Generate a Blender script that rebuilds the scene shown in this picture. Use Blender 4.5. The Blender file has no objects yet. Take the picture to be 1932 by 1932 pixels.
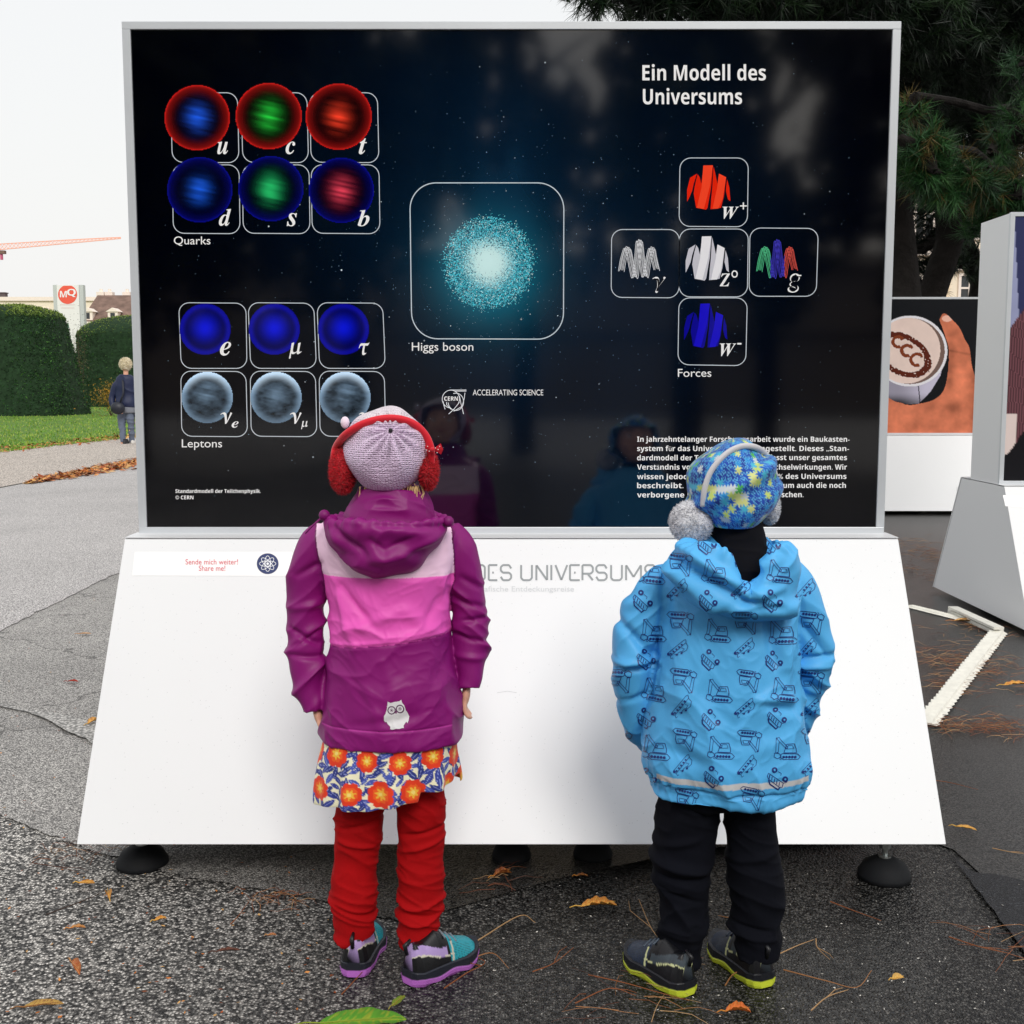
import bpy, math, random
import numpy as np
from mathutils import Vector
from mathutils.bvhtree import BVHTree

random.seed(7)
RNG = np.random.default_rng(7)
SC = bpy.context.scene
COL = SC.collection

# ---------------------------------------------------------------- camera, world, sun, exposure
CAM_H = 1.2
F = 2217.0                      # focal length in 1/1932ths of the picture width
TH = math.atan(238.0 / F)       # pitch down
cT, sT = math.cos(TH), math.sin(TH)
cam = bpy.data.cameras.new('camera')
cam.sensor_width = 36.0
cam.lens = F / 1932.0 * 36.0
cam.clip_end = 2000.0
camo = bpy.data.objects.new('camera', cam)
COL.objects.link(camo)
camo.location = (0, 0, CAM_H)
camo.rotation_euler = (math.pi / 2 - TH, 0, 0)
SC.camera = camo

SUN_EL, SUN_AZ = math.radians(38), math.radians(12)    # azimuth: behind the viewer, a little to the right
world = bpy.data.worlds.new('World')
SC.world = world
world.use_nodes = True
wn = world.node_tree
wn.nodes.clear()
w_out = wn.nodes.new('ShaderNodeOutputWorld')
w_bg = wn.nodes.new('ShaderNodeBackground')
w_sky = wn.nodes.new('ShaderNodeTexSky')
w_sky.sky_type = 'NISHITA'
w_sky.sun_disc = False
w_sky.sun_elevation = SUN_EL
w_sky.sun_rotation = math.pi - SUN_AZ
w_sky.air_density = 2.0
w_sky.dust_density = 4.0
w_mix = wn.nodes.new('ShaderNodeMixRGB')                # overcast: the blue sky is hidden behind an even cloud layer
w_mix.inputs['Fac'].default_value = 0.90
w_mix.inputs['Color2'].default_value = (6.2, 6.2, 6.25, 1)
wn.links.new(w_sky.outputs['Color'], w_mix.inputs['Color1'])
wn.links.new(w_mix.outputs['Color'], w_bg.inputs['Color'])
w_bg.inputs['Strength'].default_value = 0.1
wn.links.new(w_bg.outputs['Background'], w_out.inputs['Surface'])

sun = bpy.data.lights.new('sun', 'SUN')
sun.energy = 1.15
sun.angle = math.radians(22)
sun.color = (1.0, 0.97, 0.93)
suno = bpy.data.objects.new('sun', sun)
COL.objects.link(suno)
suno.rotation_euler = (math.pi / 2 - SUN_EL, 0, SUN_AZ)
suno.location = (3, -8, 10)
SC.view_settings.view_transform = 'Standard'
SC.view_settings.look = 'None'
SC.view_settings.exposure = 0.63
SC.view_settings.gamma = 1.0
SC.view_settings.use_curve_mapping = False
SC.render.engine = 'CYCLES'
SC.cycles.max_bounces = 6
SC.cycles.transparent_max_bounces = 8

# ---------------------------------------------------------------- measuring helpers: where a sight line meets a real plane
def ray(px, py):
    u = (px - 966.0) / F; v = (py - 966.0) / F
    return Vector((u, cT - v * sT, -(sT + v * cT)))
O = Vector((0, 0, CAM_H))
def atY(px, py, Y):
    d = ray(px, py); return O + d * (Y / d.y)
def gnd(px, py, z=0.0):
    d = ray(px, py); return O + d * ((z - CAM_H) / d.z)
def onpl(px, py, P, N):
    d = ray(px, py); return O + d * ((Vector(P) - O).dot(N) / d.dot(N))
def pxm(px, py, Y):             # metres per picture unit at depth Y
    p = atY(px, py, Y); return (atY(px + 1, py, Y) - p).length

def lin(c):
    c = c / 255.0
    return c / 12.92 if c <= 0.04045 else ((c + 0.055) / 1.055) ** 2.4
def S(r, g, b, k=1.0):
    return (lin(r) * k, lin(g) * k, lin(b) * k)
def SA(r, g, b, k=1.0):
    return np.array(S(r, g, b, k))

# ---------------------------------------------------------------- objects
def setp(o, label=None, cat=None, group=None, kind=None):
    if label: o['label'] = label
    if cat: o['category'] = cat
    if group: o['group'] = group
    if kind: o['kind'] = kind
    return o
def thing(name, label, cat, loc=(0, 0, 0), rz=0, group=None):
    o = bpy.data.objects.new(name, None); COL.objects.link(o)
    o.empty_display_size = 0.1
    o.location = loc; o.rotation_euler = (0, 0, rz)
    return setp(o, label, cat, group)
def wmat(o):
    m = o.matrix_basis.copy()
    while o.parent:
        o = o.parent; m = o.matrix_basis @ m
    return m
def obj(name, V, Fc, mat, parent=None, smooth=False, col=None, midx=None, world_space=True, bevel=0):
    """one mesh object; V in world coordinates even when parented (or local with world_space False)"""
    me = bpy.data.meshes.new(name)
    V = np.asarray(V, dtype=np.float64).reshape(-1, 3)
    if parent is not None and world_space:
        mi = np.array(wmat(parent).inverted())
        V = V @ mi[:3, :3].T + mi[:3, 3]
    if isinstance(Fc, np.ndarray):
        n, k = Fc.shape
        me.vertices.add(len(V)); me.vertices.foreach_set('co', V.astype(np.float32).ravel())
        me.loops.add(n * k); me.loops.foreach_set('vertex_index', Fc.astype(np.int32).ravel())
        me.polygons.add(n)
        me.polygons.foreach_set('loop_start', np.arange(0, n * k, k, dtype=np.int32))
        me.update(calc_edges=True)
    else:
        me.from_pydata(V.tolist(), [], Fc)
        me.update()
    for m in (mat if isinstance(mat, (list, tuple)) else [mat]):
        me.materials.append(m)
    if smooth:
        me.polygons.foreach_set('use_smooth', np.ones(len(me.polygons), dtype=bool))
    if midx is not None:
        me.polygons.foreach_set('material_index', np.asarray(midx, dtype=np.int32))
    if col is not None:
        a = me.color_attributes.new('Col', 'FLOAT_COLOR', 'POINT')
        c = np.ones((len(V), 4), dtype=np.float32); c[:, :3] = col
        a.data.foreach_set('color', c.ravel())
    o = bpy.data.objects.new(name, me)
    COL.objects.link(o)
    if parent is not None: o.parent = parent
    if bevel:
        b = o.modifiers.new('bevel', 'BEVEL'); b.width = bevel; b.segments = 2; b.limit_method = 'ANGLE'
    return o
def copy_tree(o, parent=None):
    c = o.copy(); COL.objects.link(c); c.parent = parent
    for ch in o.children: copy_tree(ch, c)
    return c

class MB:
    """collects shapes for one mesh"""
    def __init__(s): s.v = []; s.f = []; s.m = []; s.cur = 0; s.c = []; s.col = None
    def add(s, V, Fc):
        n = len(s.v); s.v += [tuple(p) for p in V]; s.f += [tuple(i + n for i in f) for f in Fc]
        s.m += [s.cur] * len(Fc)
        if s.col is not None: s.c += [tuple(s.col)] * len(V)
    def box(s, a, b):
        x0, y0, z0 = a; x1, y1, z1 = b
        s.add([(x0,y0,z0),(x1,y0,z0),(x1,y1,z0),(x0,y1,z0),(x0,y0,z1),(x1,y0,z1),(x1,y1,z1),(x0,y1,z1)],
              [(0,3,2,1),(4,5,6,7),(0,1,5,4),(1,2,6,5),(2,3,7,6),(3,0,4,7)])
    def slab(s, quad, t):
        """a plate: four (or more) corners and a thickness vector"""
        q = [Vector(p) for p in quad]; t = Vector(t); n = len(q)
        s.add(q + [p + t for p in q], [tuple(range(n))[::-1], tuple(range(n, 2 * n))] + [(i, (i + 1) % n, n + (i + 1) % n, n + i) for i in range(n)])
    def bar(s, p, q, w, h=None, up=(0, 0, 1)):
        p, q = Vector(p), Vector(q); d = (q - p).normalized(); h = h or w
        a = d.cross(Vector(up))
        if a.length < 1e-4: a = d.cross(Vector((1, 0, 0)))
        a.normalize(); b = a.cross(d)
        V = [r + a * (i * w / 2) + b * (j * h / 2) for r in (p, q) for i, j in ((-1, -1), (1, -1), (1, 1), (-1, 1))]
        s.add(V, [(3,2,1,0),(4,5,6,7),(0,1,5,4),(1,2,6,5),(2,3,7,6),(3,0,4,7)])
    def tube(s, pts, rad, n=8, flat=1.0, cap=True, up=None):
        pts = [Vector(p) for p in pts]
        if not hasattr(rad, '__len__'): rad = [rad] * len(pts)
        prev = Vector(up) if up else None
        V = []; N0 = len(pts)
        for i, p in enumerate(pts):
            d = (pts[min(i + 1, N0 - 1)] - pts[max(i - 1, 0)]).normalized()
            if prev is None:
                prev = d.orthogonal().normalized()
            a = (prev - d * prev.dot(d)).normalized(); prev = a; b = d.cross(a)
            for k in range(n):
                t = 2 * math.pi * k / n
                V.append(p + a * (math.cos(t) * rad[i]) + b * (math.sin(t) * rad[i] * flat))
        Fc = [(i * n + k, i * n + (k + 1) % n, (i + 1) * n + (k + 1) % n, (i + 1) * n + k) for i in range(N0 - 1) for k in range(n)]
        if cap: Fc += [tuple(range(n))[::-1], tuple((N0 - 1) * n + k for k in range(n))]
        s.add(V, Fc)
    def rings(s, R, n=48, cap=True):
        """stack of level rings (cx, cy, cz, rx, ry, exponent)"""
        V = []
        for r in R:
            cx, cy, cz, rx, ry = r[:5]; e = r[5] if len(r) > 5 else 2.0
            tx = r[6] if len(r) > 6 else 0.0; ty = r[7] if len(r) > 7 else 0.0      # tilt: dz per metre in x, y
            for k in range(n):
                t = 2 * math.pi * k / n; c, q = math.cos(t), math.sin(t)
                x = math.copysign(abs(c) ** (2 / e), c) * rx; y = math.copysign(abs(q) ** (2 / e), q) * ry
                V.append((cx + x, cy + y, cz + x * tx + y * ty))
        N0 = len(R)
        Fc = [(i * n + k, i * n + (k + 1) % n, (i + 1) * n + (k + 1) % n, (i + 1) * n + k) for i in range(N0 - 1) for k in range(n)]
        if cap: Fc += [tuple(range(n))[::-1], tuple((N0 - 1) * n + k for k in range(n))]
        s.add(V, Fc)
    def ball(s, c, r, n=16, R=None):
        rx, ry, rz = r if hasattr(r, '__len__') else (r, r, r)
        V = []; Fc = []; m = n // 2
        for i in range(1, m):
            ph = math.pi * i / m
            for k in range(n):
                t = 2 * math.pi * k / n
                p = Vector((rx * math.sin(ph) * math.cos(t), ry * math.sin(ph) * math.sin(t), rz * math.cos(ph)))
                if R is not None: p = R @ p
                V.append(Vector(c) + p)
        top = Vector((0, 0, rz)); bot = Vector((0, 0, -rz))
        if R is not None: top = R @ top; bot = R @ bot
        V += [Vector(c) + top, Vector(c) + bot]; a, b = len(V) - 2, len(V) - 1
        for i in range(m - 2):
            for k in range(n): Fc.append((i * n + k, (i + 1) * n + k, (i + 1) * n + (k + 1) % n, i * n + (k + 1) % n))
        for k in range(n):
            Fc.append((a, k, (k + 1) % n)); Fc.append((b, (m - 2) * n + (k + 1) % n, (m - 2) * n + k))
        s.add(V, Fc)
    def build(s, name, mat, parent=None, smooth=False, bevel=0):
        return obj(name, s.v, s.f, mat, parent, smooth, midx=s.m if s.cur or any(s.m) else None,
                   col=np.array(s.c) if s.c and len(s.c) == len(s.v) else None, bevel=bevel)

def crom(P, k):
    """Catmull-Rom resampling of rows, k steps per span"""
    P = np.asarray(P, float); Q = np.vstack([2 * P[0] - P[1], P, 2 * P[-1] - P[-2]]); out = []
    for i in range(1, len(Q) - 2):
        for j in range(k):
            t = j / k; a, b, c, d = Q[i - 1], Q[i], Q[i + 1], Q[i + 2]
            out.append(0.5 * ((2 * b) + (c - a) * t + (2 * a - 5 * b + 4 * c - d) * t * t + (3 * b - a - 3 * c + d) * t ** 3))
    out.append(Q[-2]); return np.array(out)

_LAT = np.random.default_rng(3).uniform(-1, 1, (64, 64, 64))
def vn(P, s=1.0, seed=0):
    """smooth lattice noise in [-1, 1] for an (n, 3) array"""
    P = np.asarray(P) * np.asarray(s) + seed * 17.31
    i = np.floor(P).astype(int); f = P - i; f = f * f * (3 - 2 * f); r = 0
    for dx in (0, 1):
        for dy in (0, 1):
            for dz in (0, 1):
                w = (f[:, 0] if dx else 1 - f[:, 0]) * (f[:, 1] if dy else 1 - f[:, 1]) * (f[:, 2] if dz else 1 - f[:, 2])
                r = r + w * _LAT[(i[:, 0] + dx) & 63, (i[:, 1] + dy) & 63, (i[:, 2] + dz) & 63]
    return r
def fbm(P, s=1.0, seed=0, o=3):
    r = 0; a = 1.0; t = 0
    for k in range(o): r = r + a * vn(P, np.asarray(s) * 2.0 ** k, seed + k); t += a; a *= 0.5
    return r / t
def sst(a, b, x):
    t = np.clip((x - a) / (b - a), 0, 1); return t * t * (3 - 2 * t)

# ---------------------------------------------------------------- materials
def mat(name, color=(.5, .5, .5), rough=.6, spec=.5, metal=0, attr=False, bump=None, var=None, coat=0, sheen=0, ior=None, knit=None, speck=None):
    m = bpy.data.materials.new(name); m.use_nodes = True; nt = m.node_tree; N = nt.nodes; L = nt.links
    b = N['Principled BSDF']
    b.inputs['Roughness'].default_value = rough
    b.inputs['Specular IOR Level'].default_value = spec
    b.inputs['Metallic'].default_value = metal
    if ior: b.inputs['IOR'].default_value = ior
    if coat: b.inputs['Coat Weight'].default_value = coat; b.inputs['Coat Roughness'].default_value = .1
    if sheen: b.inputs['Sheen Weight'].default_value = sheen; b.inputs['Sheen Roughness'].default_value = .4
    tc = N.new('ShaderNodeTexCoord')
    if attr:
        at = N.new('ShaderNodeAttribute'); at.attribute_name = 'Col'; src = at.outputs['Color']
    else:
        rgb = N.new('ShaderNodeRGB'); rgb.outputs[0].default_value = (*color, 1); src = rgb.outputs[0]
    if var:      # (scale, amount): slow change of tone
        n = N.new('ShaderNodeTexNoise'); n.inputs['Scale'].default_value = var[0]; n.inputs['Detail'].default_value = 6
        L.new(tc.outputs['Object'], n.inputs['Vector'])
        mr = N.new('ShaderNodeMapRange'); mr.inputs['From Min'].default_value = .25; mr.inputs['From Max'].default_value = .75
        mr.inputs['To Min'].default_value = 1 - var[1]; mr.inputs['To Max'].default_value = 1 + var[1]
        L.new(n.outputs['Fac'], mr.inputs['Value'])
        mx = N.new('ShaderNodeVectorMath'); mx.operation = 'SCALE'
        L.new(src, mx.inputs[0]); L.new(mr.outputs[0], mx.inputs['Scale']); src = mx.outputs[0]
    if speck:    # (scale, threshold, colour): small scattered marks
        v = N.new('ShaderNodeTexVoronoi'); v.inputs['Scale'].default_value = speck[0]
        L.new(tc.outputs['Object'], v.inputs['Vector'])
        lt = N.new('ShaderNodeMath'); lt.operation = 'LESS_THAN'; lt.inputs[1].default_value = speck[1]
        L.new(v.outputs['Distance'], lt.inputs[0])
        mx = N.new('ShaderNodeMixRGB'); mx.inputs['Color2'].default_value = (*speck[2], 1)
        L.new(lt.outputs[0], mx.inputs['Fac']); L.new(src, mx.inputs['Color1']); src = mx.outputs[0]
    L.new(src, b.inputs['Base Color'])
    if bump or knit:
        bp = N.new('ShaderNodeBump')
        if knit:
            v = N.new('ShaderNodeTexVoronoi'); v.inputs['Scale'].default_value = knit[0]
            mp = N.new('ShaderNodeMapping'); mp.inputs['Scale'].default_value = knit[3] if len(knit) > 3 else (1, 1, 1.25)
            L.new(tc.outputs['Object'], mp.inputs['Vector']); L.new(mp.outputs[0], v.inputs['Vector'])
            v.inputs['Randomness'].default_value = .35
            inv = N.new('ShaderNodeMath'); inv.operation = 'SUBTRACT'; inv.inputs[0].default_value = 1
            L.new(v.outputs['Distance'], inv.inputs[1]); L.new(inv.outputs[0], bp.inputs['Height'])
            bp.inputs['Distance'].default_value = knit[1]; bp.inputs['Strength'].default_value = knit[2]
        else:
            n = N.new('ShaderNodeTexNoise'); n.inputs['Scale'].default_value = bump[0]; n.inputs['Detail'].default_value = 5
            if len(bump) > 3: n.noise_type = 'RIDGED_MULTIFRACTAL'; n.inputs['Detail'].default_value = 3; n.inputs['Distortion'].default_value = .6
            L.new(tc.outputs['Object'], n.inputs['Vector']); L.new(n.outputs['Fac'], bp.inputs['Height'])
            bp.inputs['Distance'].default_value = bump[1]; bp.inputs['Strength'].default_value = bump[2] if len(bump) > 2 else .6
        L.new(bp.outputs[0], b.inputs['Normal'])
    return m

def ground_mat(name, c0, c1, c2, scale, light=.5, bump=.004, rough=.75, stain=(.6, .35), wet_shade=None, crack=1.0):
    """asphalt: stones of three tones in a binder, with broad stains"""
    m = bpy.data.materials.new(name); m.use_nodes = True; nt = m.node_tree; N = nt.nodes; L = nt.links
    b = N['Principled BSDF']; b.inputs['Roughness'].default_value = rough; b.inputs['Specular IOR Level'].default_value = .34
    tc = N.new('ShaderNodeTexCoord')
    wv = N.new('ShaderNodeTexNoise'); wv.inputs['Scale'].default_value = scale * .7
    L.new(tc.outputs['Object'], wv.inputs['Vector'])
    ad = N.new('ShaderNodeVectorMath'); ad.operation = 'MULTIPLY_ADD'
    L.new(wv.outputs['Color'], ad.inputs[0]); ad.inputs[1].default_value = (.9 / scale,) * 3; L.new(tc.outputs['Object'], ad.inputs[2])
    v = N.new('ShaderNodeTexVoronoi'); v.inputs['Scale'].default_value = scale; L.new(ad.outputs[0], v.inputs['Vector'])
    sep = N.new('ShaderNodeSeparateColor'); L.new(v.outputs['Color'], sep.inputs[0])
    rp = N.new('ShaderNodeValToRGB'); e = rp.color_ramp.elements
    e[0].position = 0; e[0].color = (*c0, 1); e[1].position = light; e[1].color = (*c1, 1)
    x = e.new(min(light + .3, .97)); x.color = (*c2, 1)
    L.new(sep.outputs[0], rp.inputs[0])
    edge = N.new('ShaderNodeMapRange'); edge.inputs['From Min'].default_value = .25; edge.inputs['From Max'].default_value = .62
    edge.inputs['To Min'].default_value = 1; edge.inputs['To Max'].default_value = .25
    L.new(v.outputs['Distance'], edge.inputs['Value'])
    st = N.new('ShaderNodeTexNoise'); st.inputs['Scale'].default_value = stain[0]; st.inputs['Detail'].default_value = 7; st.inputs['Roughness'].default_value = .6
    L.new(tc.outputs['Object'], st.inputs['Vector'])
    sr = N.new('ShaderNodeMapRange'); sr.inputs['From Min'].default_value = .3; sr.inputs['From Max'].default_value = .7
    sr.inputs['To Min'].default_value = 1 - stain[1]; sr.inputs['To Max'].default_value = 1 + stain[1]
    L.new(st.outputs['Fac'], sr.inputs['Value'])
    mu = N.new('ShaderNodeMath'); mu.operation = 'MULTIPLY'; L.new(edge.outputs[0], mu.inputs[0]); L.new(sr.outputs[0], mu.inputs[1])
    fac = mu.outputs[0]
    if wet_shade:      # damp plus stand and tree shade put into the albedo: darker and shinier, from x = wet[0] to wet[1]
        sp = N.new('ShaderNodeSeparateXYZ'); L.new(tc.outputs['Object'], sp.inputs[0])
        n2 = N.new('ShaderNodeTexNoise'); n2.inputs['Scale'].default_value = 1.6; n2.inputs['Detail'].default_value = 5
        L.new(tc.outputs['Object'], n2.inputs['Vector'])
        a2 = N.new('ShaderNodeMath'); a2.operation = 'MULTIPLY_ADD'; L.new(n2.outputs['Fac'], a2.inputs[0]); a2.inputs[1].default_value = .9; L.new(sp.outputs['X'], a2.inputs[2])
        wr = N.new('ShaderNodeMapRange'); wr.interpolation_type = 'SMOOTHSTEP'; wr.inputs['From Min'].default_value = wet_shade[0] + .45; wr.inputs['From Max'].default_value = wet_shade[1] + .45
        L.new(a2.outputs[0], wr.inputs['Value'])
        w2 = N.new('ShaderNodeMapRange'); w2.inputs['To Min'].default_value = 1; w2.inputs['To Max'].default_value = wet_shade[2]
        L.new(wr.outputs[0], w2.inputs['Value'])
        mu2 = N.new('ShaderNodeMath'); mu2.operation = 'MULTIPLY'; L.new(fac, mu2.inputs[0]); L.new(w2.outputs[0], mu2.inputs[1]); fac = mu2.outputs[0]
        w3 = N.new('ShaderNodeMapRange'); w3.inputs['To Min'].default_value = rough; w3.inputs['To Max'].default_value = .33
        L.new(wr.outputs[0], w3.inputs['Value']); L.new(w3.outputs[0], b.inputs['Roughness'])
    cv = N.new('ShaderNodeTexVoronoi'); cv.feature = 'DISTANCE_TO_EDGE'; cv.inputs['Scale'].default_value = .9       # hairline cracks
    cn = N.new('ShaderNodeTexNoise'); cn.inputs['Scale'].default_value = 5; cn.inputs['Detail'].default_value = 6; L.new(tc.outputs['Object'], cn.inputs['Vector'])
    ca = N.new('ShaderNodeVectorMath'); ca.operation = 'MULTIPLY_ADD'; ca.inputs[1].default_value = (.35,) * 3
    L.new(cn.outputs['Color'], ca.inputs[0]); L.new(tc.outputs['Object'], ca.inputs[2]); L.new(ca.outputs[0], cv.inputs['Vector'])
    cr_ = N.new('ShaderNodeMapRange'); cr_.inputs['From Min'].default_value = 0; cr_.inputs['From Max'].default_value = .010
    cr_.inputs['To Min'].default_value = crack; cr_.inputs['To Max'].default_value = 1; L.new(cv.outputs['Distance'], cr_.inputs['Value'])
    mc = N.new('ShaderNodeMath'); mc.operation = 'MULTIPLY'; L.new(fac, mc.inputs[0]); L.new(cr_.outputs[0], mc.inputs[1]); fac = mc.outputs[0]
    sc = N.new('ShaderNodeVectorMath'); sc.operation = 'SCALE'; L.new(rp.outputs[0], sc.inputs[0]); L.new(fac, sc.inputs['Scale'])
    L.new(sc.outputs[0], b.inputs['Base Color'])
    bp = N.new('ShaderNodeBump'); bp.inputs['Distance'].default_value = bump; bp.inputs['Strength'].default_value = 1.0
    L.new(edge.outputs[0], bp.inputs['Height']); L.new(bp.outputs[0], b.inputs['Normal'])
    return m

M_WHITE = mat('white_sheet_metal', (.775, .785, .80), .38, .5, bump=(3, .002, .3), speck=(46, .05, (.62, .64, .66)))
M_BASE = mat('white_base_sheet', (.81, .82, .83), .4, .5, bump=(3, .002, .3), speck=(70, .075, (.60, .61, .62)), var=(.9, .025))
M_ALU = mat('anodised_aluminium', (.62, .65, .68), .35, .5, metal=.25, var=(5, .05))
M_PAINT = mat('printed_lettering', (.95, .95, .95), .07, ior=1.62)
M_DARK = mat('black_gap', (.01, .01, .012), .6)
M_RUBBER = mat('black_rubber', (.008, .009, .011), .75, .3)
M_STEEL = mat('zinc_steel', (.62, .66, .65), .3, metal=.9)
# ---------------------------------------------------------------- lettering
def text_obj_data(jobs):
    """jobs: list of strings -> list of (verts, faces) in font units"""
    obs = []
    for s in jobs:
        cu = bpy.data.curves.new('lettering_outline', 'FONT'); cu.body = s[0]; cu.resolution_u = 4
        if s[1]: cu.shear = s[1]
        o = bpy.data.objects.new('lettering_outline', cu); COL.objects.link(o); obs.append(o)
    dg = bpy.context.evaluated_depsgraph_get(); dg.update(); out = []
    for o in obs:
        me = bpy.data.meshes.new_from_object(o.evaluated_get(dg))
        v = np.empty(len(me.vertices) * 3, np.float32); me.vertices.foreach_get('co', v)
        out.append((v.reshape(-1, 3)[:, :2].astype(float), [tuple(p.vertices) for p in me.polygons]))
        bpy.data.meshes.remove(me)
        cu = o.data; bpy.data.objects.remove(o); bpy.data.curves.remove(cu)
    return out
_B = {}
def bold(s):
    r = ''
    for ch in s:
        if 'A' <= ch <= 'Z': r += chr(0x1D5D4 + ord(ch) - 65)
        elif 'a' <= ch <= 'z': r += chr(0x1D5EE + ord(ch) - 97)
        elif '0' <= ch <= '9': r += chr(0x1D7EC + ord(ch) - 48)
        else: r += ch
    return r
TEXTS = []      # (string, shear, px0, py_top, px1, py_bottom, plane point, normal, material, parent, label) box = ink extents
def put_text(s, box, P, N, m, parent, shear=0, name='lettering', off=.0006):
    TEXTS.append((s, shear, box, P, N, m, parent, name, off))
def flush_texts():
    data = text_obj_data([(t[0], t[1]) for t in TEXTS])
    for (s, sh, box, P, N, m, parent, name, off), (v, fc) in zip(TEXTS, data):
        x0, y0, x1, y1 = box; mn, mxx = v.min(0), v.max(0)
        if y1 < 100 and y0 > 100:      # (x0, baseline, x1, size)
            y0, y1 = y0 - mxx[1] * y1, y0 - mn[1] * y1
        u = (v[:, 0] - mn[0]) / (mxx[0] - mn[0]); w = (v[:, 1] - mn[1]) / (mxx[1] - mn[1])
        N = Vector(N).normalized(); P2 = Vector(P) + N * off
        A = onpl(x0, y1, P2, N); B = onpl(x1, y1, P2, N); C = onpl(x0, y0, P2, N); D = onpl(x1, y0, P2, N)
        A, B, C, D = [np.array(q) for q in (A, B, C, D)]
        u = u[:, None]; w = w[:, None]
        V = A * (1 - u) * (1 - w) + B * u * (1 - w) + C * (1 - u) * w + D * u * w
        fc = [tuple(reversed(f)) for f in fc]
        obj(name, V, fc, m, parent)
    TEXTS.clear()

def stroke(pts, w, closed=False):
    """flat ribbon along 2-D points -> verts2d, faces"""
    P = np.asarray(pts, float); n = len(P)
    T = np.empty_like(P)
    if closed: T = np.roll(P, -1, 0) - np.roll(P, 1, 0)
    else: T = np.gradient(P, axis=0)
    T /= np.linalg.norm(T, axis=1)[:, None] + 1e-9
    Nn = np.stack([-T[:, 1], T[:, 0]], 1) * w / 2
    V = np.vstack([P + Nn, P - Nn]); m = n if closed else n - 1
    return V, [(i, (i + 1) % n, n + (i + 1) % n, n + i) for i in range(m)]
class Flat:
    """flat print drawn in picture units and laid on a real plane"""
    def __init__(s, jit=0): s.v = []; s.f = []; s.c = []; s.z = []; s.cz = 0; s.jit = jit; s.r = random.Random(5)
    def add(s, V, Fc, c=None):
        n = len(s.v); s.v += [tuple(p) for p in V]; s.z += [s.cz + s.r.uniform(0, s.jit)] * len(V); s.f += [tuple(i + n for i in f) for f in Fc]; s.c += [c or (1, 1, 1)] * len(V)
    def line(s, pts, w, closed=False, c=None):
        s.cz += .00004
        V, Fc = stroke(pts, w, closed); s.add(V, Fc, c)
    def poly(s, pts, c=None): s.add(pts, [tuple(range(len(pts)))], c)
    def build(s, name, P, N, m, parent, off=.0006):
        N = Vector(N).normalized(); P2 = Vector(P) + N * off
        V = [onpl(x, y, P2, N) + N * (s.z[i] if i < len(s.z) else 0) for i, (x, y) in enumerate(s.v)]
        fc = []
        for f in s.f:      # face the viewer
            a, b, c = [V[i] for i in f[:3]]
            fc.append(f if (b - a).cross(c - a).dot(N) > 0 else tuple(reversed(f)))
        return obj(name, V, fc, m, parent, col=np.array(s.c))
def rrect(x0, y0, x1, y1, r, n=8):
    P = []
    for cx, cy, a in ((x1 - r, y0 + r, -90), (x1 - r, y1 - r, 0), (x0 + r, y1 - r, 90), (x0 + r, y0 + r, 180)):
        for k in range(n + 1):
            t = math.radians(a + 90 * k / n); P.append((cx + r * math.cos(t), cy + r * math.sin(t)))
    return P
def warp_quad(pts, q):
    """unit-square points into the quadrilateral q (tl, tr, br, bl)"""
    q = np.array(q, float); P = np.asarray(pts, float); u = P[:, :1]; v = P[:, 1:2]
    return q[0] * (1 - u) * (1 - v) + q[1] * u * (1 - v) + q[2] * u * v + q[3] * (1 - u) * v
def paint_grid(name, q, nx, ny, fn, P, N, m, parent, off=.0004, mask=None):
    """a fine grid on a plane whose points take the colours of fn(u, v); q in picture units (tl, tr, br, bl)"""
    N = Vector(N).normalized(); P2 = Vector(P) + N * off
    C4 = [np.array(onpl(x, y, P2, N)) for x, y in q]
    u, v = np.meshgrid(np.linspace(0, 1, nx), np.linspace(0, 1, ny)); u = u.ravel(); v = v.ravel(); U = u[:, None]; W = v[:, None]
    V = C4[0] * (1 - U) * (1 - W) + C4[1] * U * (1 - W) + C4[2] * U * W + C4[3] * (1 - U) * W
    idx = np.arange(nx * ny).reshape(ny, nx)
    Fc = np.stack([idx[:-1, :-1], idx[1:, :-1], idx[1:, 1:], idx[:-1, 1:]], -1).reshape(-1, 4)
    if mask is not None:
        k = mask(u, v); Fc = Fc[k[Fc].all(1)]
        used = np.unique(Fc); re = np.full(nx * ny, -1); re[used] = np.arange(len(used)); Fc = re[Fc]; V = V[used]; u = u[used]; v = v[used]
    return obj(name, V, Fc, m, parent, col=fn(u, v))

# ---------------------------------------------------------------- exhibition stands
M_PRINT = mat('glossy_print', attr=True, rough=.06, ior=1.75)
M_MATPRINT = mat('sticker_print', attr=True, rough=.4)

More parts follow.
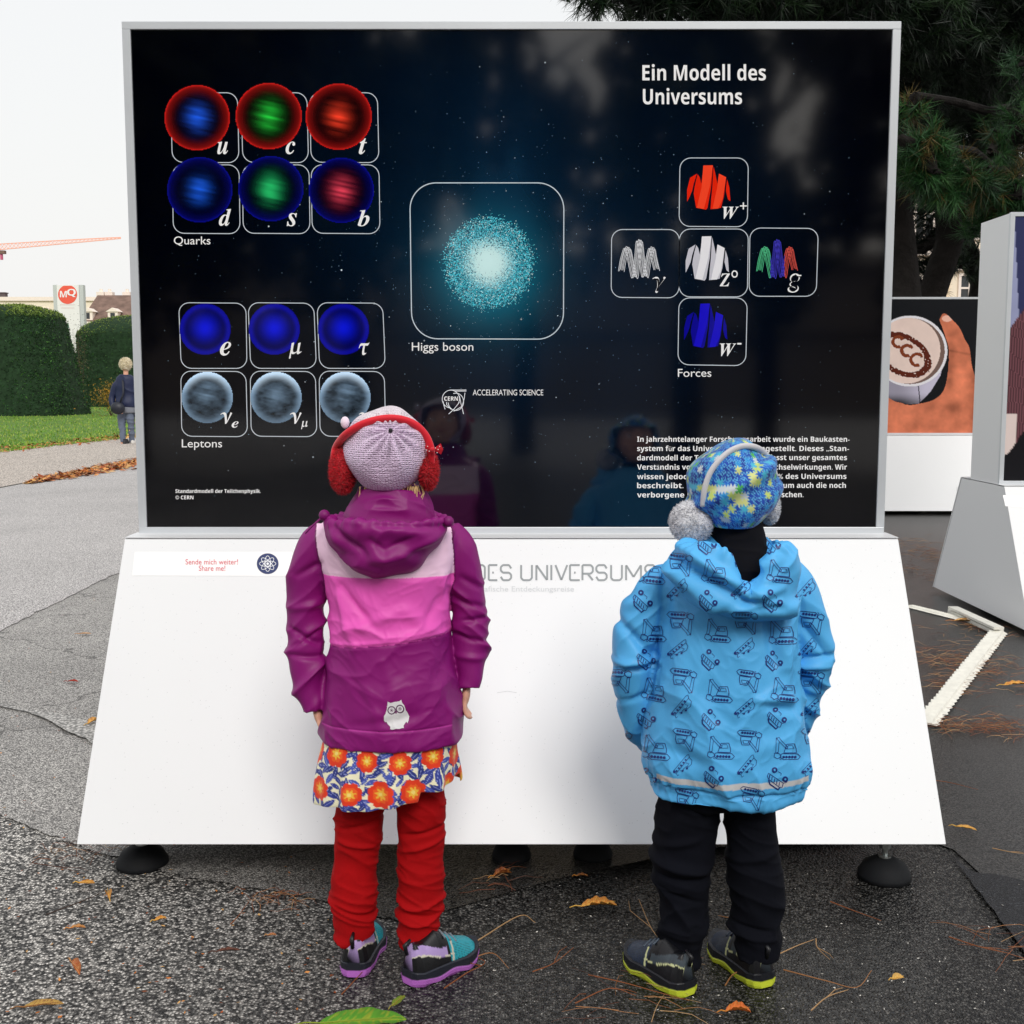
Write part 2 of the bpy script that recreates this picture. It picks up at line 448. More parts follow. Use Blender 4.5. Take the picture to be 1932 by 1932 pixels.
def stand_shell(root, x0, x1, yf, z0, z1, thick=.4, base_out=.42, gap=.117, skirt_top=None, mid=False):
    """upper frame box with printed face + tapered base; front face looks to -y"""
    ts = z0 - .002; yb = yf + thick
    w = .025
    # upper box body, set behind the frame bars
    b = MB(); b.box((x0 + .003, yf + .02, z0), (x1 - .003, yb - .02, z1 - .003)); b.build('cabinet', M_WHITE, root)
    f = MB()
    f.box((x0, yf, z1 - w * .8), (x1, yf + .0195, z1)); f.build('frame_bar', M_ALU, root, bevel=.0012)
    f = MB(); f.box((x0, yf, z0), (x1, yf + .0195, z0 + .021)); f.build('frame_bar', M_ALU, root, bevel=.0012)
    for a, c in ((x0, x0 + .022), (x1 - .022, x1)):
        f = MB(); f.box((a, yf, z0 + .0212), (c, yf + .0195, z1 - w * .8 - .0002)); f.build('frame_bar', M_ALU, root, bevel=.0012)
    # base: front and rear sloping sheets, end plates, ledge
    so = .09 if skirt_top is None else skirt_top
    xa, xb = x0 - .01, x1 + .01
    t0, b0 = yf - so, yf - base_out - .09
    t1, b1 = yb + so, yb + base_out + .09
    zb = gap
    s = MB(); s.slab([(xa, t0, ts), (xb, t0, ts), (xb, b0, zb), (xa, b0, zb)], (0, .012, .004)); s.build('front_sheet', M_BASE, root, bevel=.0015)
    s = MB(); s.slab([(xa, t1, ts), (xa, b1, zb), (xb, b1, zb), (xb, t1, ts)], (0, -.012, .004)); s.build('rear_sheet', M_WHITE, root, bevel=.0015)
    s = MB(); s.box((xa, t0 + .001, ts + .0045), (xb, yf + .02, ts + .0065)); s.box((xa, yb - .02, ts + .0045), (xb, t1 - .001, ts + .0065)); s.build('ledge', M_WHITE, root)
    for x, d in ((xa, 1), (xb, -1)):
        s = MB(); s.slab([(x + d * .002, t0 + .014, ts), (x + d * .002, b0 + .016, zb + .004), (x + d * .002, b1 - .016, zb + .004), (x + d * .002, t1 - .014, ts)], (d * .004, 0, 0))
        s.build('end_plate', M_WHITE, root)
    return (t0, b0, ts, zb)

def lamp_foot(root, x, y, top, r=.085):
    """threaded levelling foot: black rubber pad, steel rod, nut"""
    p = MB(); p.rings([(x, y, .0, r, r), (x, y, .012, r, r), (x, y, .035, r * .8, r * .8), (x, y, .05, r * .42, r * .42), (x, y, .052, r * .3, r * .3)], 28)
    o = p.build('foot_pad', M_RUBBER, root, smooth=True)
    q = MB(); q.tube([(x, y, .05), (x, y, top)], .006, 10); q.build('threaded_rod', M_STEEL, o)
    q = MB(); q.tube([(x, y, .075), (x, y, .087)], .014, 6); q.tube([(x, y, .053), (x, y, .057)], .016, 12); q.build('nut', M_STEEL, o)

D0 = 3.2
z_top = atY(966, 40, D0).z; z_bot = atY(966, 1009, D0).z
X0 = atY(245, 524, D0).x; X1 = atY(1685, 524, D0).x
mx_ = (X0 + X1) / 2; X0, X1 = mx_ - 1.0225, mx_ + 1.0225
stand = thing('exhibition_stand', 'large white exhibition stand with black particle physics poster facing the two children', 'exhibition stand', (mx_, D0 + .2, 0))
T0, B0, TS, ZB = stand_shell(stand, X0, X1, D0, z_bot, z_top, gap=.117)
FP, FN = (0, D0 + .006, 0), (0, -1, 0)                # plane of the printed face
SKP = Vector((0, T0, TS)); SKN = Vector((0, -(TS - ZB), (T0 - B0))).normalized()   # plane of the sloping front sheet
if SKN.y > 0: SKN = -SKN
for px, py in ((262, 1640), (1668, 1655), (965, 1628), (1120, 1625)):
    g = gnd(px, py); lamp_foot(stand, g.x, max(g.y, B0 + .06) + (.03 if px < 1500 else .0), ZB + .12, .05 if px not in (262, 1668) else .064)
for px in (330, 1600):
    g = gnd(px, 1600); lamp_foot(stand, g.x, 3.95, ZB + .1)

# printed sheet: black with a faint blue star haze in the middle
def sky_paint(u, v):
    P = np.stack([u * 2.0, v * 1.35, u * 0], 1)
    c = np.zeros((len(u), 3)) + SA(0, 0, 5)
    d = np.hypot((u - .52) * 1.5, (v - .42) * 1.0)
    haze = np.exp(-(d / .40) ** 2) * (.45 + .55 * np.clip(.5 + 1.0 * fbm(P, (2.6, 1.6, 1), 2, 4), 0, 1))
    c += haze[:, None] * SA(6, 32, 54)
    sp = .7 * np.exp(-(np.hypot((u - .50) * 1.6, (v - .30)) / .13) ** 2) * np.clip(.4 + fbm(P, (6, 3, 1), 4, 3), 0, 1)
    c += sp[:, None] * SA(20, 52, 74)
    hg = np.hypot((u - .4697) * 1.5, v - .475); c += np.exp(-(hg / .085) ** 2)[:, None] * SA(30, 120, 140) + np.exp(-(hg / .13) ** 2)[:, None] * SA(4, 40, 56)
    return c
BG = [(243 - 4, 52), (1688, 52), (1660, 1001), (273, 1001)]
wpl = onpl(0, 0, FP, FN)
zt, zb_ = atY(966, 50, D0 + .006).z, atY(966, 1002, D0 + .006).z
def planequad(x0, x1, z1, z0, y):
    pass
# sheet is a true rectangle between the frame bars
def rect_grid(name, x0, x1, z1, z0, y, nx, ny, fn, m, parent):
    u, v = np.meshgrid(np.linspace(0, 1, nx), np.linspace(0, 1, ny)); u = u.ravel(); v = v.ravel()
    V = np.stack([x0 + (x1 - x0) * u, np.full_like(u, y), z1 + (z0 - z1) * v], 1)
    idx = np.arange(nx * ny).reshape(ny, nx)
    Fc = np.stack([idx[:-1, :-1], idx[1:, :-1], idx[1:, 1:], idx[:-1, 1:]], -1).reshape(-1, 4)
    return obj(name, V, Fc, m, parent, col=fn(u, v))
poster = rect_grid('poster', X0 + .0205, X1 - .0205, z_top - .0185, z_bot + .0195, D0 + .006, 420, 280, sky_paint, M_PRINT, stand)

# stars
fl = Flat(.0002); rs = np.random.default_rng(11)
for i in range(1200):
    a = rs.uniform(0, 2 * math.pi)
    if i % 3: r = abs(rs.normal(0, 1)); x, y = 925 + r * math.cos(a) * 290, 520 + r * math.sin(a) * 250
    else: x, y = rs.uniform(300, 1630), rs.uniform(200, 900)
    if not (262 < x < 1655 and 70 < y < 980): continue
    s = rs.choice([.4, .55, .75, 1.1, 1.9], p=[.5, .32, .13, .04, .01]); k = rs.uniform(.35, 1)
    cc = tuple(np.array((.55, .8, 1.0)) * k) if s < 1 else tuple(np.array((.85, .95, 1.0)) * k)
    fl.poly([(x - s, y), (x, y - s), (x + s, y), (x, y + s)], cc)
fl.build('star_print', FP, FN, M_PRINT, poster, off=.0003)
# Higgs cloud
fl = Flat(.0011); cx, cy, R0 = 922, 496, 88
for i in range(15000):
    a = rs.uniform(0, 2 * math.pi)
    r = R0 * min(abs(rs.normal(0, .62)), 2) if i % 2 else R0 * math.sqrt(rs.uniform(0, 1)) * .98
    if r > R0 * 1.06 or (r > R0 * .9 and rs.uniform() < .5): continue
    x, y = cx + r * math.cos(a), cy + r * math.sin(a) * 1.02
    q = max(0, 1 - r / (R0 * .62)); s = rs.uniform(.55, 1.2) * (1 + .8 * q)
    t = min(1, q * 1.5 + rs.uniform(0, .25)) if rs.uniform() < .9 else 1
    c = np.array((.02, .50, .64)) * (1 - t) * rs.uniform(.45, 1.8) + np.array((.70, 1.0, 1.0)) * t
    fl.poly([(x - s, y), (x, y - s), (x + s, y), (x, y + s)], tuple(c))
fl.build('particle_cloud_print', FP, FN, M_PRINT, poster, off=.0006)

W_ = (.86, .88, .9)
def tile(q, r=.16, w=1.5):
    """rounded outline inside a measured quadrilateral"""
    fl = Flat(); P = rrect(0, 0, 1, 1, r, 7)
    fl.line(warp_quad(P, q), w, True, (.62, .68, .74)); fl.build('tile_outline', FP, FN, M_PRINT, poster, off=.0008)
def disc(cx, cy, R, fn, name='particle_print'):
    q = [(cx - R, cy - R), (cx + R, cy - R), (cx + R, cy + R), (cx - R, cy + R)]
    return paint_grid(name, q, 74, 74, lambda u, v: fn((u - .5) * 2, (v - .5) * 2), FP, FN, M_PRINT, poster, off=.0011,
                      mask=lambda u, v: np.hypot(u - .5, v - .5) <= .497)
def streaks(x, y, seed):
    P = np.stack([x * 1.2 + .5 * y, y * 14 - 3.0 * x, x * 0 + seed], 1)
    return np.clip(.72 + .55 * vn(P, 1.0, seed), 0, 1.3)
def quark(ring, core, soft=1.0, sd=0):
    ring, core = np.array(ring), np.array(core)
    def fn(x, y):
        r = np.hypot(x, y); st = streaks(x, y, sd)
        rim = np.exp(-((1 - r) / .055) ** 2) * .9 + sst(.5, 1.0, r) ** 2 * .34
        glow = np.exp(-(np.hypot(x * 1.15, y) / .34) ** 2) * st
        base = SA(9, 2, 6) if soft > .9 else SA(0, 0, 22)
        return base + ring * rim[:, None] * soft + core * glow[:, None]
    return fn
RED, BLU = SA(215, 32, 26), SA(22, 26, 196)
def lepton(x, y):
    r = np.hypot(x, y); g = np.exp(-(np.hypot(x, y + .05) / .45) ** 2)
    return SA(1, 2, 52) + SA(8, 22, 225) * g[:, None] + SA(14, 14, 170) * (np.exp(-((.9 - r) / .12) ** 2) * .8)[:, None]
def neutrino(sd):
    def fn(x, y):
        r = np.hypot(x, y); st = streaks(x, y, sd)
        n = fbm(np.stack([x * 3, y * 6, x * 0], 1), 1.5, sd, 4)
        l = .08 + .85 * sst(.6, 1, r) ** 1.5 * (.75 - .45 * y) + .42 * np.exp(-(np.hypot(x, y + .15) / .38) ** 2) * st + .13 * n
        return SA(146, 180, 212) * np.clip(l * 1.2, .03, 2)[:, None] + SA(190, 205, 215) * (np.clip(-y - .15, 0, 1) * 1.0 * sst(.55, .95, r))[:, None]
    return fn
# top block of six
xs0 = [(323, 448, 445 - 3), (456, 580, 0), (584, 713, 0)]
cols = [((323, 449), (327, 451)), ((456, 580), (459, 583)), ((585, 713), (589, 715))]
for j, ((a0, a1), (b0, b1)) in enumerate(cols):
    tile([(a0 - 1, 175), (a1 - 1, 175), (a1 + 2, 308 - 1), (a0 + 2, 306)]); tile([(b0 - 2, 311), (b1, 311), (b1 + 2, 441), (b0, 440)])
GR, RC = SA(40, 205, 60), SA(255, 60, 34)
for (cx, cy), c, sd in (((372, 222), SA(28, 92, 235), 1), ((507, 219), SA(36, 210, 66), 2), ((639, 220), SA(255, 66, 40), 3)):
    disc(cx, cy, 64 if cx > 400 else 63, quark(RED, c * 1.1, 1.0, sd))
for (cx, cy), c, sd in (((377, 358), SA(30, 96, 235), 4), ((511, 356), SA(44, 214, 118), 5), ((644, 359), SA(245, 70, 92), 6)):
    disc(cx, cy, 63, quark(BLU * .9, c * 1.1, .55, sd))
for j, x in enumerate((337, 468, 598)):
    tile([(x, 571), (x + 124 + (j == 0) * 3 - (j == 2) * 0, 572), (x + 129, 695), (x + 5, 695)])
    tile([(x + 4, 700), (x + 127, 701), (x + 130, 824), (x + 6, 823)])
    disc(387 + j * 130.5, 621, 49.5, lepton)
    disc(391 + j * 130, 750, 49.5, neutrino(20 + j))
fl = Flat(); fl.line(warp_quad(rrect(0, 0, 1, 1, .17, 12), [(773, 345), (1064, 345), (1063, 640), (777, 639)]), 1.9, True, (.62, .7, .76)); fl.build('tile_outline', FP, FN, M_PRINT, poster, off=.0008)
for q in ([(1283, 298), (1412, 298), (1410, 428), (1281, 427)], [(1154, 433), (1282, 433), (1281, 562), (1153, 561)], [(1282, 432), (1412, 432), (1410, 560), (1281, 560)],
          [(1415, 430), (1544, 431), (1540, 559), (1413, 559)], [(1281, 562), (1410, 562), (1407, 690), (1279, 688)]):
    tile(q)
# force emblems
EP = [[(680,420),(680,320),(705,220),(762,185),(735,270),(722,330),(700,380)],
      [(768,190),(785,215),(798,270),(812,170),(815,118),(895,116),(880,300),(850,470),(838,486),(755,470),(735,350),(742,300),(755,240)],
      [(900,125),(918,200),(932,270),(945,185),(1005,215),(985,380),(962,470),(875,482),(880,400),(890,300)],
      [(1012,232),(1032,300),(1040,415),(1020,400),(1003,330)]]
def emblem(dx, dy, c1, c2):
    fl = Flat()
    for i, p in enumerate(EP):
        fl.poly([(1142.1 + (x + dx) * .2268, 285.5 + (y + dy) * .2268) for x, y in p], c1)
    fl.cz = .0004
    for p in ([(815,118),(895,116),(870,290),(820,480),(760,470),(800,300)], [(945,185),(1005,215),(975,400),(940,476),(890,480),(930,300)]):
        fl.poly([(1142.1 + (x + dx) * .2268, 285.5 + (y + dy) * .2268) for x, y in p], c2)
    fl.build('force_emblem_print', FP, FN, M_PRINT, poster, off=.0009)
emblem(0, 0, S(235, 38, 12), S(255, 72, 40)); emblem(-12, 590, S(205, 205, 215), S(240, 240, 245)); emblem(-25, 1150, S(14, 10, 150), S(26, 16, 205))
# rear faces of each emblem share a plane with the band; lift the band print slightly
def wave(xs, dx, cfn, w=.95, n=6):
    fl = Flat()
    for k in range(n):
        P = crom([(x + dx + (k - n / 2 + .5) * 9.5, y + (k % 2) * 6 + abs(k - n / 2 + .5) * 7 - 10) for x, y in xs], 10)
        P = [(1142.1 + x * .2268, 285.5 + y * .2268) for x, y in P]
        V, Fc = stroke(P, w)
        c = [cfn(p[0]) for p in P] * 2
        n0 = len(fl.v); fl.v += [tuple(p) for p in V]; fl.z += [k * .0001] * len(V); fl.f += [tuple(i + n0 for i in f) for f in Fc]; fl.c += c
    fl.build('force_emblem_print', FP, FN, M_PRINT, poster, off=.0009)
ZZ = [(132, 990), (152, 880), (185, 800), (222, 960), (245, 1045), (265, 900), (283, 738), (305, 900), (330, 1040), (352, 930), (385, 800), (405, 880), (428, 980)]
wave(ZZ, 0, lambda x: (.8, .82, .86))
wave(ZZ, 1148, lambda x: (.1, .62, .3) if x < 1453.5 else ((.06, .05, .55) if x < 1480 else (.75, .1, .08)))

# letters under the particles (ink boxes measured in the photograph)
def it(s):
    r = ''
    for ch in s:
        if 'a' <= ch <= 'z': r += chr(0x1D482 + ord(ch) - 97)
        elif 'A' <= ch <= 'Z': r += chr(0x1D468 + ord(ch) - 65)
        else: r += {'μ': '𝝁', 'τ': '𝝉', 'ν': '𝝂', 'γ': '𝜸'}.get(ch, ch)
    return r
for s, b in (('u', (410, 267, 430, 291)), ('c', (539, 267, 557, 291)), ('t', (677, 261, 692, 291)), ('d', (413, 394, 436, 426)), ('s', (541, 402, 560, 427)), ('b', (675, 396, 697, 427)),
             ('e', (415, 645, 436, 671)), ('μ', (545, 646, 569, 677)), ('τ', (677, 646, 697, 670)), ('ν', (416, 778, 438, 800)), ('e', (437, 795, 450, 807)), ('ν', (547, 778, 569, 800)), ('μ', (568, 794, 581, 810)),
             ('ν', (677, 778, 699, 800)), ('τ', (700, 794, 711, 808)),
             ('W', (1363, 390, 1394, 413)), ('Z', (1358, 516, 1377, 540)), ('W', (1358, 648, 1389, 672))):
    put_text(it(s), b, FP, FN, M_PAINT, poster, off=.0014)
for s, b in (('+', (1396, 382, 1409, 395)), ('o', (1380, 510, 1392, 524)), ('-', (1391, 647, 1399, 650))):
    put_text(s, b, FP, FN, M_PAINT, poster, off=.0014)
M_HOLL = mat('grey_lettering', (.35, .37, .42), .07, ior=1.75)
put_text(it('γ'), (1231, 522, 1256, 553), FP, FN, M_PAINT, poster, off=.0014); put_text(it('g'), (1486, 516, 1512, 552), FP, FN, M_PAINT, poster, off=.0014)
put_text(it('γ'), (1234, 525, 1253, 550), FP, FN, mat('black_lettering', (.003, .003, .008), .07, ior=1.75), poster, off=.0018)
put_text(it('g'), (1489, 519, 1509, 549), FP, FN, bpy.data.materials['black_lettering'], poster, off=.0018)
for s, b in (('Quarks', (328, 446, 397, 464)), ('Leptons', (343, 829, 419, 849)), ('Higgs boson', (777, 646, 893, 667)), ('Forces', (1279, 696, 1342, 711)), ('ACCELERATING SCIENCE', (892, 735, 1025, 746))):
    put_text(s, b, FP, FN, M_PAINT, poster, off=.0014)
for s, b in (('Ein Modell des', (1212, 121, 1445, 152)), ('Universums', (1213, 166, 1400, 197)), ('Standardmodell der Teilchenphysik.', (331, 930, 492, 9.6)), ('© CERN', (331, 942, 365, 9.6)),
             ('In jahrzehntelanger Forschungsarbeit wurde ein Baukasten-', (1202, 833.5, 1603, 13.6)),
             ('system für das Univer', (1202, 851, 1353, 13.6)), ('zusammengestellt. Dieses „Stan-', (1364, 851, 1602, 13.6)),
             ('dardmodell der Teilchen', (1202, 868.5, 1366, 13.6)), ('umfasst unser gesamtes', (1429, 868, 1598, 13.6)),
             ('Verständnis von Materie', (1202, 886, 1370, 13.6)), ('Wechselwirkungen. Wir', (1441, 886, 1598, 13.6)),
             ('wissen jedoch, dass es', (1202, 904, 1367, 13.6)), ('5 % des Universums', (1456, 903.5, 1597, 13.6)),
             ('beschreibt. Es ist', (1202, 921, 1336, 13.6)), ('sich um auch die noch', (1447, 920.5, 1596, 13.6)),
             ('verborgene Materie', (1202, 938.5, 1356, 13.6)), ('zu erforschen.', (1421, 938, 1516, 13.6))):
    put_text(bold(s), b, FP, FN, M_PAINT, poster, off=.0014)
# round laboratory emblem
fl = Flat(); wl = 1.3
def arc(cx, cy, rx, ry, a0, a1, n=20): return [(cx + rx * math.cos(math.radians(a0 + (a1 - a0) * k / n)), cy + ry * math.sin(math.radians(a0 + (a1 - a0) * k / n))) for k in range(n + 1)]
def lg(x, y): return (757.0 + x * .1718, 703.9 + y * .1718)
for P in (arc(545, 285, 95, 98, 95, 395, 30), arc(600, 315, 85, 95, -110, 175, 30), [(540, 186), (715, 186)], [(590, 198), (715, 198)], [(700, 215), (692, 280), (668, 365), (575, 420), (520, 450)][:4],
          [(640, 250), (655, 330), (685, 450)], [(640, 320), (575, 400), (520, 450)], [(460, 310), (470, 360), (482, 398)], [(498, 318), (500, 350), (550, 400)]):
    fl.line([lg(*p) for p in P], wl, False, (.85, .88, .92))
fl.build('emblem_print', FP, FN, M_PRINT, poster, off=.0009)
put_text(bold('CERN'), (838, 748, 864, 756), FP, FN, M_PAINT, poster, off=.0014)

# lettering on the sloping sheet
M_GREYTX = mat('grey_lettering_mat', S(168, 172, 174), .45)
M_LTGREY = mat('pale_grey_lettering', S(205, 208, 210), .45)
M_REDTX = mat('red_lettering', S(214, 66, 84), .45)
M_PINKTX = mat('pale_pink_lettering', S(232, 200, 205), .45)
def tech(ch, x0, x1, y0=1066, y1=1094.5):
    m = (y0 + y1) / 2; k = 4; xm = (x0 + x1) / 2
    return {'D': [[(x0, y1), (x0, y0), (x1 - k, y0), (x1, y0 + k), (x1, y1 - k), (x1 - k, y1), (x0, y1)]],
            'E': [[(x1, y0), (x0, y0), (x0, y1), (x1, y1)], [(xm - 1.5, m), (xm + 1.5, m)]],
            'S': [[(x1, y0 + k * 1.6), (x1 - k, y0), (x0 + k, y0), (x0, y0 + k), (x0, m - k), (x0 + k, m), (x1 - k, m), (x1, m + k), (x1, y1 - k), (x1 - k, y1), (x0 + k, y1), (x0, y1 - k * 1.6)]],
            'U': [[(x0, y0), (x0, y1 - k), (x0 + k, y1), (x1 - k, y1), (x1, y1 - k), (x1, y0)]],
            'N': [[(x0, y1), (x0, y0), (x1, y1), (x1, y0)]], 'I': [[(xm, y0), (xm, y1)]], 'V': [[(x0, y0), (xm, y1), (x1, y0)]],
            'R': [[(x0, y1), (x0, y0), (x1 - k, y0), (x1, y0 + k), (x1, m - k + 2), (x1 - k, m + 2), (x0, m + 2)], [(xm, m + 2), (x1, y1)]],
            'M': [[(x0, y1), (x0, y0), (xm, y1 - 6), (x1, y0), (x1, y1)]]}[ch]
def dense(P, d=1.0):
    """repeat the corner points close together so the ribbon turns sharply"""
    out = []
    for i, p in enumerate(P):
        p = np.array(p, float)
        if 0 < i < len(P) - 1:
            a = np.array(P[i - 1], float) - p; b = np.array(P[i + 1], float) - p
            out += [p + a / np.linalg.norm(a) * d, p + b / np.linalg.norm(b) * d]
        else: out.append(p)
    return out
for ch, a, b in (('D', 350-75, 350), ('E', 378, 440), ('S', 465, 540), ('U', 612, 690), ('N', 722, 800), ('I', 826, 834), ('V', 860, 945), ('E', 965, 1035), ('R', 1055, 1130), ('S', 1155, 1230), ('U', 1262, 1340), ('M', 1370, 1478), ('S', 1508, 1583)):
    fl = Flat()
    for P in tech(ch, (1240 + a * .3934) / 1.506, (1240 + b * .3934) / 1.506):
        fl.line(dense(P), 3.6, False, S(140, 146, 148))
    fl.build('lettering', SKP, SKN, M_MATPRINT, stand, off=.0009)
put_text('fotogr', (868, 1107, 912, 1119), SKP, SKN, M_LTGREY, stand, off=.0009)
put_text('afische Entdeckungsreise', (914, 1106, 1083, 1119), SKP, SKN, M_LTGREY, stand, off=.0009)
fl = Flat(); fl.line([(938, 1307), (958, 1304), (975, 1307)], .8, False, (.55, .56, .57)); fl.build('scratch', SKP, SKN, M_MATPRINT, stand, off=.0006)
M_STICK = mat('white_sticker', (.93, .93, .93), .3)
def sticker(q, parent, P, N, name='sticker'):
    fl = Flat(); fl.poly(q); return fl.build(name, P, N, M_STICK, parent, off=.0006)
stk = sticker([(254, 1041), (552, 1041), (548, 1087), (249, 1086)], stand, SKP, SKN)
put_text('Sende mich weiter!', (350, 1055, 449, 1065), SKP, SKN, M_REDTX, stk, off=.0012)
put_text('Share me!', (375, 1067, 425, 1077), SKP, SKN, M_REDTX, stk, off=.0012)
fl = Flat(); fl.poly(arc(505, 1063.5, 20.5, 19.5, 0, 354, 48), SA(28, 44, 98).tolist()); fl.build('emblem_print', SKP, SKN, M_MATPRINT, stk, off=.0012)
fl = Flat(); wc = (.9, .92, .95)
for a in (0, 45, 90, 135):
    ca, sa = math.cos(math.radians(a)), math.sin(math.radians(a))
    P = [(505 + 15.5 * math.cos(t) * ca - 5.5 * math.sin(t) * sa, 1063.5 + (15.5 * math.cos(t) * sa + 5.5 * math.sin(t) * ca) * .95) for t in np.linspace(0, 2 * math.pi, 40, endpoint=False)]
    fl.line(P, .9, True, wc)
fl.poly(arc(505, 1063.5, 2.4, 2.4, 0, 340, 14), wc); fl.line(arc(505, 1063.5, 4.8, 4.6, 0, 345, 20), .8, True, wc)
fl.build('emblem_line_print', SKP, SKN, M_MATPRINT, stk, off=.0016)
# ---------------------------------------------------------------- the two further stands
def cup_paint(u, v):
    X = 1447 + u * 402; Y = 563 + v * 258
    x = (X - 1593.6) / .2405; y = (Y - 498) / .2405
    P = np.stack([x / 100, y / 100, x * 0], 1); n1 = fbm(P, 1.2, 5, 4); n2 = vn(P, 9, 8)
    c = np.zeros((len(u), 3)) + SA(6, 10, 18)
    def inpoly(poly):
        r = np.zeros(len(x), bool); m = len(poly)
        for i in range(m):
            (ax, ay), (bx, by) = poly[i], poly[(i + 1) % m]
            k = ((ay > y) != (by > y)) & (x < (bx - ax) * (y - ay) / (by - ay + 1e-9) + ax); r ^= k
        return r
    hand = crom([(750, 435), (772, 392), (800, 388), (852, 432), (915, 500), (960, 590), (1000, 660), (1025, 800), (1060, 900), (1110, 1000), (1110, 1400), (100, 1400), (150, 1100), (350, 1040), (500, 1112), (620, 1105), (745, 1065), (820, 960), (838, 700), (800, 560), (750, 435)], 4)
    k = inpoly(hand)
    sh = .75 + .35 * n1 + .25 * np.exp(-(((x - 930) / 60) ** 2 + ((y - 950) / 140) ** 2)) + .25 * np.exp(-(((x - 450) / 90) ** 2 + ((y - 1220) / 90) ** 2)) - .3 * np.exp(-(((x - 900) / 80) ** 2 + ((y - 1140) / 50) ** 2)) - .25 * sst(1000, 1060, x)
    sh -= .18 * np.exp(-((y - 690 - .2 * (x - 900)) / 9) ** 2) * (x > 840)
    sh -= .3 * sst(70, 0, np.abs(x - 850 - (y - 600) * .02)) * sst(520, 700, y) * sst(1040, 900, y); c[k] = (SA(236, 136, 100)[None] * np.clip(sh, .10, 1.4)[:, None])[k]
    k2 = k & (np.hypot((x - 812) / 42, (y - 425) / 26) < 1); c[k2] = SA(245, 190, 170)
    body = inpoly([(300, 940), (822, 640), (775, 880), (700, 1010), (610, 1105), (520, 1110), (420, 1090), (300, 1020)])
    bs = .55 + .5 * sst(420, 720, x) - .55 * sst(1010, 1110, y)
    c[body] = (SA(205, 200, 222)[None] * np.clip(bs, .06, 1)[:, None])[body]
    k = body & (abs(x - 600 - (y - 950) * .13) < 4); c[k] = SA(40, 36, 50)
    def ell(cx, cy, a, b, t):
        ct, s_ = math.cos(t), math.sin(t); X1 = (x - cx) * ct + (y - cy) * s_; Y1 = -(x - cx) * s_ + (y - cy) * ct
        return np.hypot(X1 / a, Y1 / b)
    rim = ell(525, 685, 300, 282, .25)
    c[rim < 1] = SA(236, 234, 240)
    c[rim < .93] = SA(120, 96, 88)
    foam = ell(505, 682, 262, 262, .25)
    k = foam < 1; c[k] = (SA(238, 214, 204)[None] * (1 + .12 * n1)[:, None])[k]
    r1 = ell(470, 715, 232, 150, .5)
    br = (abs(r1 - .93) < .13 + .06 * n2) & k & (n2 > -.55); c[br] = SA(92, 34, 20)
    for cx, cy, rr in ((425, 610, 40), (500, 680, 42), (580, 752, 46)):
        d = np.hypot(x - cx, y - cy); a = np.degrees(np.arctan2(y - cy, x - cx))
        q = (abs(d - rr) < 13 + 6 * n2) & (abs(a - 20) > 42) & k; c[q] = SA(128, 58, 30)
    return c
def dance_paint(u, v):
    P = np.stack([u * 2.0, v * 1.3, u * 0], 1); n = fbm(P, 5, 6, 4)
    t = u * 9 + v * 1.2
    c = SA(150, 155, 190)[None] * (1 + .25 * n)[:, None]
    k = ((u * 6.0 - v * .35) % 1.0 < .22); c = np.where(k[:, None], SA(48, 52, 92)[None], c)
    k = (v > .42 - u * 2.2) & (v < .93) & (u < .12 + .10 * v + .02 * n) & (u < .20)
    st = .5 + .5 * np.sign(np.sin(u * 900 + v * 60 + 4 * n))
    c = np.where(k[:, None], (SA(112, 70, 78)[None] * (.35 + .8 * st)[:, None]), c)
    k = (v > .74) & (v < .93) & (u < .03); c = np.where(k[:, None], SA(222, 205, 200)[None], c)
    k = v > .90 - .10 * sst(0, .06, u); c = np.where(k[:, None], SA(14, 14, 20)[None], c)
    return c
M_PRINT2 = mat('satin_print', attr=True, rough=.25, spec=.5)
s2 = thing('exhibition_stand', 'white exhibition stand far behind with poster of a hand holding a coffee cup', 'exhibition stand', (3.47, 11.6, 0))
stand_shell(s2, 2.45, 4.495, 11.4, .725, 2.045, gap=.04)
rect_grid('poster', 2.4705, 4.4745, 2.027, .745, 11.406, 420, 270, cup_paint, M_PRINT2, s2)
for x in (2.7, 4.2):
    lamp_foot(s2, x, 10.95, .3)
s3 = thing('exhibition_stand', 'white exhibition stand cut off at the picture edge, its blank end plate facing the yard', 'exhibition stand', (3.5, 6.1, 0))
st3 = stand_shell(s3, 2.47, 4.515, 5.94, .70, 2.055, gap=.03, base_out=.36)
rect_grid('poster', 2.4905, 4.4945, 2.037, .72, 5.946, 300, 220, dance_paint, M_PRINT2, s3)
for x in (2.75, 4.2):
    for y in (5.65, 6.6): lamp_foot(s3, x, y, .25)
sk3P = Vector((0, st3[0], st3[2])); sk3N = Vector((0, -(st3[2] - st3[3]), (st3[0] - st3[1]))).normalized()
if sk3N.y > 0: sk3N = -sk3N
sticker([(1892, 934), (2010, 940), (2010, 962), (1897, 955)], s3, sk3P, sk3N)

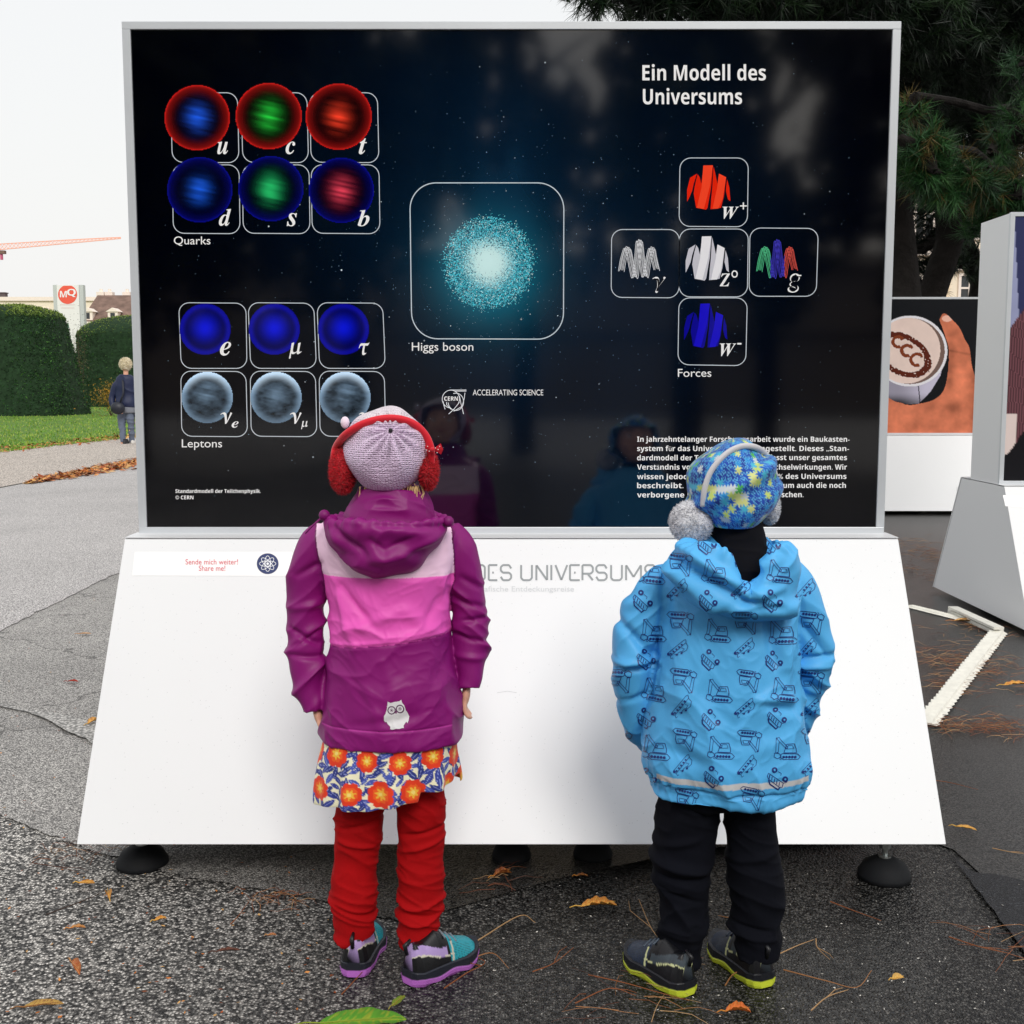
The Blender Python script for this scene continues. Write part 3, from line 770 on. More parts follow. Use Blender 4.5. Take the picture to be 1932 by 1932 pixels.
# ---------------------------------------------------------------- ground
G_COARSE = ground_mat('coarse_asphalt', S(44, 44, 46), S(132, 130, 127), S(255, 250, 242), 150, .45, .005, .7, (.8, .42), wet_shade=(-1.0, .1, .125), crack=.35)
G_FINE = ground_mat('worn_asphalt', S(128, 126, 124), S(200, 196, 192), S(238, 234, 228), 210, .42, .002, .65, (1.1, .2), wet_shade=(-1.15, -.15, .10), crack=.4)
G_PALE = ground_mat('pale_asphalt', S(214, 209, 207), S(230, 225, 223), S(242, 238, 235), 120, .5, .001, .6, (.7, .1))
G_PATH = ground_mat('gravel_path', S(226, 212, 198), S(240, 228, 216), S(246, 236, 226), 60, .5, .001, .9, (.5, .06))
G_SMOOTH = ground_mat('smooth_bitumen', S(30, 30, 33), S(40, 40, 44), S(70, 72, 76), 240, .8, .0012, .5, (1.2, .2))
M_LAWN = mat('lawn_soil', (.10, .19, .03), .9, .2, var=(1.5, .35))
def sheet(name, pts, z, m, label=None):
    V = [(p[0], p[1], z) for p in pts]
    a = sum(V[i][0] * V[(i + 1) % len(V)][1] - V[(i + 1) % len(V)][0] * V[i][1] for i in range(len(V)))
    o = obj(name, V, [tuple(range(len(V)))[::1 if a > 0 else -1]], m)
    return setp(o, kind='structure')
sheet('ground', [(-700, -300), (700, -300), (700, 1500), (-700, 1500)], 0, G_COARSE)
def edge(pts, seed, amp=.012, k=9):
    """a slightly ragged line through ground points"""
    r = np.random.default_rng(seed); P = crom([(p.x, p.y) for p in pts], k)
    P[:, :2] += r.normal(0, amp, P.shape) * np.minimum(1, np.linspace(1, 1, len(P)))[:, None]
    return [tuple(p) for p in P]
e1 = edge([gnd(*p) for p in ((0, 1540), (90, 1576), (160, 1602), (250, 1628), (330, 1652), (430, 1670), (560, 1692), (660, 1716), (760, 1742))], 1, .006)
e2 = edge([gnd(*p) for p in ((1600, 1560), (1785, 1600), (1820, 1650), (1860, 1705), (1932, 1800), (2030, 1960))], 2, .004)
lp1, lp2 = gnd(0, 921), gnd(260, 871); dl = (lp2 - lp1)     # kerb of the gravel path, running away from the viewer
lq1, lq2 = gnd(0, 853), gnd(260, 824); dq = (lq2 - lq1)     # lawn edge
def strip_sheet(name, A, B, z, m):
    """a sheet between two rails with the same number of points"""
    n = len(A); V = [(p[0], p[1], z) for p in A] + [(p[0], p[1], z) for p in B]; Fc = []
    for i in range(n - 1):
        a, b, c = Vector(V[i]), Vector(V[i + 1]), Vector(V[n + i + 1])
        f = (i, i + 1, n + i + 1, n + i); Fc.append(f if (b - a).cross(c - a).z > 0 else f[::-1])
    return setp(obj(name, V, Fc, m), kind='structure')
def monotone(P, k=0, d=.0008):
    out = [P[0]]
    for p in P[1:]:
        if p[k] < out[-1][k] + d: p = (out[-1][0] + d, p[1]) if k == 0 else (p[0], out[-1][1] + d)
        out.append(p)
    return out
front = monotone([(-40, 30.0), (-9, 8.2), (-3, 4.25)] + e1 + [(.1, 2.75), (.5, 2.95), (.9, 3.0)] + e2[2:] + [(2.2, 1.2), (9, -4), (60, -5)])
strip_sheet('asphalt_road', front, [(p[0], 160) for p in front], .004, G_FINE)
pl = monotone(edge([gnd(*p) for p in ((-60, 1235), (0, 1193), (70, 1158), (150, 1118), (227, 1081), (330, 1035), (480, 1010))], 3, .006), 1)
rail = [(-2.9, 3.9)] + pl + [(-2.3, 160)]; kx = lambda y: lp1.x + .05 + (y - lp1.y) * dl.x / dl.y
strip_sheet('pale_road', rail, [(kx(p[1]), p[1]) for p in rail], .008, G_PALE)
pu = edge([gnd(*p) for p in ((-70, 1310), (0, 1333), (60, 1345), (110, 1352), (190, 1372), (260, 1384), (300, 1410), (215, 1420), (170, 1405), (120, 1380), (60, 1352), (0, 1338))], 4, .003, 5)
sheet('cement_patch', pu, .0125, ground_mat('cement_smear', S(188, 185, 180), S(200, 197, 192), S(215, 212, 207), 90, .5, .0008, .5, (1, .06)))
pc = edge([gnd(*p) for p in ((1800, 1625), (1835, 1650), (1875, 1655), (1935, 1668), (2010, 1700), (2080, 1900), (1990, 1890), (1932, 1802), (1862, 1708), (1822, 1655))], 5, .002, 5)
sheet('bitumen_patch', pc, .0085, G_SMOOTH)
sheet('gravel_path', [tuple((lp1 - dl * 3)[:2]), tuple((lp2 + dl * 30)[:2]), tuple((lq2 + dq * 20)[:2]), tuple((lq1 - dq * 3)[:2])], .012, G_PATH)
sheet('lawn', [tuple((lq1 - dq * 3)[:2]), tuple((lq2 + dq * 20)[:2]), (-140, 160), (-140, -1)], .016, M_LAWN)

def blades(name, pts, hh, ww, m, cols, parent=None, seed=0, lean=.4):
    """upright thin triangles at the given points"""
    r = np.random.default_rng(seed); n = len(pts); a = r.uniform(0, 2 * math.pi, n); d = np.stack([np.cos(a), np.sin(a), a * 0], 1)
    h = hh * r.uniform(.6, 1.3, n)
    b = np.asarray(pts); tip = b + np.stack([r.normal(0, lean, n) * h, r.normal(0, lean, n) * h, h], 1)
    V = np.stack([b - d * ww / 2, b + d * ww / 2, tip], 1).reshape(-1, 3)
    c = np.repeat(cols[r.integers(0, len(cols), n)], 3, 0)
    return obj(name, V, np.arange(3 * n).reshape(-1, 3), m, parent, col=c)
M_LEAFCOL = mat('leaf_colours', attr=True, rough=.6, spec=.3)
n = 60000
t1 = RNG.uniform(0, 1, n) ** 1.5 * 7 - .4; t2 = RNG.uniform(0, 1, n) ** 1.6
base = np.array(lq1)[None] + np.array(dq)[None] * t1[:, None]; nrm = np.array([-dq.y, dq.x, 0]) / dq.length
gp = base + nrm * (t2[:, None] * 60 - .2); gp[:, 2] = .016
o = blades('grass', gp, .05, .03, M_LEAFCOL, np.array([S(120, 168, 48), S(150, 182, 66), S(100, 148, 48), S(176, 190, 88)]) * .8, seed=2)
setp(o, 'short bright green lawn grass in front of the clipped hedges', 'grass', kind='stuff')

def flakes(name, P, size, cols, seed, m=None, parent=None, tilt=.35, zspread=.01):
    r = np.random.default_rng(seed); n = len(P); P = np.asarray(P, float)
    a = r.uniform(0, 2 * math.pi, n); s = size * r.uniform(.5, 1.4, n)
    d1 = np.stack([np.cos(a), np.sin(a), r.normal(0, tilt, n)], 1) * s[:, None]; d2 = np.stack([-np.sin(a), np.cos(a), r.normal(0, tilt, n)], 1) * (s * r.uniform(.35, .8, n))[:, None]
    P = P + np.array([0, 0, 1]) * r.uniform(0, zspread, n)[:, None]
    V = np.stack([P - d1, P - d2 * .6 , P + d1, P + d2], 1).reshape(-1, 3)
    V[:, 2] = np.maximum(V[:, 2], .017 if P[:, 1].mean() > 9 else .0095)
    c = np.repeat(cols[r.integers(0, len(cols), n)] * r.uniform(.6, 1.3, (n, 1)), 4, 0)
    return obj(name, V, np.arange(4 * n).reshape(-1, 4), m or M_LEAFCOL, parent, col=c)
AUT = np.array([S(205, 120, 50), S(222, 150, 78), S(170, 84, 38), S(228, 178, 110), S(120, 66, 36)]) * .8
n = 2600; t = RNG.uniform(.1, 1.35, n); w = RNG.normal(0, 1, n)
wid = np.interp(t, [.1, .35, .7, 1.4], [.03, .26, .3, .3])
P = np.array(lp1)[None] + np.array(dl)[None] * t[:, None] + np.array([1, 0, 0]) * (w * wid * .5 + .12)[:, None]; P[:, 2] = .012
setp(flakes('fallen_leaves', P, .05, AUT, 5), 'drift of orange fallen leaves along the path kerb', 'fallen leaves', kind='stuff')
n = 1500; t = RNG.uniform(-.4, 3, n); P = np.array(lq1)[None] + np.array(dq)[None] * t[:, None] + nrm * RNG.normal(.1, .3, n)[:, None]; P[:, 2] = .03
setp(flakes('fallen_leaves', P, .05, AUT, 6), 'scattered brown leaves along the lawn edge', 'fallen leaves', kind='stuff')

# ---------------------------------------------------------------- clipped hedges
def hedge(cx, cy, rt, rb, hs, hp, label, seed, ry=None):
    t = thing('hedge', label, 'hedge', (cx, cy, 0), 0, 'clipped cone hedges on the lawn')
    r = np.random.default_rng(seed)
    n, m = 90, 60; V = []; prof = []
    for i in range(m + 1):
        q = i / m
        if q < .7: z = hs * q / .7; R = rb + (rt - rb) * q / .7
        else: k = (q - .7) / .3; R = rt * max(0.0005, math.cos(k * math.pi / 2)) ** .9; z = hs + (hp - hs) * math.sin(k * math.pi / 2) ** 1.1 + .001
        prof.append((R, z))
    for R, z in prof:
        for k in range(n):
            a = 2 * math.pi * k / n; e = 3.4
            c, s_ = math.cos(a), math.sin(a)
            V.append((cx + math.copysign(abs(c) ** (2 / e), c) * R, cy + math.copysign(abs(s_) ** (2 / e), s_) * R, z))
    V = np.array(V); V += (fbm(V, 3, seed, 3) * .07)[:, None] * np.array([1, 1, .5])
    Fc = [(i * n + k, i * n + (k + 1) % n, (i + 1) * n + (k + 1) % n, (i + 1) * n + k) for i in range(m) for k in range(n)]
    mt = bpy.data.materials.get('hedge_core') or mat('hedge_core', (.014, .034, .014), .9, .2, var=(6, .5))
    obj('crown', V, Fc, mt, t)
    N_ = 26000; q = r.integers(0, len(Fc), N_); fv = V[np.array(Fc)[q]]
    w = r.dirichlet((1, 1, 1, 1), N_); P = (fv * w[:, :, None]).sum(1)
    cc = np.array([S(28, 62, 30), S(40, 84, 36), S(20, 46, 28), S(62, 104, 40)]) * .8
    a = r.normal(0, 1, (N_, 3)); a /= np.linalg.norm(a, axis=1)[:, None]; b = np.cross(a, r.normal(0, 1, (N_, 3))); b /= np.linalg.norm(b, axis=1)[:, None]
    s_ = r.uniform(.03, .07, (N_, 1)); P = P + r.normal(0, .03, P.shape)
    Vv = np.stack([P - a * s_, P + b * s_ * .7, P + a * s_], 1).reshape(-1, 3); Vv[:, 2] = np.maximum(Vv[:, 2], .02)
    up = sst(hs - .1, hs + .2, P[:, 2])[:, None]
    c = cc[r.integers(0, 4, N_)] * r.uniform(.4, 1.5, (N_, 1)) * np.clip(1 + 1.1 * fbm(P, 1.6, seed, 3), .35, 1.7)[:, None]; c = c * (1 - up) + (np.array(S(126, 150, 62)) * .8 * r.uniform(.6, 1.3, (N_, 1))) * up   # hollows darkened in the colour by noise; paler yellow-green toward the crown
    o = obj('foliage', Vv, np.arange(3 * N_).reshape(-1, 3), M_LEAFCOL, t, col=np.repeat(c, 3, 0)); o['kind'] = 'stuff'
    return t
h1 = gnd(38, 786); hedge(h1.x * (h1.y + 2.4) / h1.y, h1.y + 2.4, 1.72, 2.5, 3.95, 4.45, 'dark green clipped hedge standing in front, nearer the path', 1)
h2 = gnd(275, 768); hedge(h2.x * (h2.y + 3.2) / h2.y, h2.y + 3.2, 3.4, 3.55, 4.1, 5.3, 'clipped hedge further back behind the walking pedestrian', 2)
# small shrubs on the lawn
def shrub(p, h, w, cols, label, n=900, seed=0):
    t = thing('shrub', label, 'shrub', (p[0], p[1], 0)); r = np.random.default_rng(seed)
    b = MB()
    for k in range(7):
        a = r.uniform(0, 6.28); b.tube([(p[0], p[1], 0), (p[0] + math.cos(a) * w * .3, p[1] + math.sin(a) * w * .3, h * .55), (p[0] + math.cos(a) * w * .45, p[1] + math.sin(a) * w * .45, h * .9)], [.015, .01, .004], 5)
    b.build('stem', mat('shrub_stem', (.06, .04, .025), .9), t)
    P = np.array([p[0], p[1], h * .55]) + r.normal(0, 1, (n, 3)) * np.array([w * .3, w * .3, h * .22]); P[:, 2] = np.clip(P[:, 2], .03, None)
    a = r.normal(0, 1, (n, 3)); a /= np.linalg.norm(a, axis=1)[:, None]; c2 = np.cross(a, r.normal(0, 1, (n, 3))); c2 /= np.linalg.norm(c2, axis=1)[:, None]
    V = np.stack([P - a * .045, P + c2 * .03, P + a * .045], 1).reshape(-1, 3); V[:, 2] = np.maximum(V[:, 2], .02)
    o = obj('foliage', V, np.arange(3 * n).reshape(-1, 3), M_LEAFCOL, t, col=np.repeat(cols[r.integers(0, len(cols), n)], 3, 0)); o['kind'] = 'stuff'
g = gnd(210, 786); shrub((g.x, g.y), 1.35, 1.1, np.array([S(190, 140, 40), S(140, 120, 40), S(96, 90, 40)]) * .8, 'small yellowing shrub beside the walking pedestrian', 1300, 4)
g = gnd(152, 775); shrub((g.x * (g.y + 6) / g.y, g.y + 6), 4.6, .9, np.array([S(60, 80, 50), S(120, 110, 70), S(70, 60, 50)]) * .8, 'thin straggly bush in the gap between the two hedges', 900, 5)

# ---------------------------------------------------------------- sign pylon, far buildings, crane
M_CREAM = mat('cream_render', S(245, 222, 190), .8, .3, var=(.4, .05))
M_CREAM2 = mat('pale_stone', S(238, 226, 205), .8, .3, var=(.4, .06))
M_ROOF = mat('brown_roof_tiles', S(120, 98, 88), .85, .3, var=(1.2, .35), bump=(8, .05))
M_GLASS = mat('window_glass', (.03, .035, .04), .08)
M_PALE = mat('pale_trim', S(240, 226, 214), .7)
Yp = 75.0
pa, pb = atY(99, 538, Yp), atY(156, 538, Yp)
py_ = thing('sign_pylon', 'tall white sign pylon with red circle emblem behind the hedges', 'sign', ((pa.x + pb.x) / 2, Yp + .3, 0))
b = MB(); b.box((pa.x + .26, Yp, .5), (pb.x - .26, Yp + .5, pa.z)); b.build('panel', mat('pylon_white', (.84, .83, .81), .4), py_)
for x0, x1 in ((pa.x, pa.x + .25), (pb.x - .25, pb.x)):
    b = MB(); b.box((x0, Yp + .05, 0), (x1, Yp + .45, pa.z + .02)); b.build('side_rail', mat('pylon_grey', S(196, 200, 198), .4), py_)
b = MB(); b.box((pa.x + .251, Yp + .06, 0), (pb.x - .251, Yp + .44, .5)); b.build('plinth', M_ALU, py_)
PP, PN = (0, Yp, 0), (0, -1, 0)
cc_ = [p for p in arc(127.5, 555.5, 18, 18, 0, 354, 40)]; cc_ = [(x, max(y, 539)) for x, y in cc_]
fl = Flat(); fl.poly(cc_, S(238, 92, 70)); em = fl.build('emblem', PP, PN, M_MATPRINT, py_, off=.01)
M_WPRINT = mat('white_print', (.9, .88, .88), .4)
put_text(bold('M'), (113, 549, 126, 561), PP, PN, M_WPRINT, em, off=.02); put_text(bold('Q'), (126.5, 545, 143, 560.5), PP, PN, M_WPRINT, em, off=.03)
M_SMALLTX = mat('small_sign_text', S(215, 190, 180), .4)
for y, x0, x1 in ((575, 113, 142), (581, 115, 140)):
    fl = Flat(); fl.line([(x0, y), ((x0 + x1) / 2, y), (x1, y)], .8, False, S(222, 190, 188)); fl.build('sign_line', PP, PN, M_MATPRINT, py_, off=.01)
fl = Flat(); fl.poly([(125, 619), (128.5, 607), (131, 619)], S(70, 110, 90)); fl.poly([(123, 620), (133, 620), (131, 624), (125, 624)], S(70, 70, 70)); fl.build('pictogram', PP, PN, M_MATPRINT, py_, off=.01)
flush_texts()

def window(parent, x, z, w, h, y, frame=M_PALE, deep=.12):
    t = MB(); k = w * .12
    for a, c in (((x - w / 2, z), (x + w / 2, z + k)), ((x - w / 2, z + h - k), (x + w / 2, z + h)), ((x - w / 2, z + k), (x - w / 2 + k, z + h - k)), ((x + w / 2 - k, z + k), (x + w / 2, z + h - k)), ((x - k / 3, z + k), (x + k / 3, z + h - k)), ((x - w / 2 + k, z + h * .62), (x + w / 2 - k, z + h * .62 + k * .7))):
        if a[0] == x - w / 2 + k: t.box((a[0], y - deep + .01, a[1]), (x - k / 3, y, c[1])); t.box((x + k / 3, y - deep + .01, a[1]), (c[0], y, c[1]))
        else: t.box((a[0], y - deep, a[1]), (c[0], y, c[1]))
    f = t.build('window', frame, parent)
    p = MB(); p.box((x - w / 2 + k, y - deep * .4, z + k), (x + w / 2 - k, y - .005, z + h - k)); p.build('pane', M_GLASS, f)
    return f
Yb = 150.0
bl = thing('museum_building', 'cream museum wing with brown mansard roof and dormers behind the hedges', 'building', (-30, Yb, 0))
xa, xb = atY(157, 600, Yb).x, atY(1330, 600, Yb).x; ze = atY(200, 607, Yb).z; zr = atY(200, 557, Yb + 5).z
b = MB(); b.box((xa, Yb, 0), (xb, Yb + 14, ze)); b.build('wall', M_CREAM, bl)
b = MB(); xr = atY(184, 557, Yb + 5).x
b.add([(xa - .3, Yb - .4, ze), (xb, Yb - .4, ze), (xb, Yb + 14, ze), (xa - .3, Yb + 14, ze), (xr, Yb + 5, zr), (xb, Yb + 5, zr), (xb, Yb + 9, zr), (xr, Yb + 9, zr)],
      [(0, 1, 5, 4), (1, 2, 6, 5), (2, 3, 7, 6), (3, 0, 4, 7), (4, 5, 6, 7), (0, 3, 2, 1)]); rf = b.build('roof', M_ROOF, bl)
b = MB(); b.box((xa - .5, Yb - .7, ze - .7), (xb, Yb - .01, ze - .02)); b.box((xa - .3, Yb - .45, ze - 2.3), (xb, Yb - .01, ze - 2.0)); b.build('cornice', M_PALE, bl)
for px in (165, 212.5, 262, 311, 360, 410, 460, 510, 560, 610):
    p = atY(px, 606, Yb - .2); d = MB()
    d.box((p.x - .62, Yb - .1, ze + .15), (p.x + .62, Yb + 3.0, ze + 1.25)); d.add([(p.x - .85, Yb - .25, ze + 1.25), (p.x + .85, Yb - .25, ze + 1.25), (p.x, Yb - .25, ze + 1.75), (p.x - .85, Yb + 3.4, ze + 1.25), (p.x + .85, Yb + 3.4, ze + 1.25), (p.x, Yb + 3.4, ze + 1.75)], [(0, 1, 2), (1, 4, 5, 2), (0, 2, 5, 3), (3, 5, 4), (0, 3, 4, 1)])
    dm = d.build('dormer', M_PALE, bl); w = MB(); w.box((p.x - .28, Yb - .16, ze + .35), (p.x + .28, Yb - .11, ze + 1.1)); w.build('pane', M_GLASS, dm)
for k in range(14):
    for z in (ze - 5.2, ze - 8.6): window(bl, xa + 2 + k * 3.0, z, 1.2, 2.2, Yb)
for px, c in ((191, 0), (207, 1), (240, 0)):
    p = atY(px, 552, Yb + 7); b = MB(); b.box((p.x - .5, Yb + 6.5, zr - .3), (p.x + .5, Yb + 7.5, zr + .55)); b.tube([(p.x, Yb + 7, zr + .55), (p.x, Yb + 7, zr + .95)], .22, 8); b.build('chimney', M_PALE, bl)
b2 = thing('museum_building', 'long pale flat-roofed museum wing showing above the front hedge', 'building', (-60, Yb + 20, 0))
q0, q1 = atY(-80, 560, Yb + 20), atY(156, 560, Yb + 20); zt2 = atY(50, 563, Yb + 20).z
b = MB(); b.box((q0.x, Yb + 20, 0), (q1.x + 2, Yb + 36, zt2)); b.build('wall', M_CREAM2, b2)
b = MB(); b.box((q0.x, Yb + 19.7, zt2 - .35), (q1.x + 2, Yb + 19.99, zt2 + .2)); b.build('cornice', M_PALE, b2)
b = MB(); b.box((q0.x, Yb + 22, zt2), (q1.x + 1, Yb + 34, zt2 + .25)); b.build('roof', mat('grey_roof', S(150, 140, 134), .8), b2)
for k in range(10): window(b2, q0.x + 1.5 + k * 2.2, zt2 - 3.1, 1.0, 1.8, Yb + 20)
for px, h in ((2, 1.5), (85, 1.2), (113, .9)):
    p = atY(px, 560, Yb + 30); t = thing('roof_tree' if px == 85 else 'chimney_stack', {2: 'dark chimney at the far end of the pale wing', 85: 'small round tree rising behind the pale wing', 113: 'low brown chimney beside the sign pylon top'}[px], 'tree' if px == 85 else 'chimney', (p.x, Yb + 30, 0))
    if px == 85:
        b = MB(); b.tube([(p.x, Yb + 37, 0), (p.x, Yb + 37, zt2 + .3)], [.3, .15], 8); b.build('trunk', mat('far_bark', (.06, .05, .04), .9), t)
        r = np.random.default_rng(3); P = np.array([p.x, Yb + 37, zt2 + 1.0]) + r.normal(0, .45, (900, 3)); a = r.normal(0, .2, (900, 3)); c2 = r.normal(0, .2, (900, 3))
        o = obj('crown', np.stack([P - a, P + c2, P + a], 1).reshape(-1, 3), np.arange(2700).reshape(-1, 3), mat('far_leaf', S(84, 100, 84), .9), t)
    else:
        b = MB(); b.box((p.x - .6, Yb + 30, zt2), (p.x + .6, Yb + 31, zt2 + h)); b.box((p.x - .7, Yb + 29.9, zt2 + h), (p.x + .7, Yb + 31.1, zt2 + h + .15)); b.build('shaft', mat('dark_brick', S(96, 84, 84) if px == 2 else S(170, 140, 128), .9), t)
# crane
Yc = 260.0; cr = thing('tower_crane', 'haze-paled orange tower crane with long jib over the museum roofs', 'crane', (atY(-70, 470, Yc).x, Yc, 0))
M_CRANE = mat('hazed_orange_paint', S(238, 176, 150), .6)  # orange paled in the colour to stand for distance haze and overexposure
def cp(px, py, dy=0.0): return atY(px, py, Yc + dy)
jb = MB(); n = 42; prev = None
for i in range(n + 1):
    t = i / n; px = -80 + 308 * t; yb_ = 478.5 - 28.5 * t - (0); yt = yb_ - (11 * (1 - t) ** .8 + 2.0)
    L1, L2, Tt = cp(px, yb_, -.6), cp(px, yb_, .6), cp(px, yt, 0)
    if prev:
        for a, c in ((prev[0], L1), (prev[1], L2), (prev[2], Tt)): jb.bar(a, c, .17)
        for a, c in ((prev[0], Tt), (prev[2], L1), (prev[1], Tt), (prev[0], L2)): jb.bar(a, c, .07)
    jb.bar(L1, Tt, .07); jb.bar(L2, Tt, .07); jb.bar(L1, L2, .07); prev = (L1, L2, Tt)
jb.build('jib', M_CRANE, cr)
mt = MB(); X_ = cp(-80, 470).x; zz = cp(-80, 472).z
for dx in (-.9, .9):
    for dy in (-.9, .9): mt.bar((X_ + dx, Yc + dy, 0), (X_ + dx, Yc + dy, zz + 4), .2)
for k in range(16):
    z0 = zz * k / 16; z1 = zz * (k + 1) / 16
    for dy in (-.9, .9): mt.bar((X_ - .9, Yc + dy, z0), (X_ + .9, Yc + dy, z1), .1)
    for dx in (-.9, .9): mt.bar((X_ + dx, Yc - .9, z0), (X_ + dx, Yc + .9, z1), .1)
mt.build('mast', M_CRANE, cr)
hb = MB(); p = cp(3, 472); hb.box((p.x - .8, Yc - .5, p.z - .8), (p.x + .8, Yc + .5, p.z - .1)); hb.build('trolley', mat('crane_dark', S(120, 96, 80), .7), cr)
p2 = cp(3, 484); hb = MB(); hb.bar((p.x, Yc, p.z - .8), (p2.x, Yc, p2.z + .5), .05); hb.box((p2.x - .25, Yc - .2, p2.z - .7), (p2.x + .25, Yc + .2, p2.z + .5)); hb.build('hook_block', mat('hook_paint', S(190, 90, 120), .7), cr)

# palace facade behind the pines
Yf = 62.0
bp_ = thing('palace_building', 'pale stone palace front with arched windows glimpsed through the pine trunks', 'building', (24, Yf, 0))
b = MB(); b.box((15, Yf, 0), (40, Yf + 12, 11.6)); b.build('wall', M_CREAM2, bp_)
b = MB()
for z in (3.9, 7.9): b.box((15, Yf - .3, z), (40, Yf - .004, z + .35))
b.box((15, Yf - .6, 11.2), (40, Yf - .004, 12.0)); b.build('cornice', M_PALE, bp_)
for k in range(10):
    for z in (1.0, 4.9, 8.7):
        x = 16.4 + k * 2.45; wd = window(bp_, x, z, 1.15, 2.1, Yf)
        b = MB(); b.add([(x - .85, Yf - .3, z + 2.25), (x + .85, Yf - .3, z + 2.25), (x, Yf - .3, z + 2.75), (x - .85, Yf - .003, z + 2.25), (x + .85, Yf - .003, z + 2.25), (x, Yf - .003, z + 2.75)], [(0, 1, 2), (1, 4, 5, 2), (0, 2, 5, 3), (0, 3, 4, 1)])
        b.build('pediment', M_PALE, wd)
b = MB()
for k in range(11): b.box((15.1 + k * 2.45, Yf - .2, 4.26), (15.35 + k * 2.45, Yf - .005, 7.88))
b.build('pilaster', M_CREAM, bp_)
# ---------------------------------------------------------------- trees
M_BARK = mat('pine_bark', (.012, .010, .009), .95, .2, bump=(14, .03, 1.0), var=(5, .5))
M_NEEDLE = mat('pine_needles', attr=True, rough=.5, spec=.35)
def tufts(name, C, Rr, per, L, w, cols, parent, seed, droop=.1, k=None):
    """needle tufts: per long needles around each centre, pointing outward from the twig direction"""
    r = np.random.default_rng(seed); n = len(C)
    D = r.normal(0, 1, (n, 1, 3)) * .5 + Rr[:, None, :]; D = D / np.linalg.norm(D, axis=2)[:, :, None]
    dv = D + r.normal(0, .62, (n, per, 3)); dv /= np.linalg.norm(dv, axis=2)[:, :, None]; dv[:, :, 2] -= droop
    base = C[:, None, :] + D * r.uniform(-.10, .05, (n, per, 1))
    tip = base + dv * (L * r.uniform(.65, 1.15, (n, per, 1)))
    s = np.cross(dv, r.normal(0, 1, (n, per, 3))); s /= np.linalg.norm(s, axis=2)[:, :, None] + 1e-6
    V = np.stack([base - s * w / 2, base + s * w / 2, tip], 2).reshape(-1, 3)
    ci = r.integers(0, len(cols), n)
    c = np.repeat(cols[ci] * r.uniform(.6, 1.35, (n, 1)), per * 3, 0)
    return obj(name, V, np.arange(len(V)).reshape(-1, 3), M_NEEDLE, parent, col=c)
NG = np.array([S(34, 66, 40), S(44, 84, 48), S(26, 52, 36), S(70, 112, 58)]) * .20
def limb(b, p, q, r0, r1, seed, wob=.12, k=7):
    r = np.random.default_rng(seed); p, q = np.array(p, float), np.array(q, float); L = np.linalg.norm(q - p); P = []
    for i in range(k + 1):
        t = i / k; P.append(tuple(p + (q - p) * t + r.normal(0, wob * L / 8, 3) * math.sin(math.pi * t)))
    b.tube(P, list(np.linspace(r0, r1, k + 1)), 9); return P
NG_NEAR = np.array([S(66, 130, 62), S(86, 146, 70), S(50, 104, 56), S(58, 118, 58), S(74, 134, 66), S(44, 92, 50), S(60, 120, 60), S(140, 118, 60)]) * .36  # brighter copy of the needle greens: light on the near bough put into colour
def pine(base, top, r0, label, crown_pts, seed, per=42, dens=1.0, L=.17, group=None, w=.008, cols=None):
    t = thing('pine_tree', label, 'pine tree', (base[0], base[1], 0), 0, group)
    r = np.random.default_rng(seed)
    b = MB(); P = limb(b, base, top, r0, r0 * .35, seed, .10, 10); b.build('trunk', M_BARK, t, smooth=True)
    CC = []; RR = []
    for (cx, cy, cz, rx, ry, rz, cnt) in crown_pts:
        bb = MB(); c = np.array((cx, cy, cz)); j = min(range(len(P)), key=lambda i: abs(P[i][2] - (cz - rz * .2)))
        tgt = c + r.normal(0, .1, 3); limb(bb, P[j], tgt, .05 + rx * .015, .02, int(r.integers(1e6)), .22)
        cnt = int(cnt * dens); d = r.normal(0, 1, (cnt, 3)); d /= np.linalg.norm(d, axis=1)[:, None]
        pos = c + d * (r.uniform(0, 1, (cnt, 1)) ** .45) * np.array([rx, ry, rz])
        for q in pos[:: max(1, cnt // 14)][:14]: limb(bb, tgt, q, .022, .006, int(r.integers(1e6)), .25, 4)
        bb.build('branch', M_BARK, t); CC.append(pos); RR.append(d * .9 + np.array([0, 0, .15]))
    o = tufts('needles', np.vstack(CC), np.vstack(RR), per, L, w, NG if cols is None else cols, t, seed); o['kind'] = 'stuff'
    return t
def crown_px(spec, seed):
    """crown lobes: (px, py, depth, radius m, count)"""
    out = []
    for px, py, Y, R, cnt in spec:
        p = atY(px, py, Y); out.append((p.x, p.y, p.z, R, R * .9, R * .72, cnt))
    return out
pA = gnd(1790, 900); 
def at_d(px, Y): return atY(px, 960, Y).x
pine((at_d(1778, 14), 14, 0), (at_d(1738, 13.2), 13.2, 7.2), .21, 'dark pine with slanting trunk rising between the poster stands',
     crown_px([(1760, 80, 12.5, 1.4, 520), (1850, 120, 12.8, 1.4, 520), (1800, 200, 13, 1.25, 420), (1720, 190, 13.2, 1.0, 300), (1905, 195, 12.5, .95, 300), (1735, 300, 13.4, .7, 190), (1760, 392, 13.8, .55, 80), (1700, 350, 14, .6, 110), (1835, 300, 14, .45, 70),
               (1690, 500, 14.5, .5, 80), (1715, 455, 14.5, .35, 40), (1735, 530, 14.2, .3, 30), (1782, 440, 14.2, .3, 26)], 1) + [(at_d(1738, 13.2), 13.2, 7.4, 1.9, 1.9, 1.0, 420), (at_d(1738, 13.2) + .5, 13.6, 6.2, 2.1, 2.0, .8, 380)], 11)
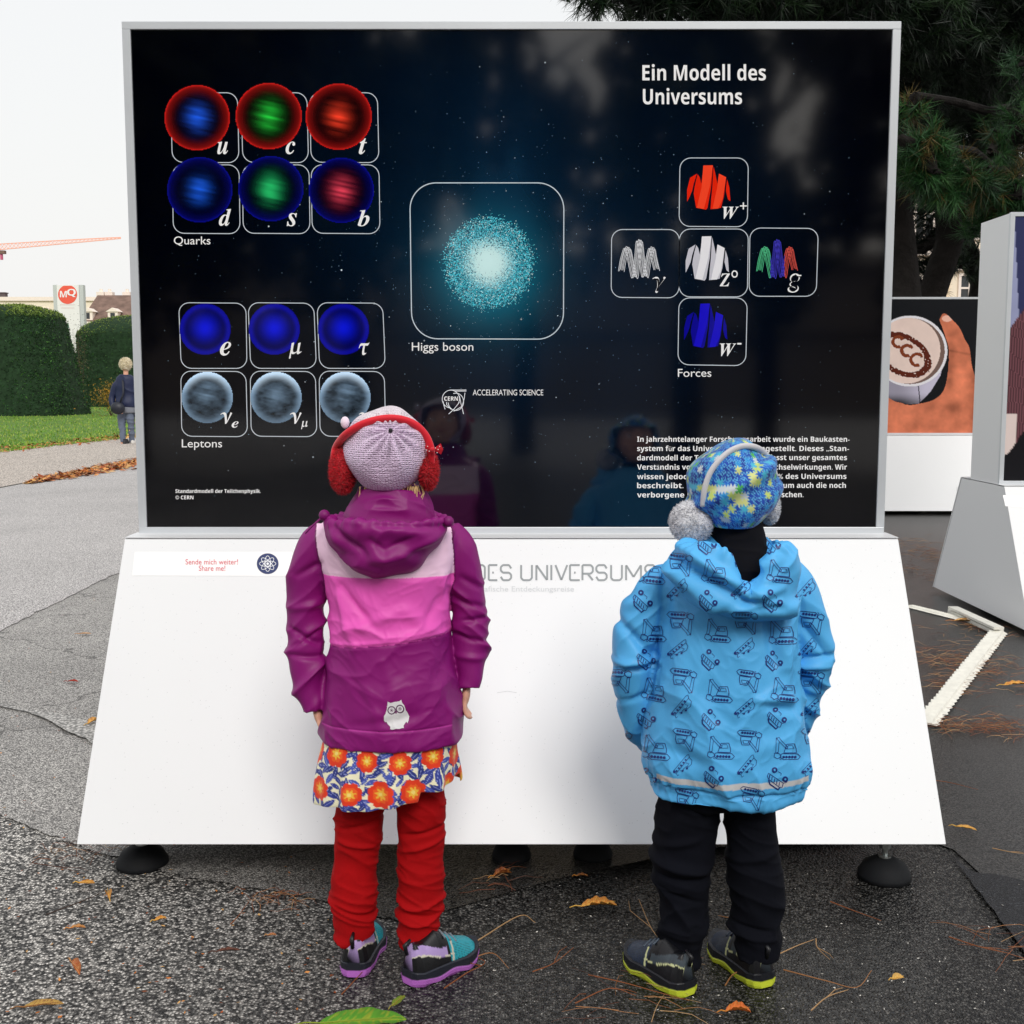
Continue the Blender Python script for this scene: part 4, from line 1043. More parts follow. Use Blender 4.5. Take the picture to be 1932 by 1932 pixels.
pine((at_d(1822, 16.5), 16.5, 0), (at_d(1815, 16), 16, 8.5), .165, 'second dark pine with upright trunk behind the coffee poster',
     crown_px([(1850, 60, 15, 1.7, 520), (1920, 40, 15, 1.7, 480), (1790, 30, 15.5, 1.6, 460), (1915, 285, 15.5, .6, 60), (1890, 420, 15.8, .4, 22), (1830, 430, 16, .35, 34), (1850, 490, 16.2, .3, 26), (1812, 500, 16.2, .25, 18), (1900, 520, 16.2, .4, 36)], 2) + [(at_d(1815, 16), 16, 8.8, 2.0, 2.0, 1.1, 420), (at_d(1815, 16) + .6, 16, 7.6, 2.3, 2.2, .9, 380)], 12)
pine((at_d(1700, 12), 12, 0), (at_d(1640, 11), 11, 7.5), .20, 'pine half hidden behind the black poster, its boughs reaching over the frame',
     crown_px([(1520, -60, 9.5, 1.05, 420), (1640, -20, 9.8, 1.0, 420), (1420, -75, 9.2, .85, 300), (1300, -62, 9.0, .6, 200), (1200, -45, 8.8, .42, 110), (1120, -22, 8.6, .26, 50), (1245, 2, 8.8, .2, 34), (1330, -5, 8.9, .30, 60), (1720, 40, 10.2, 1.0, 420), (1560, 12, 9.8, .35, 90), (1450, 8, 9.4, .3, 70), (1705, 150, 11, .6, 200), (1800, 10, 10.5, 1.1, 420), (1900, 20, 10.5, 1.1, 420), (1716, 240, 11.6, .45, 110)], 3) + [(at_d(1640, 11), 11, 7.6, 1.7, 1.7, .9, 360)], 13)
# the near bough whose long bright tufts hang beside the poster frame
nb = pine((at_d(2080, 8.5), 8.5, 0), (at_d(2060, 8.5), 8.5, 6.0), .17, 'nearest pine, one green bough of long needles hanging beside the poster frame',
     crown_px([(1730, 275, 7.0, .14, 34), (1745, 300, 7.0, .12, 24), (1765, 315, 7.0, .14, 30), (1735, 335, 7.0, .13, 22), (1800, 335, 7.1, .17, 34), (1838, 345, 7.2, .17, 34), (1775, 360, 7.1, .14, 20), (1870, 360, 7.3, .2, 36), (1910, 350, 7.3, .22, 40), (1905, 400, 7.4, .2, 30), (1860, 415, 7.5, .16, 18), (1880, 290, 7.5, .12, 10), (1905, 130, 7.4, .12, 6), (1925, 230, 7.5, .25, 26), (1725, 205, 7.3, .1, 8)], 4), 14, per=60, L=.125, w=.0045, cols=NG_NEAR)

# broad trees across the square, mirrored in the poster; unseen museum block added to darken that gloss
def broad(x, y, h, R, label, seed, dens=1.0, group='trees across the square behind the viewer'):
    t = thing('broadleaf_tree', label, 'tree', (x, y, 0), 0, group); r = np.random.default_rng(seed)
    b = MB(); limb(b, (x, y, 0), (x + r.normal(0, .2), y, h * .7), .24, .09, seed, .1, 9)
    for k in range(9 if dens > .8 else 22):
        a = r.uniform(0, 6.28); z = h * r.uniform(.28, .75)
        limb(b, (x, y, z), (x + math.cos(a) * R * .8, y + math.sin(a) * R * .8, z + R * r.uniform(.3, .8)), .08, .02, seed * 10 + k, .5, 6)
    b.build('trunk', M_BARK, t)
    n = int(9000 * dens); NC = 46 if dens > .8 else 26; cl = r.normal(0, 1, (NC, 3)); cl /= np.linalg.norm(cl, axis=1)[:, None]; cl = cl * r.uniform(.45, 1, (NC, 1)) * np.array([R, R, h * .36]) + np.array([x, y, h * .62])
    P = cl[r.integers(0, NC, n)] + r.normal(0, R * .2 if dens > .8 else .17, (n, 3)) * np.array([1, 1, 1.0 if dens > .8 else 2.6]); P[:, 2] = np.maximum(P[:, 2], h * .2)
    a = r.normal(0, .13, (n, 3)); c2 = r.normal(0, .12, (n, 3))
    c = np.array([S(50, 66, 34), S(84, 84, 40), S(40, 54, 34)])[r.integers(0, 3, n)] * .7
    o = obj('foliage', np.stack([P - a, P + c2, P + a, P - c2], 1).reshape(-1, 3), np.arange(4 * n).reshape(-1, 4), M_LEAFCOL, t, col=np.repeat(c, 4, 0)); o['kind'] = 'stuff'
for i, (x, y, h, R, d) in enumerate(((-9.5, -13, 9.5, 3.2, 1.6), (-5.6, -11, 9.5, 3.0, 1.7), (-2.6, -13, 9.5, 2.2, .5), (.2, -15, 9.5, 1.9, .24), (2.3, -9.5, 9.0, .9, .12), (4.6, -15, 9.5, 2.0, .24), (7.2, -13, 8.5, 2.0, .17), (13, -14, 8.5, 3.0, 1.0))):
    broad(x, y, h, R, ('tall dense tree farthest to one side across the square', 'dense rounded tree mirrored behind the quark prints', 'dense tree mirrored behind the middle of the poster', 'sparse tree whose mirrored trunk stands beside the poster title', 'small near tree with bare open crown, mirrored beside the force prints', 'thin tree further off, mirrored in the top corner of the poster', 'low open tree beyond the poster corner reflection', 'dense tree at the other end of the row across the square')[i], 40 + i, d)
bk = thing('museum_building', 'unseen stone block added behind the viewer to darken the poster reflection', 'building', (0, -48, 0))
b = MB(); b.box((-60, -60, 0), (60, -48, 7.2)); b.build('wall', mat('dark_stone', S(128, 118, 106), .9), bk)
b = MB(); b.box((-60, -47.99, 3.6), (60, -47.6, 3.9)); b.box((-60, -47.99, 6.6), (60, -47.4, 7.2)); b.build('cornice', bpy.data.materials['dark_stone'], bk)

# ---------------------------------------------------------------- cable duct, litter
M_DUCT = mat('white_duct_plastic', S(226, 224, 214), .5, var=(30, .12))
def strip(name, p, q, w, h, m, label, cat, ribs=0, seed=0):
    p, q = Vector((p[0], p[1], 0)), Vector((q[0], q[1], 0)); d = (q - p); L = d.length; d.normalize(); s = Vector((-d.y, d.x, 0))
    t = thing(name, label, cat, ((p.x + q.x) / 2, (p.y + q.y) / 2, 0)); r = random.Random(seed)
    b = MB(); n = max(2, ribs * 2 if ribs else 12); R = []
    for i in range(n + 1):
        c = p + d * (L * i / n); hh = h * (1 if not ribs or i % 2 else .35) + r.uniform(-.001, .001); ww = w / 2 * (1 if not ribs or i % 2 else .80) + r.uniform(-.002, .002)
        R.append([c + s * ww + Vector((0, 0, .0095)), c + s * ww * .86 + Vector((0, 0, hh + .0095)), c - s * ww * .5 + Vector((0, 0, hh + .0105)), c - s * ww * .6 + Vector((0, 0, hh * .5 + .0095)), c - s * ww + Vector((0, 0, .0095))])
    V = [x for rr in R for x in rr]; Fc = [(i * 5 + k, i * 5 + k + 1, (i + 1) * 5 + k + 1, (i + 1) * 5 + k) for i in range(n) for k in range(4)]
    Fc += [(0, 1, 2, 3, 4)[::-1], tuple(n * 5 + k for k in range(5))]
    b.add(V, Fc); b.build('duct_cover', m, t); return t
ga, gb = gnd(1885, 1197), gnd(1748, 1372)
strip('cable_duct', gb, ga, .085, .022, M_DUCT, 'white ribbed cable duct running out from under the poster base', 'cable duct', 36, 1)
ga2, gb2 = gnd(1716, 1148), gnd(1815, 1173)
strip('cable_duct', ga2, gb2, .05, .012, M_DUCT, 'thin white ribbed cable strip behind the large poster base', 'cable duct', 24, 2)
g0, g1 = gnd(1797, 1162), gnd(1884, 1203)
b = MB(); b.bar((g0.x, g0.y, .045), (g1.x, g1.y, .045), .05, .012); b.bar((g0.x, g0.y + .03, .02), (g1.x, g1.y + .03, .02), .03, .02)
setp(b.build('flat_bar', M_DUCT), 'flat white bar lying along the foot of the cut-off stand', 'bar')

NB = np.array([S(150, 88, 50), S(122, 68, 42), S(176, 122, 76), S(92, 54, 38), S(196, 156, 110)]) * .75
def needles(name, pts, L, w, seed, label, cat='pine needles', spread=None, cols=NB, kind='stuff', curl=.12):
    """dry pine needles lying on the ground, curved, in threes"""
    r = np.random.default_rng(seed); V = []; Fc = []; C = []
    for (x, y, z, ang) in pts:
        l = L * r.uniform(.6, 1.2); k = r.normal(0, curl); c = cols[r.integers(0, len(cols))] * r.uniform(.7, 1.25)
        n = 4; n0 = len(V)
        for i in range(n + 1):
            t = i / n; a = ang + k * t * 4; px_ = x + l * t * math.cos(ang + k * t * 2); py_2 = y + l * t * math.sin(ang + k * t * 2)
            zz = z + .012 * math.sin(math.pi * t) * r.uniform(.2, 1)
            ww = w * (1 - .5 * t)
            V += [(px_ - math.sin(a) * ww, py_2 + math.cos(a) * ww, zz), (px_ + math.sin(a) * ww, py_2 - math.cos(a) * ww, zz), (px_, py_2, zz + ww * 1.2)]
            C += [c] * 3
        for i in range(n):
            a = n0 + i * 3; Fc += [(a, a + 2, a + 5, a + 3), (a + 2, a + 1, a + 4, a + 5)]
    o = obj(name, V, Fc, M_LEAFCOL, None, col=np.array(C)); return setp(o, label, cat, kind=kind)
def clump(px, py, n, sx, sy, L, w, seed, label, ang=0, da=.8):
    r = np.random.default_rng(seed); g = gnd(px, py)
    e = (gnd(px + 1, py) - g).length, (gnd(px, py - 1) - g).length
    n = int(n * .62); w *= .66
    pts = [(g.x + r.normal(0, sx) * e[0], g.y + r.normal(0, sy * 1.7) * e[1], .0095, ang + r.normal(0, da) + (math.pi if r.uniform() < .5 else 0)) for _ in range(n)]
    return needles('pine_needles', pts, L, w, seed, label)
for a in ((1762, 1052, 160, 34, 7, .10, .0016, 1, 'rusty pine needles on the asphalt beyond the large stand'), (1725, 1030, 110, 26, 5, .10, .0016, 2, 'brown needle drift against the base corner of the large stand'), (1740, 1085, 90, 30, 6, .10, .0015, 3, 'thin needle litter halfway to the cut-off stand'),
          (1840, 1185, 110, 20, 5, .08, .0016, 4, 'orange needles heaped on the flat white bar'), (1800, 1255, 190, 28, 9, .10, .0016, 5, 'rusty needles left of the ribbed cable duct'), (1900, 1270, 210, 34, 22, .10, .0014, 6, 'needle litter right of the ribbed cable duct'),
          (1792, 1295, 80, 12, 8, .09, .0015, 7, 'small needle heap against the cable duct'), (1800, 1375, 120, 24, 5, .10, .0016, 8, 'needle line below the lower end of the cable duct'), (1900, 1380, 120, 24, 8, .10, .0015, 9, 'red brown needles near the picture edge'),
          (1240, 1862, 20, 60, 16, .12, .0012, 10, 'crossed long needles beside the heel of the yellow-soled shoe'), (1180, 1885, 14, 50, 16, .12, .0012, 11, 'long needles lying in front between the two children'), (1886, 1785, 26, 12, 14, .12, .0012, 12, 'curled needle bunch on the seam by the dark patch'),
          (520, 1703, 60, 30, 4, .06, .0014, 13, 'needles gathered along the seam left of the red trousers'), (150, 1610, 60, 60, 7, .05, .0014, 14, 'needles and crumbs caught in the asphalt seam'), (940, 1665, 20, 12, 5, .08, .0014, 15, 'needle bunch under the stand between the children')):
    clump(*a)
def twig(P, label, w=.0015, fork=1, seed=0, col=1):
    pts = [gnd(*p) for p in P]; r = random.Random(seed); b = MB(); b.col = NB[col] if col < 5 else np.array(S(60, 44, 36))
    Q = crom([(p.x, p.y, .012 + r.uniform(0, .004)) for p in pts], 5) if len(pts) > 2 else [(p.x, p.y, .013) for p in pts]
    b.tube([tuple(q) for q in Q], list(np.linspace(w, w * .45, len(Q))), 5)
    if fork:
        q = Q[len(Q) // 2]; e = Q[-1]; d = np.array(e) - np.array(q)
        b.tube([tuple(q), tuple(np.array(q) + d * .6 + np.array([-d[1], d[0], 0]) * .22), tuple(np.array(q) + d * .95 + np.array([-d[1], d[0], 0]) * .18)], [w * .7, w * .5, w * .3], 5)
    o = b.build('pine_needle', M_LEAFCOL); return setp(o, label, 'pine needle')
for i, (P, lb, c) in enumerate((
    ([(1566, 1713), (1610, 1730), (1662, 1748)], 'straight dry needle pair right of the dark trousers', 0), ([(1790, 1778), (1850, 1800), (1905, 1812)], 'long needle pointing at the curled bunch', 0),
    ([(1466, 1815), (1505, 1797), (1535, 1783)], 'needle starting at the heel of the shoe in dark trousers', 4), ([(1539, 1782), (1542, 1800), (1565, 1822)], 'thin curved needle beside the shoe', 4),
    ([(1478, 1841), (1560, 1862), (1616, 1875), (1644, 1842)], 'long bent needle with hooked end in the foreground', 2), ([(1368, 1872), (1385, 1850), (1420, 1840)], 'short needle just below the yellow sole', 2),
    ([(900, 1788), (980, 1740), (1010, 1752)], 'pale needle crossing the asphalt between the children', 4), ([(1005, 1845), (1045, 1828), (1082, 1800)], 'orange needle between the children nearer the front', 0),
    ([(892, 1818), (930, 1812), (960, 1838)], 'needle in front of the teal toe cap', 2), ([(838, 1877), (880, 1848), (915, 1825), (860, 1810)], 'forked orange twig by the purple sole', 0),
    ([(88, 1737), (170, 1705), (200, 1690)], 'thin dark twig on the coarse asphalt', 6), ([(60, 1638), (110, 1646), (160, 1660)], 'reddish needle twig below the asphalt seam', 3),
    ([(435, 1755), (450, 1740), (470, 1712)], 'short forked needle below the base edge', 0), ([(1085, 1905), (1150, 1878), (1200, 1892)], 'long needle at the bottom edge between the children', 0),
    ([(1110, 1850), (1180, 1868), (1240, 1885), (1300, 1902)], 'long brown needle sloping down to the yellow heel', 0), ([(1250, 1790), (1228, 1760), (1205, 1708)], 'pale needle leaning toward the dark shoe toe', 4),
    ([(1400, 1736), (1375, 1742), (1355, 1738)], 'tiny needle between the two dark shoes', 2), ([(1872, 1610), (1905, 1618), (1932, 1622)], 'thin pale needle lying at the far edge', 4), ([(1745, 1478), (1790, 1485), (1845, 1498)], 'orange needle beside the base end', 0),
    ([(1530, 1920), (1560, 1895), (1600, 1880)], 'faint needle near the bottom edge', 4), ([(645, 1890), (672, 1860), (690, 1840)], 'small twig stub in front of the purple sole', 0))):
    twig(P, lb, seed=i, col=c, fork=i % 2)
def leaf(px, py, L, ang, cols, label, lobes=5, depth=.35, seed=0, curl=.02, aspect=.5, rise=.004):
    """one fallen leaf: lobed blade with midrib and stalk"""
    r = random.Random(seed); g = gnd(px, py); t = thing('fallen_leaf', label, 'leaf', (g.x, g.y, 0))
    nu, nv = 36, 9; V = []; Cc = []
    for i in range(nu + 1):
        u = i / nu
        prof = math.sin(math.pi * u ** .8) ** .7; lob = 1 - depth * (.5 + .5 * math.cos(2 * math.pi * lobes * u)) * (1 if 0.08 < u < .95 else 0)
        hw = L * aspect * .5 * prof * lob + .0004
        for j in range(nv):
            v = (j / (nv - 1) - .5) * 2
            x = (u - .5) * L + abs(v) * hw * .35; y = v * hw
            z = rise + curl * .6 * (abs(v) ** 1.6) * prof + curl * .2 * math.sin(u * 3.5) + r.uniform(-.0005, .0005) - abs(v) * .0
            V.append((g.x + x * math.cos(ang) - y * math.sin(ang), g.y + x * math.sin(ang) + y * math.cos(ang), max(z, .003) + .0095))
            k = .75 + .35 * (1 - abs(v)) + r.uniform(-.12, .12); c = cols[0] if (r.random() < .8 and abs(v) > .15) else cols[1]
            Cc.append(tuple(np.array(c) * k * .85))
    Fc = [(i * nv + j, i * nv + j + 1, (i + 1) * nv + j + 1, (i + 1) * nv + j) for i in range(nu) for j in range(nv - 1)]
    obj('blade', V, Fc, M_LEAFCOL, t, smooth=True, col=np.array(Cc))
    b = MB(); b.col = np.array(cols[1]) * .8
    e = lambda x, z: (g.x + x * math.cos(ang), g.y + x * math.sin(ang), z + .0095)
    b.tube([e(-.5 * L, rise + .002), e(-.65 * L, rise + .004), e(-.8 * L, rise * .4 + .002)], [.0014, .0012, .001], 5); b.tube([e(-.5 * L, rise + .0018), e(0, rise + .0018 + curl * .2), e(.45 * L, rise + curl * .5)], [.0011, .0008, .0004], 5)
    b.build('stalk', M_LEAFCOL, t)
OR, YE, TAN, GRN = S(222, 146, 60), S(240, 190, 90), S(206, 150, 92), S(92, 158, 44)
leaf(1130, 1720, .085, .1, (OR, YE), 'orange oak leaf on dark asphalt between the children', 4, .55, 1)
leaf(684, 1940, .165, .10, (GRN, S(150, 170, 50)), 'large green leaf with yellow blotch cut by the bottom edge', 3, .18, 2, .012, .42)
leaf(752, 1900, .045, 1.1, (S(120, 150, 50), S(160, 150, 60)), 'small curled green leaf tip beside the big green leaf', 2, .2, 3, .004, .4, .003)
leaf(163, 1676, .04, 0, (OR, YE), 'small oval orange leaf below the left foot pad', 2, .12, 4, .005, .6)
leaf(205, 1700, .045, 2.0, (TAN, YE), 'curled tan leaf at the end of the dark twig', 2, .3, 5, .02, .35)
leaf(303, 1746, .028, .5, (OR, YE), 'tiny orange leaf alone on the coarse asphalt', 3, .3, 6, .008, .7)
leaf(146, 1762, .035, .2, (TAN, OR), 'ragged brown leaf scrap left on coarse asphalt', 3, .4, 7, .008, .5)
leaf(142, 1838, .065, -.95, (S(196, 110, 60), TAN), 'folded reddish leaf in the foreground gravel', 2, .2, 8, .02, .3)
leaf(82, 1910, .075, .2, (S(200, 160, 80), S(160, 110, 60)), 'yellowish leaf at the bottom corner', 2, .2, 9, .01, .35)
leaf(513, 1776, .02, .1, (S(190, 110, 70), TAN), 'tiny reddish leaf left of the black and teal shoe', 2, .2, 10, .005, .6)
leaf(1822, 1572, .055, -.5, (S(236, 178, 96), YE), 'pale orange leaf right of the base corner', 3, .25, 11, .008, .4)
leaf(1918, 1298, .11, .15, (S(232, 158, 78), YE), 'spiky tan leaf at the picture edge beyond the duct', 4, .55, 12, .015, .5)
leaf(1694, 1858, .028, .3, (S(226, 180, 100), YE), 'small square yellow leaf in the foreground', 2, .1, 13, .008, .8)
leaf(1392, 1922, .05, .0, (S(230, 120, 50), OR), 'bright orange leaf at the bottom edge below the heels', 4, .4, 14, .02, .5)
leaf(1822, 1178, .12, -.35, (S(238, 190, 120), S(225, 150, 80)), 'large tan leaf resting by the flat white bar', 4, .4, 15, .02, .5)
leaf(160, 1201, .06, .1, (S(220, 180, 140), TAN), 'pale leaf on the worn asphalt by the base', 2, .2, 16, .006, .5)
leaf(137, 1292, .045, 0, (S(190, 60, 40), S(160, 50, 30)), 'small red leaf on the worn asphalt', 3, .3, 17, .008, .6)
leaf(178, 1369, .06, 1.1, (S(232, 170, 96), YE), 'orange leaf touching the edge of the white base', 3, .35, 18, .02, .5)
leaf(948, 1660, .05, .5, (S(150, 80, 40), OR), 'brown leaf half under the stand between the children', 3, .4, 19, .02, .4)
leaf(430, 1806, .05, .2, (S(120, 70, 52), S(90, 56, 44)), 'dull brown leaf crumb in the coarse asphalt', 3, .5, 20, .008, .3)
leaf(1098, 1664-1, .03, 0, (S(150, 90, 50), OR), 'tiny leaf in the shadow under the base', 3, .4, 21, .008, .4)
r = np.random.default_rng(31)
P = np.array([tuple(gnd(r.uniform(-50, 640), r.uniform(1030, 1930))) for _ in range(420)]); P[:, 2] = .0095
setp(flakes('leaf_crumbs', P, .005, AUT, 8, zspread=.001, tilt=.1), 'scattered leaf crumbs over the asphalt', 'leaf crumbs', kind='stuff')
P = np.array([tuple(gnd(r.uniform(880, 1930), r.uniform(1640, 1930))) for _ in range(260)]); P[:, 2] = .0095
setp(flakes('gravel_chips', P, .0026, np.array([S(230, 225, 215), S(205, 200, 190)]), 9, zspread=.001, tilt=.2), 'white gravel chips on dark asphalt', 'gravel chips', kind='stuff')
# ---------------------------------------------------------------- people
def remesh(mb, voxel, smooth=6):
    me = bpy.data.meshes.new('shell'); me.from_pydata([tuple(v) for v in mb.v], [], mb.f); me.update()
    o = bpy.data.objects.new('shell', me); COL.objects.link(o)
    m = o.modifiers.new('r', 'REMESH'); m.mode = 'VOXEL'; m.voxel_size = voxel
    s = o.modifiers.new('s', 'SMOOTH'); s.factor = .5; s.iterations = smooth
    dg = bpy.context.evaluated_depsgraph_get(); dg.update()
    e = bpy.data.meshes.new_from_object(o.evaluated_get(dg))
    V = np.empty(len(e.vertices) * 3, np.float32); e.vertices.foreach_get('co', V)
    N = np.empty(len(e.vertices) * 3, np.float32); e.vertices.foreach_get('normal', N)
    L = np.empty(len(e.loops), np.int32); e.loops.foreach_get('vertex_index', L)
    bpy.data.objects.remove(o); bpy.data.meshes.remove(me); bpy.data.meshes.remove(e)
    return V.reshape(-1, 3).astype(float), L.reshape(-1, 4), N.reshape(-1, 3).astype(float)
def normals(V, Fq):
    n = np.cross(V[Fq[:, 2]] - V[Fq[:, 0]], V[Fq[:, 3]] - V[Fq[:, 1]]); N = np.zeros_like(V)
    for k in range(Fq.shape[1]): np.add.at(N, Fq[:, k], n)
    return N / (np.linalg.norm(N, axis=1)[:, None] + 1e-12)
def rpx(cx, py, hw, ry, Y, e=2.2):
    p = atY(cx, py, Y); return (p.x, p.y, p.z, hw * pxm(cx, py, Y), ry, e)
def rings_px(rows, k=4):
    return [tuple(r) for r in crom([rpx(*r) for r in rows], k)]
def tube_px(mb, rows, n=24, k=4, flat=1.0, up=None):
    P = crom([(*atY(px, py, Y), hw * pxm(px, py, Y)) for px, py, Y, hw in rows], k)
    mb.tube([tuple(p[:3]) for p in P], [max(p[3], .001) for p in P], n, flat, up=up)
def ridge(P, s, seed, sharp=2.0):
    P = P + np.stack([vn(P, 11, seed + 31), vn(P, 11, seed + 32), vn(P, 8, seed + 33)], 1) * .035
    return (1 - np.abs(vn(P, s, seed))) ** sharp
def zat(py, Y, px=966): return atY(px, py, Y).z
def xat(px, py, Y): return atY(px, py, Y).x
def creases(V, lines, Y):
    """folds pressed into cloth along picture-measured lines: (px0, py0, px1, py1, depth m, width m)"""
    d = np.zeros(len(V))
    for x0, y0, x1, y1, a, w in lines:
        p, q = atY(x0, y0, Y), atY(x1, y1, Y); A = np.array((p.x, p.z)); B = np.array((q.x, q.z)); AB = B - A
        X = V[:, [0, 2]] - A; t = np.clip((X @ AB) / (AB @ AB), 0, 1); r = np.linalg.norm(X - t[:, None] * AB, axis=1)
        d += a * np.exp(-(r / w) ** 2) * np.sin(np.pi * (.12 + .76 * t)) ** .6
    return d

M_SKIN = mat('skin', attr=True, rough=.5, spec=.4)
def hand(mb, w, d, side, s=1.0, curl=.5):
    """palm and five separate bent fingers from the wrist w along d; side: +1 thumb toward +y"""
    w = Vector(w); d = Vector(d).normalized(); th = Vector((0, side, 0)); th = (th - d * th.dot(d)).normalized(); n = d.cross(th)
    if n.x * w.x > 0: n = -n          # palm faces the body
    pc = w + d * .026 * s
    R = np.array([th, n, d]).T
    from mathutils import Matrix
    Rm = Matrix(R.tolist())
    mb.ball(pc, (.021 * s, .0105 * s, .030 * s), 16, Rm)
    for i, (o, L) in enumerate(((-.0155, .036), (-.0052, .042), (.0052, .045), (.0155, .040))):
        p0 = pc + d * .016 * s + th * o * s; c = curl * (1 + .15 * i)
        p1 = p0 + (d + n * .15).normalized() * L * .45 * s; p2 = p1 + (d + n * c).normalized() * L * .32 * s; p3 = p2 + (d + n * c * 2.2).normalized() * L * .26 * s
        mb.tube([p0, p1, p2, p3, p3 + (p3 - p2).normalized() * .003 * s], [.0058 * s, .0056 * s, .0052 * s, .0046 * s, .002 * s], 8)
    t0 = w + d * .012 * s + th * .016 * s; t1 = t0 + (d * .7 + th * .75).normalized() * .018 * s; t2 = t1 + (d + th * .25 + n * .4).normalized() * .017 * s
    mb.tube([t0, t1, t2, t2 + (t2 - t1).normalized() * .003], [.0068 * s, .0062 * s, .005 * s, .002 * s], 8)
def head_shape(mb, c, r, tilt):
    """child's head facing +y, tipped back by tilt"""
    from mathutils import Matrix
    R = Matrix.Rotation(tilt, 3, 'X'); c = Vector(c)
    def at(x, y, z): return c + R @ Vector((x * r, y * r, z * r))
    mb.ball(c, (.86 * r, 1.0 * r, 1.0 * r), 28, R)
    mb.ball(at(0, .28, -.52), (.60 * r, .62 * r, .46 * r), 20, R)
    for s_ in (-1, 1):
        mb.ball(at(.42 * s_, .66, -.38), (.24 * r, .22 * r, .22 * r), 12, R)
        mb.ball(at(.86 * s_, -.02, -.12), (.07 * r, .15 * r, .22 * r), 12, R)
    mb.tube([at(0, .90, .0), at(0, 1.06, -.22), at(0, .92, -.30)], [.07 * r, .12 * r, .08 * r], 10)
    mb.ball(at(0, .86, -.56), (.20 * r, .1 * r, .06 * r), 12, R); mb.ball(at(0, .80, -.80), (.18 * r, .12 * r, .12 * r), 12, R)
    return at, R
def face_parts(at, R, r, root, brow=(.2, .13, .08)):
    M_E = bpy.data.materials.get('eye_white') or mat('eye_white', attr=True, rough=.1)
    for s_ in (-1, 1):
        b = MB(); b.col = (.85, .85, .84); b.ball(at(.33 * s_, .83, .02), .125 * r, 14, R); b.col = (.06, .045, .03); b.ball(at(.33 * s_, .895, .03), .072 * r, 12, R)
        b.build('eye', M_E, root, smooth=True)
        b = MB(); b.col = brow; b.tube([at(.18 * s_, .95, .23), at(.34 * s_, .92, .29), at(.52 * s_, .80, .24)], [.02 * r, .03 * r, .012 * r], 6); b.build('eyebrow', M_SKIN, root)
    b = MB(); b.col = S(190, 100, 96); b.tube([at(-.24, .87, -.53), at(-.1, .945, -.56), at(.1, .945, -.56), at(.24, .87, -.53)], [.01 * r, .035 * r, .035 * r, .01 * r], 8); b.build('lips', M_SKIN, root, smooth=True)

def shoe(root, heel, ang, L, W, paint, side=1, ankle=.062):
    """trainer: sole slab with shaped edge + rounded upper; local s runs heel to toe"""
    hx, hy = heel[0], heel[1]; c, s_ = math.cos(ang), math.sin(ang)
    def wp(s, y, z): return (hx + c * s * L - s_ * y, hy + s_ * s * L + c * y, z)
    def hw(s): return W * .5 * float(np.interp(s, [0, .04, .12, .3, .5, .7, .85, .95, 1], [.30, .62, .78, .80, .86, 1.0, .88, .55, .12]))
    t = bpy.data.objects.new('shoe', None); COL.objects.link(t); t.parent = root; t.location = (np.array(wp(.5, 0, 0)) - np.array(root.location)).tolist()
    n, m = 130, 120
    # upper
    V = []; uv = []
    for i in range(n + 1):
        s = .012 + .965 * i / n; w = hw(s) * .97
        top = float(np.interp(s, [0, .06, .2, .36, .5, .7, .88, 1], [.066, .086, .080, .096, .080, .060, .048, .028]))
        zc = .018; back = -.0 
        for k in range(m):
            a = 2 * math.pi * k / m; ca, sa = math.cos(a), math.sin(a)
            e = 2.6; y = math.copysign(abs(ca) ** (2 / e), ca) * w * (1.0 if sa < 0 else 1 - .22 * max(0, sa)); z = zc + (top - zc) * (max(0, sa) ** .8 if sa > 0 else 0) - .004 * (sa < 0) * abs(sa)
            lean = -.006 * (1 - min(1, s / .12)) * (z / .06)
            V.append(wp(s + lean / L * -1 * .5, y, z)); uv.append((s, z, y / (w + 1e-6)))
    Fc = [(i * m + k, i * m + (k + 1) % m, (i + 1) * m + (k + 1) % m, (i + 1) * m + k) for i in range(n) for k in range(m)] + [tuple(range(m))[::-1], tuple(n * m + k for k in range(m))]
    uv = np.array(uv)
    obj('upper', V, Fc, M_SHOE, t, smooth=True, col=paint(uv))
    # sole
    S_, zz = [], []
    V = []; C = []; rows = ((.0, .92), (.004, 1.05), (.0125, 1.10), (.0155, 1.06), (.028, 1.05), (.030, .97))
    for j, (z, k) in enumerate(rows):
        for i in range(2 * n):
            q = i / (2 * n); s = (q * 2 if q < .5 else 2 - q * 2); y = hw(s) * k * (1 if q < .5 else -1); up = .012 * max(0, (s - .72) / .28) ** 2 + .003 * math.sin(s * 15) * (z > .003) * (z < .022) + .004 * max(0, .12 - s) / .12
            V.append(wp((s - .5) * (1 + .018 * k) + .5, y, z + up)); C.append(PAINT_SOLE(paint, j, s))
    Fc = [(j * 2 * n + i, j * 2 * n + (i + 1) % (2 * n), (j + 1) * 2 * n + (i + 1) % (2 * n), (j + 1) * 2 * n + i) for j in range(len(rows) - 1) for i in range(2 * n)] + [tuple(range(2 * n))[::-1], tuple((len(rows) - 1) * 2 * n + i for i in range(2 * n))]
    so = obj('sole', V, Fc, M_SHOE, t, col=np.array(C))
    # heel tab and laces
    b = MB(); b.col = paint.tab; b.tube([wp(.0, 0, .066), wp(-.03, 0, .086), wp(.05, 0, .094)], [.004, .005, .003], 8); b.build('heel_tab', M_SHOE, t, smooth=True)
    b = MB(); b.col = paint.lace
    for s in (.46, .54, .62):
        z = float(np.interp(s, [.38, .5, .7], [.097, .081, .061])); b.tube([wp(s, -.020, z - .008), wp(s + .01, 0, z + .001), wp(s, .020, z - .008)], .0022, 6)
    b.build('lace', M_SHOE, t)
    return t
M_SHOE = mat('shoe_material', attr=True, rough=.42, spec=.5, bump=(240, .0008, .4))
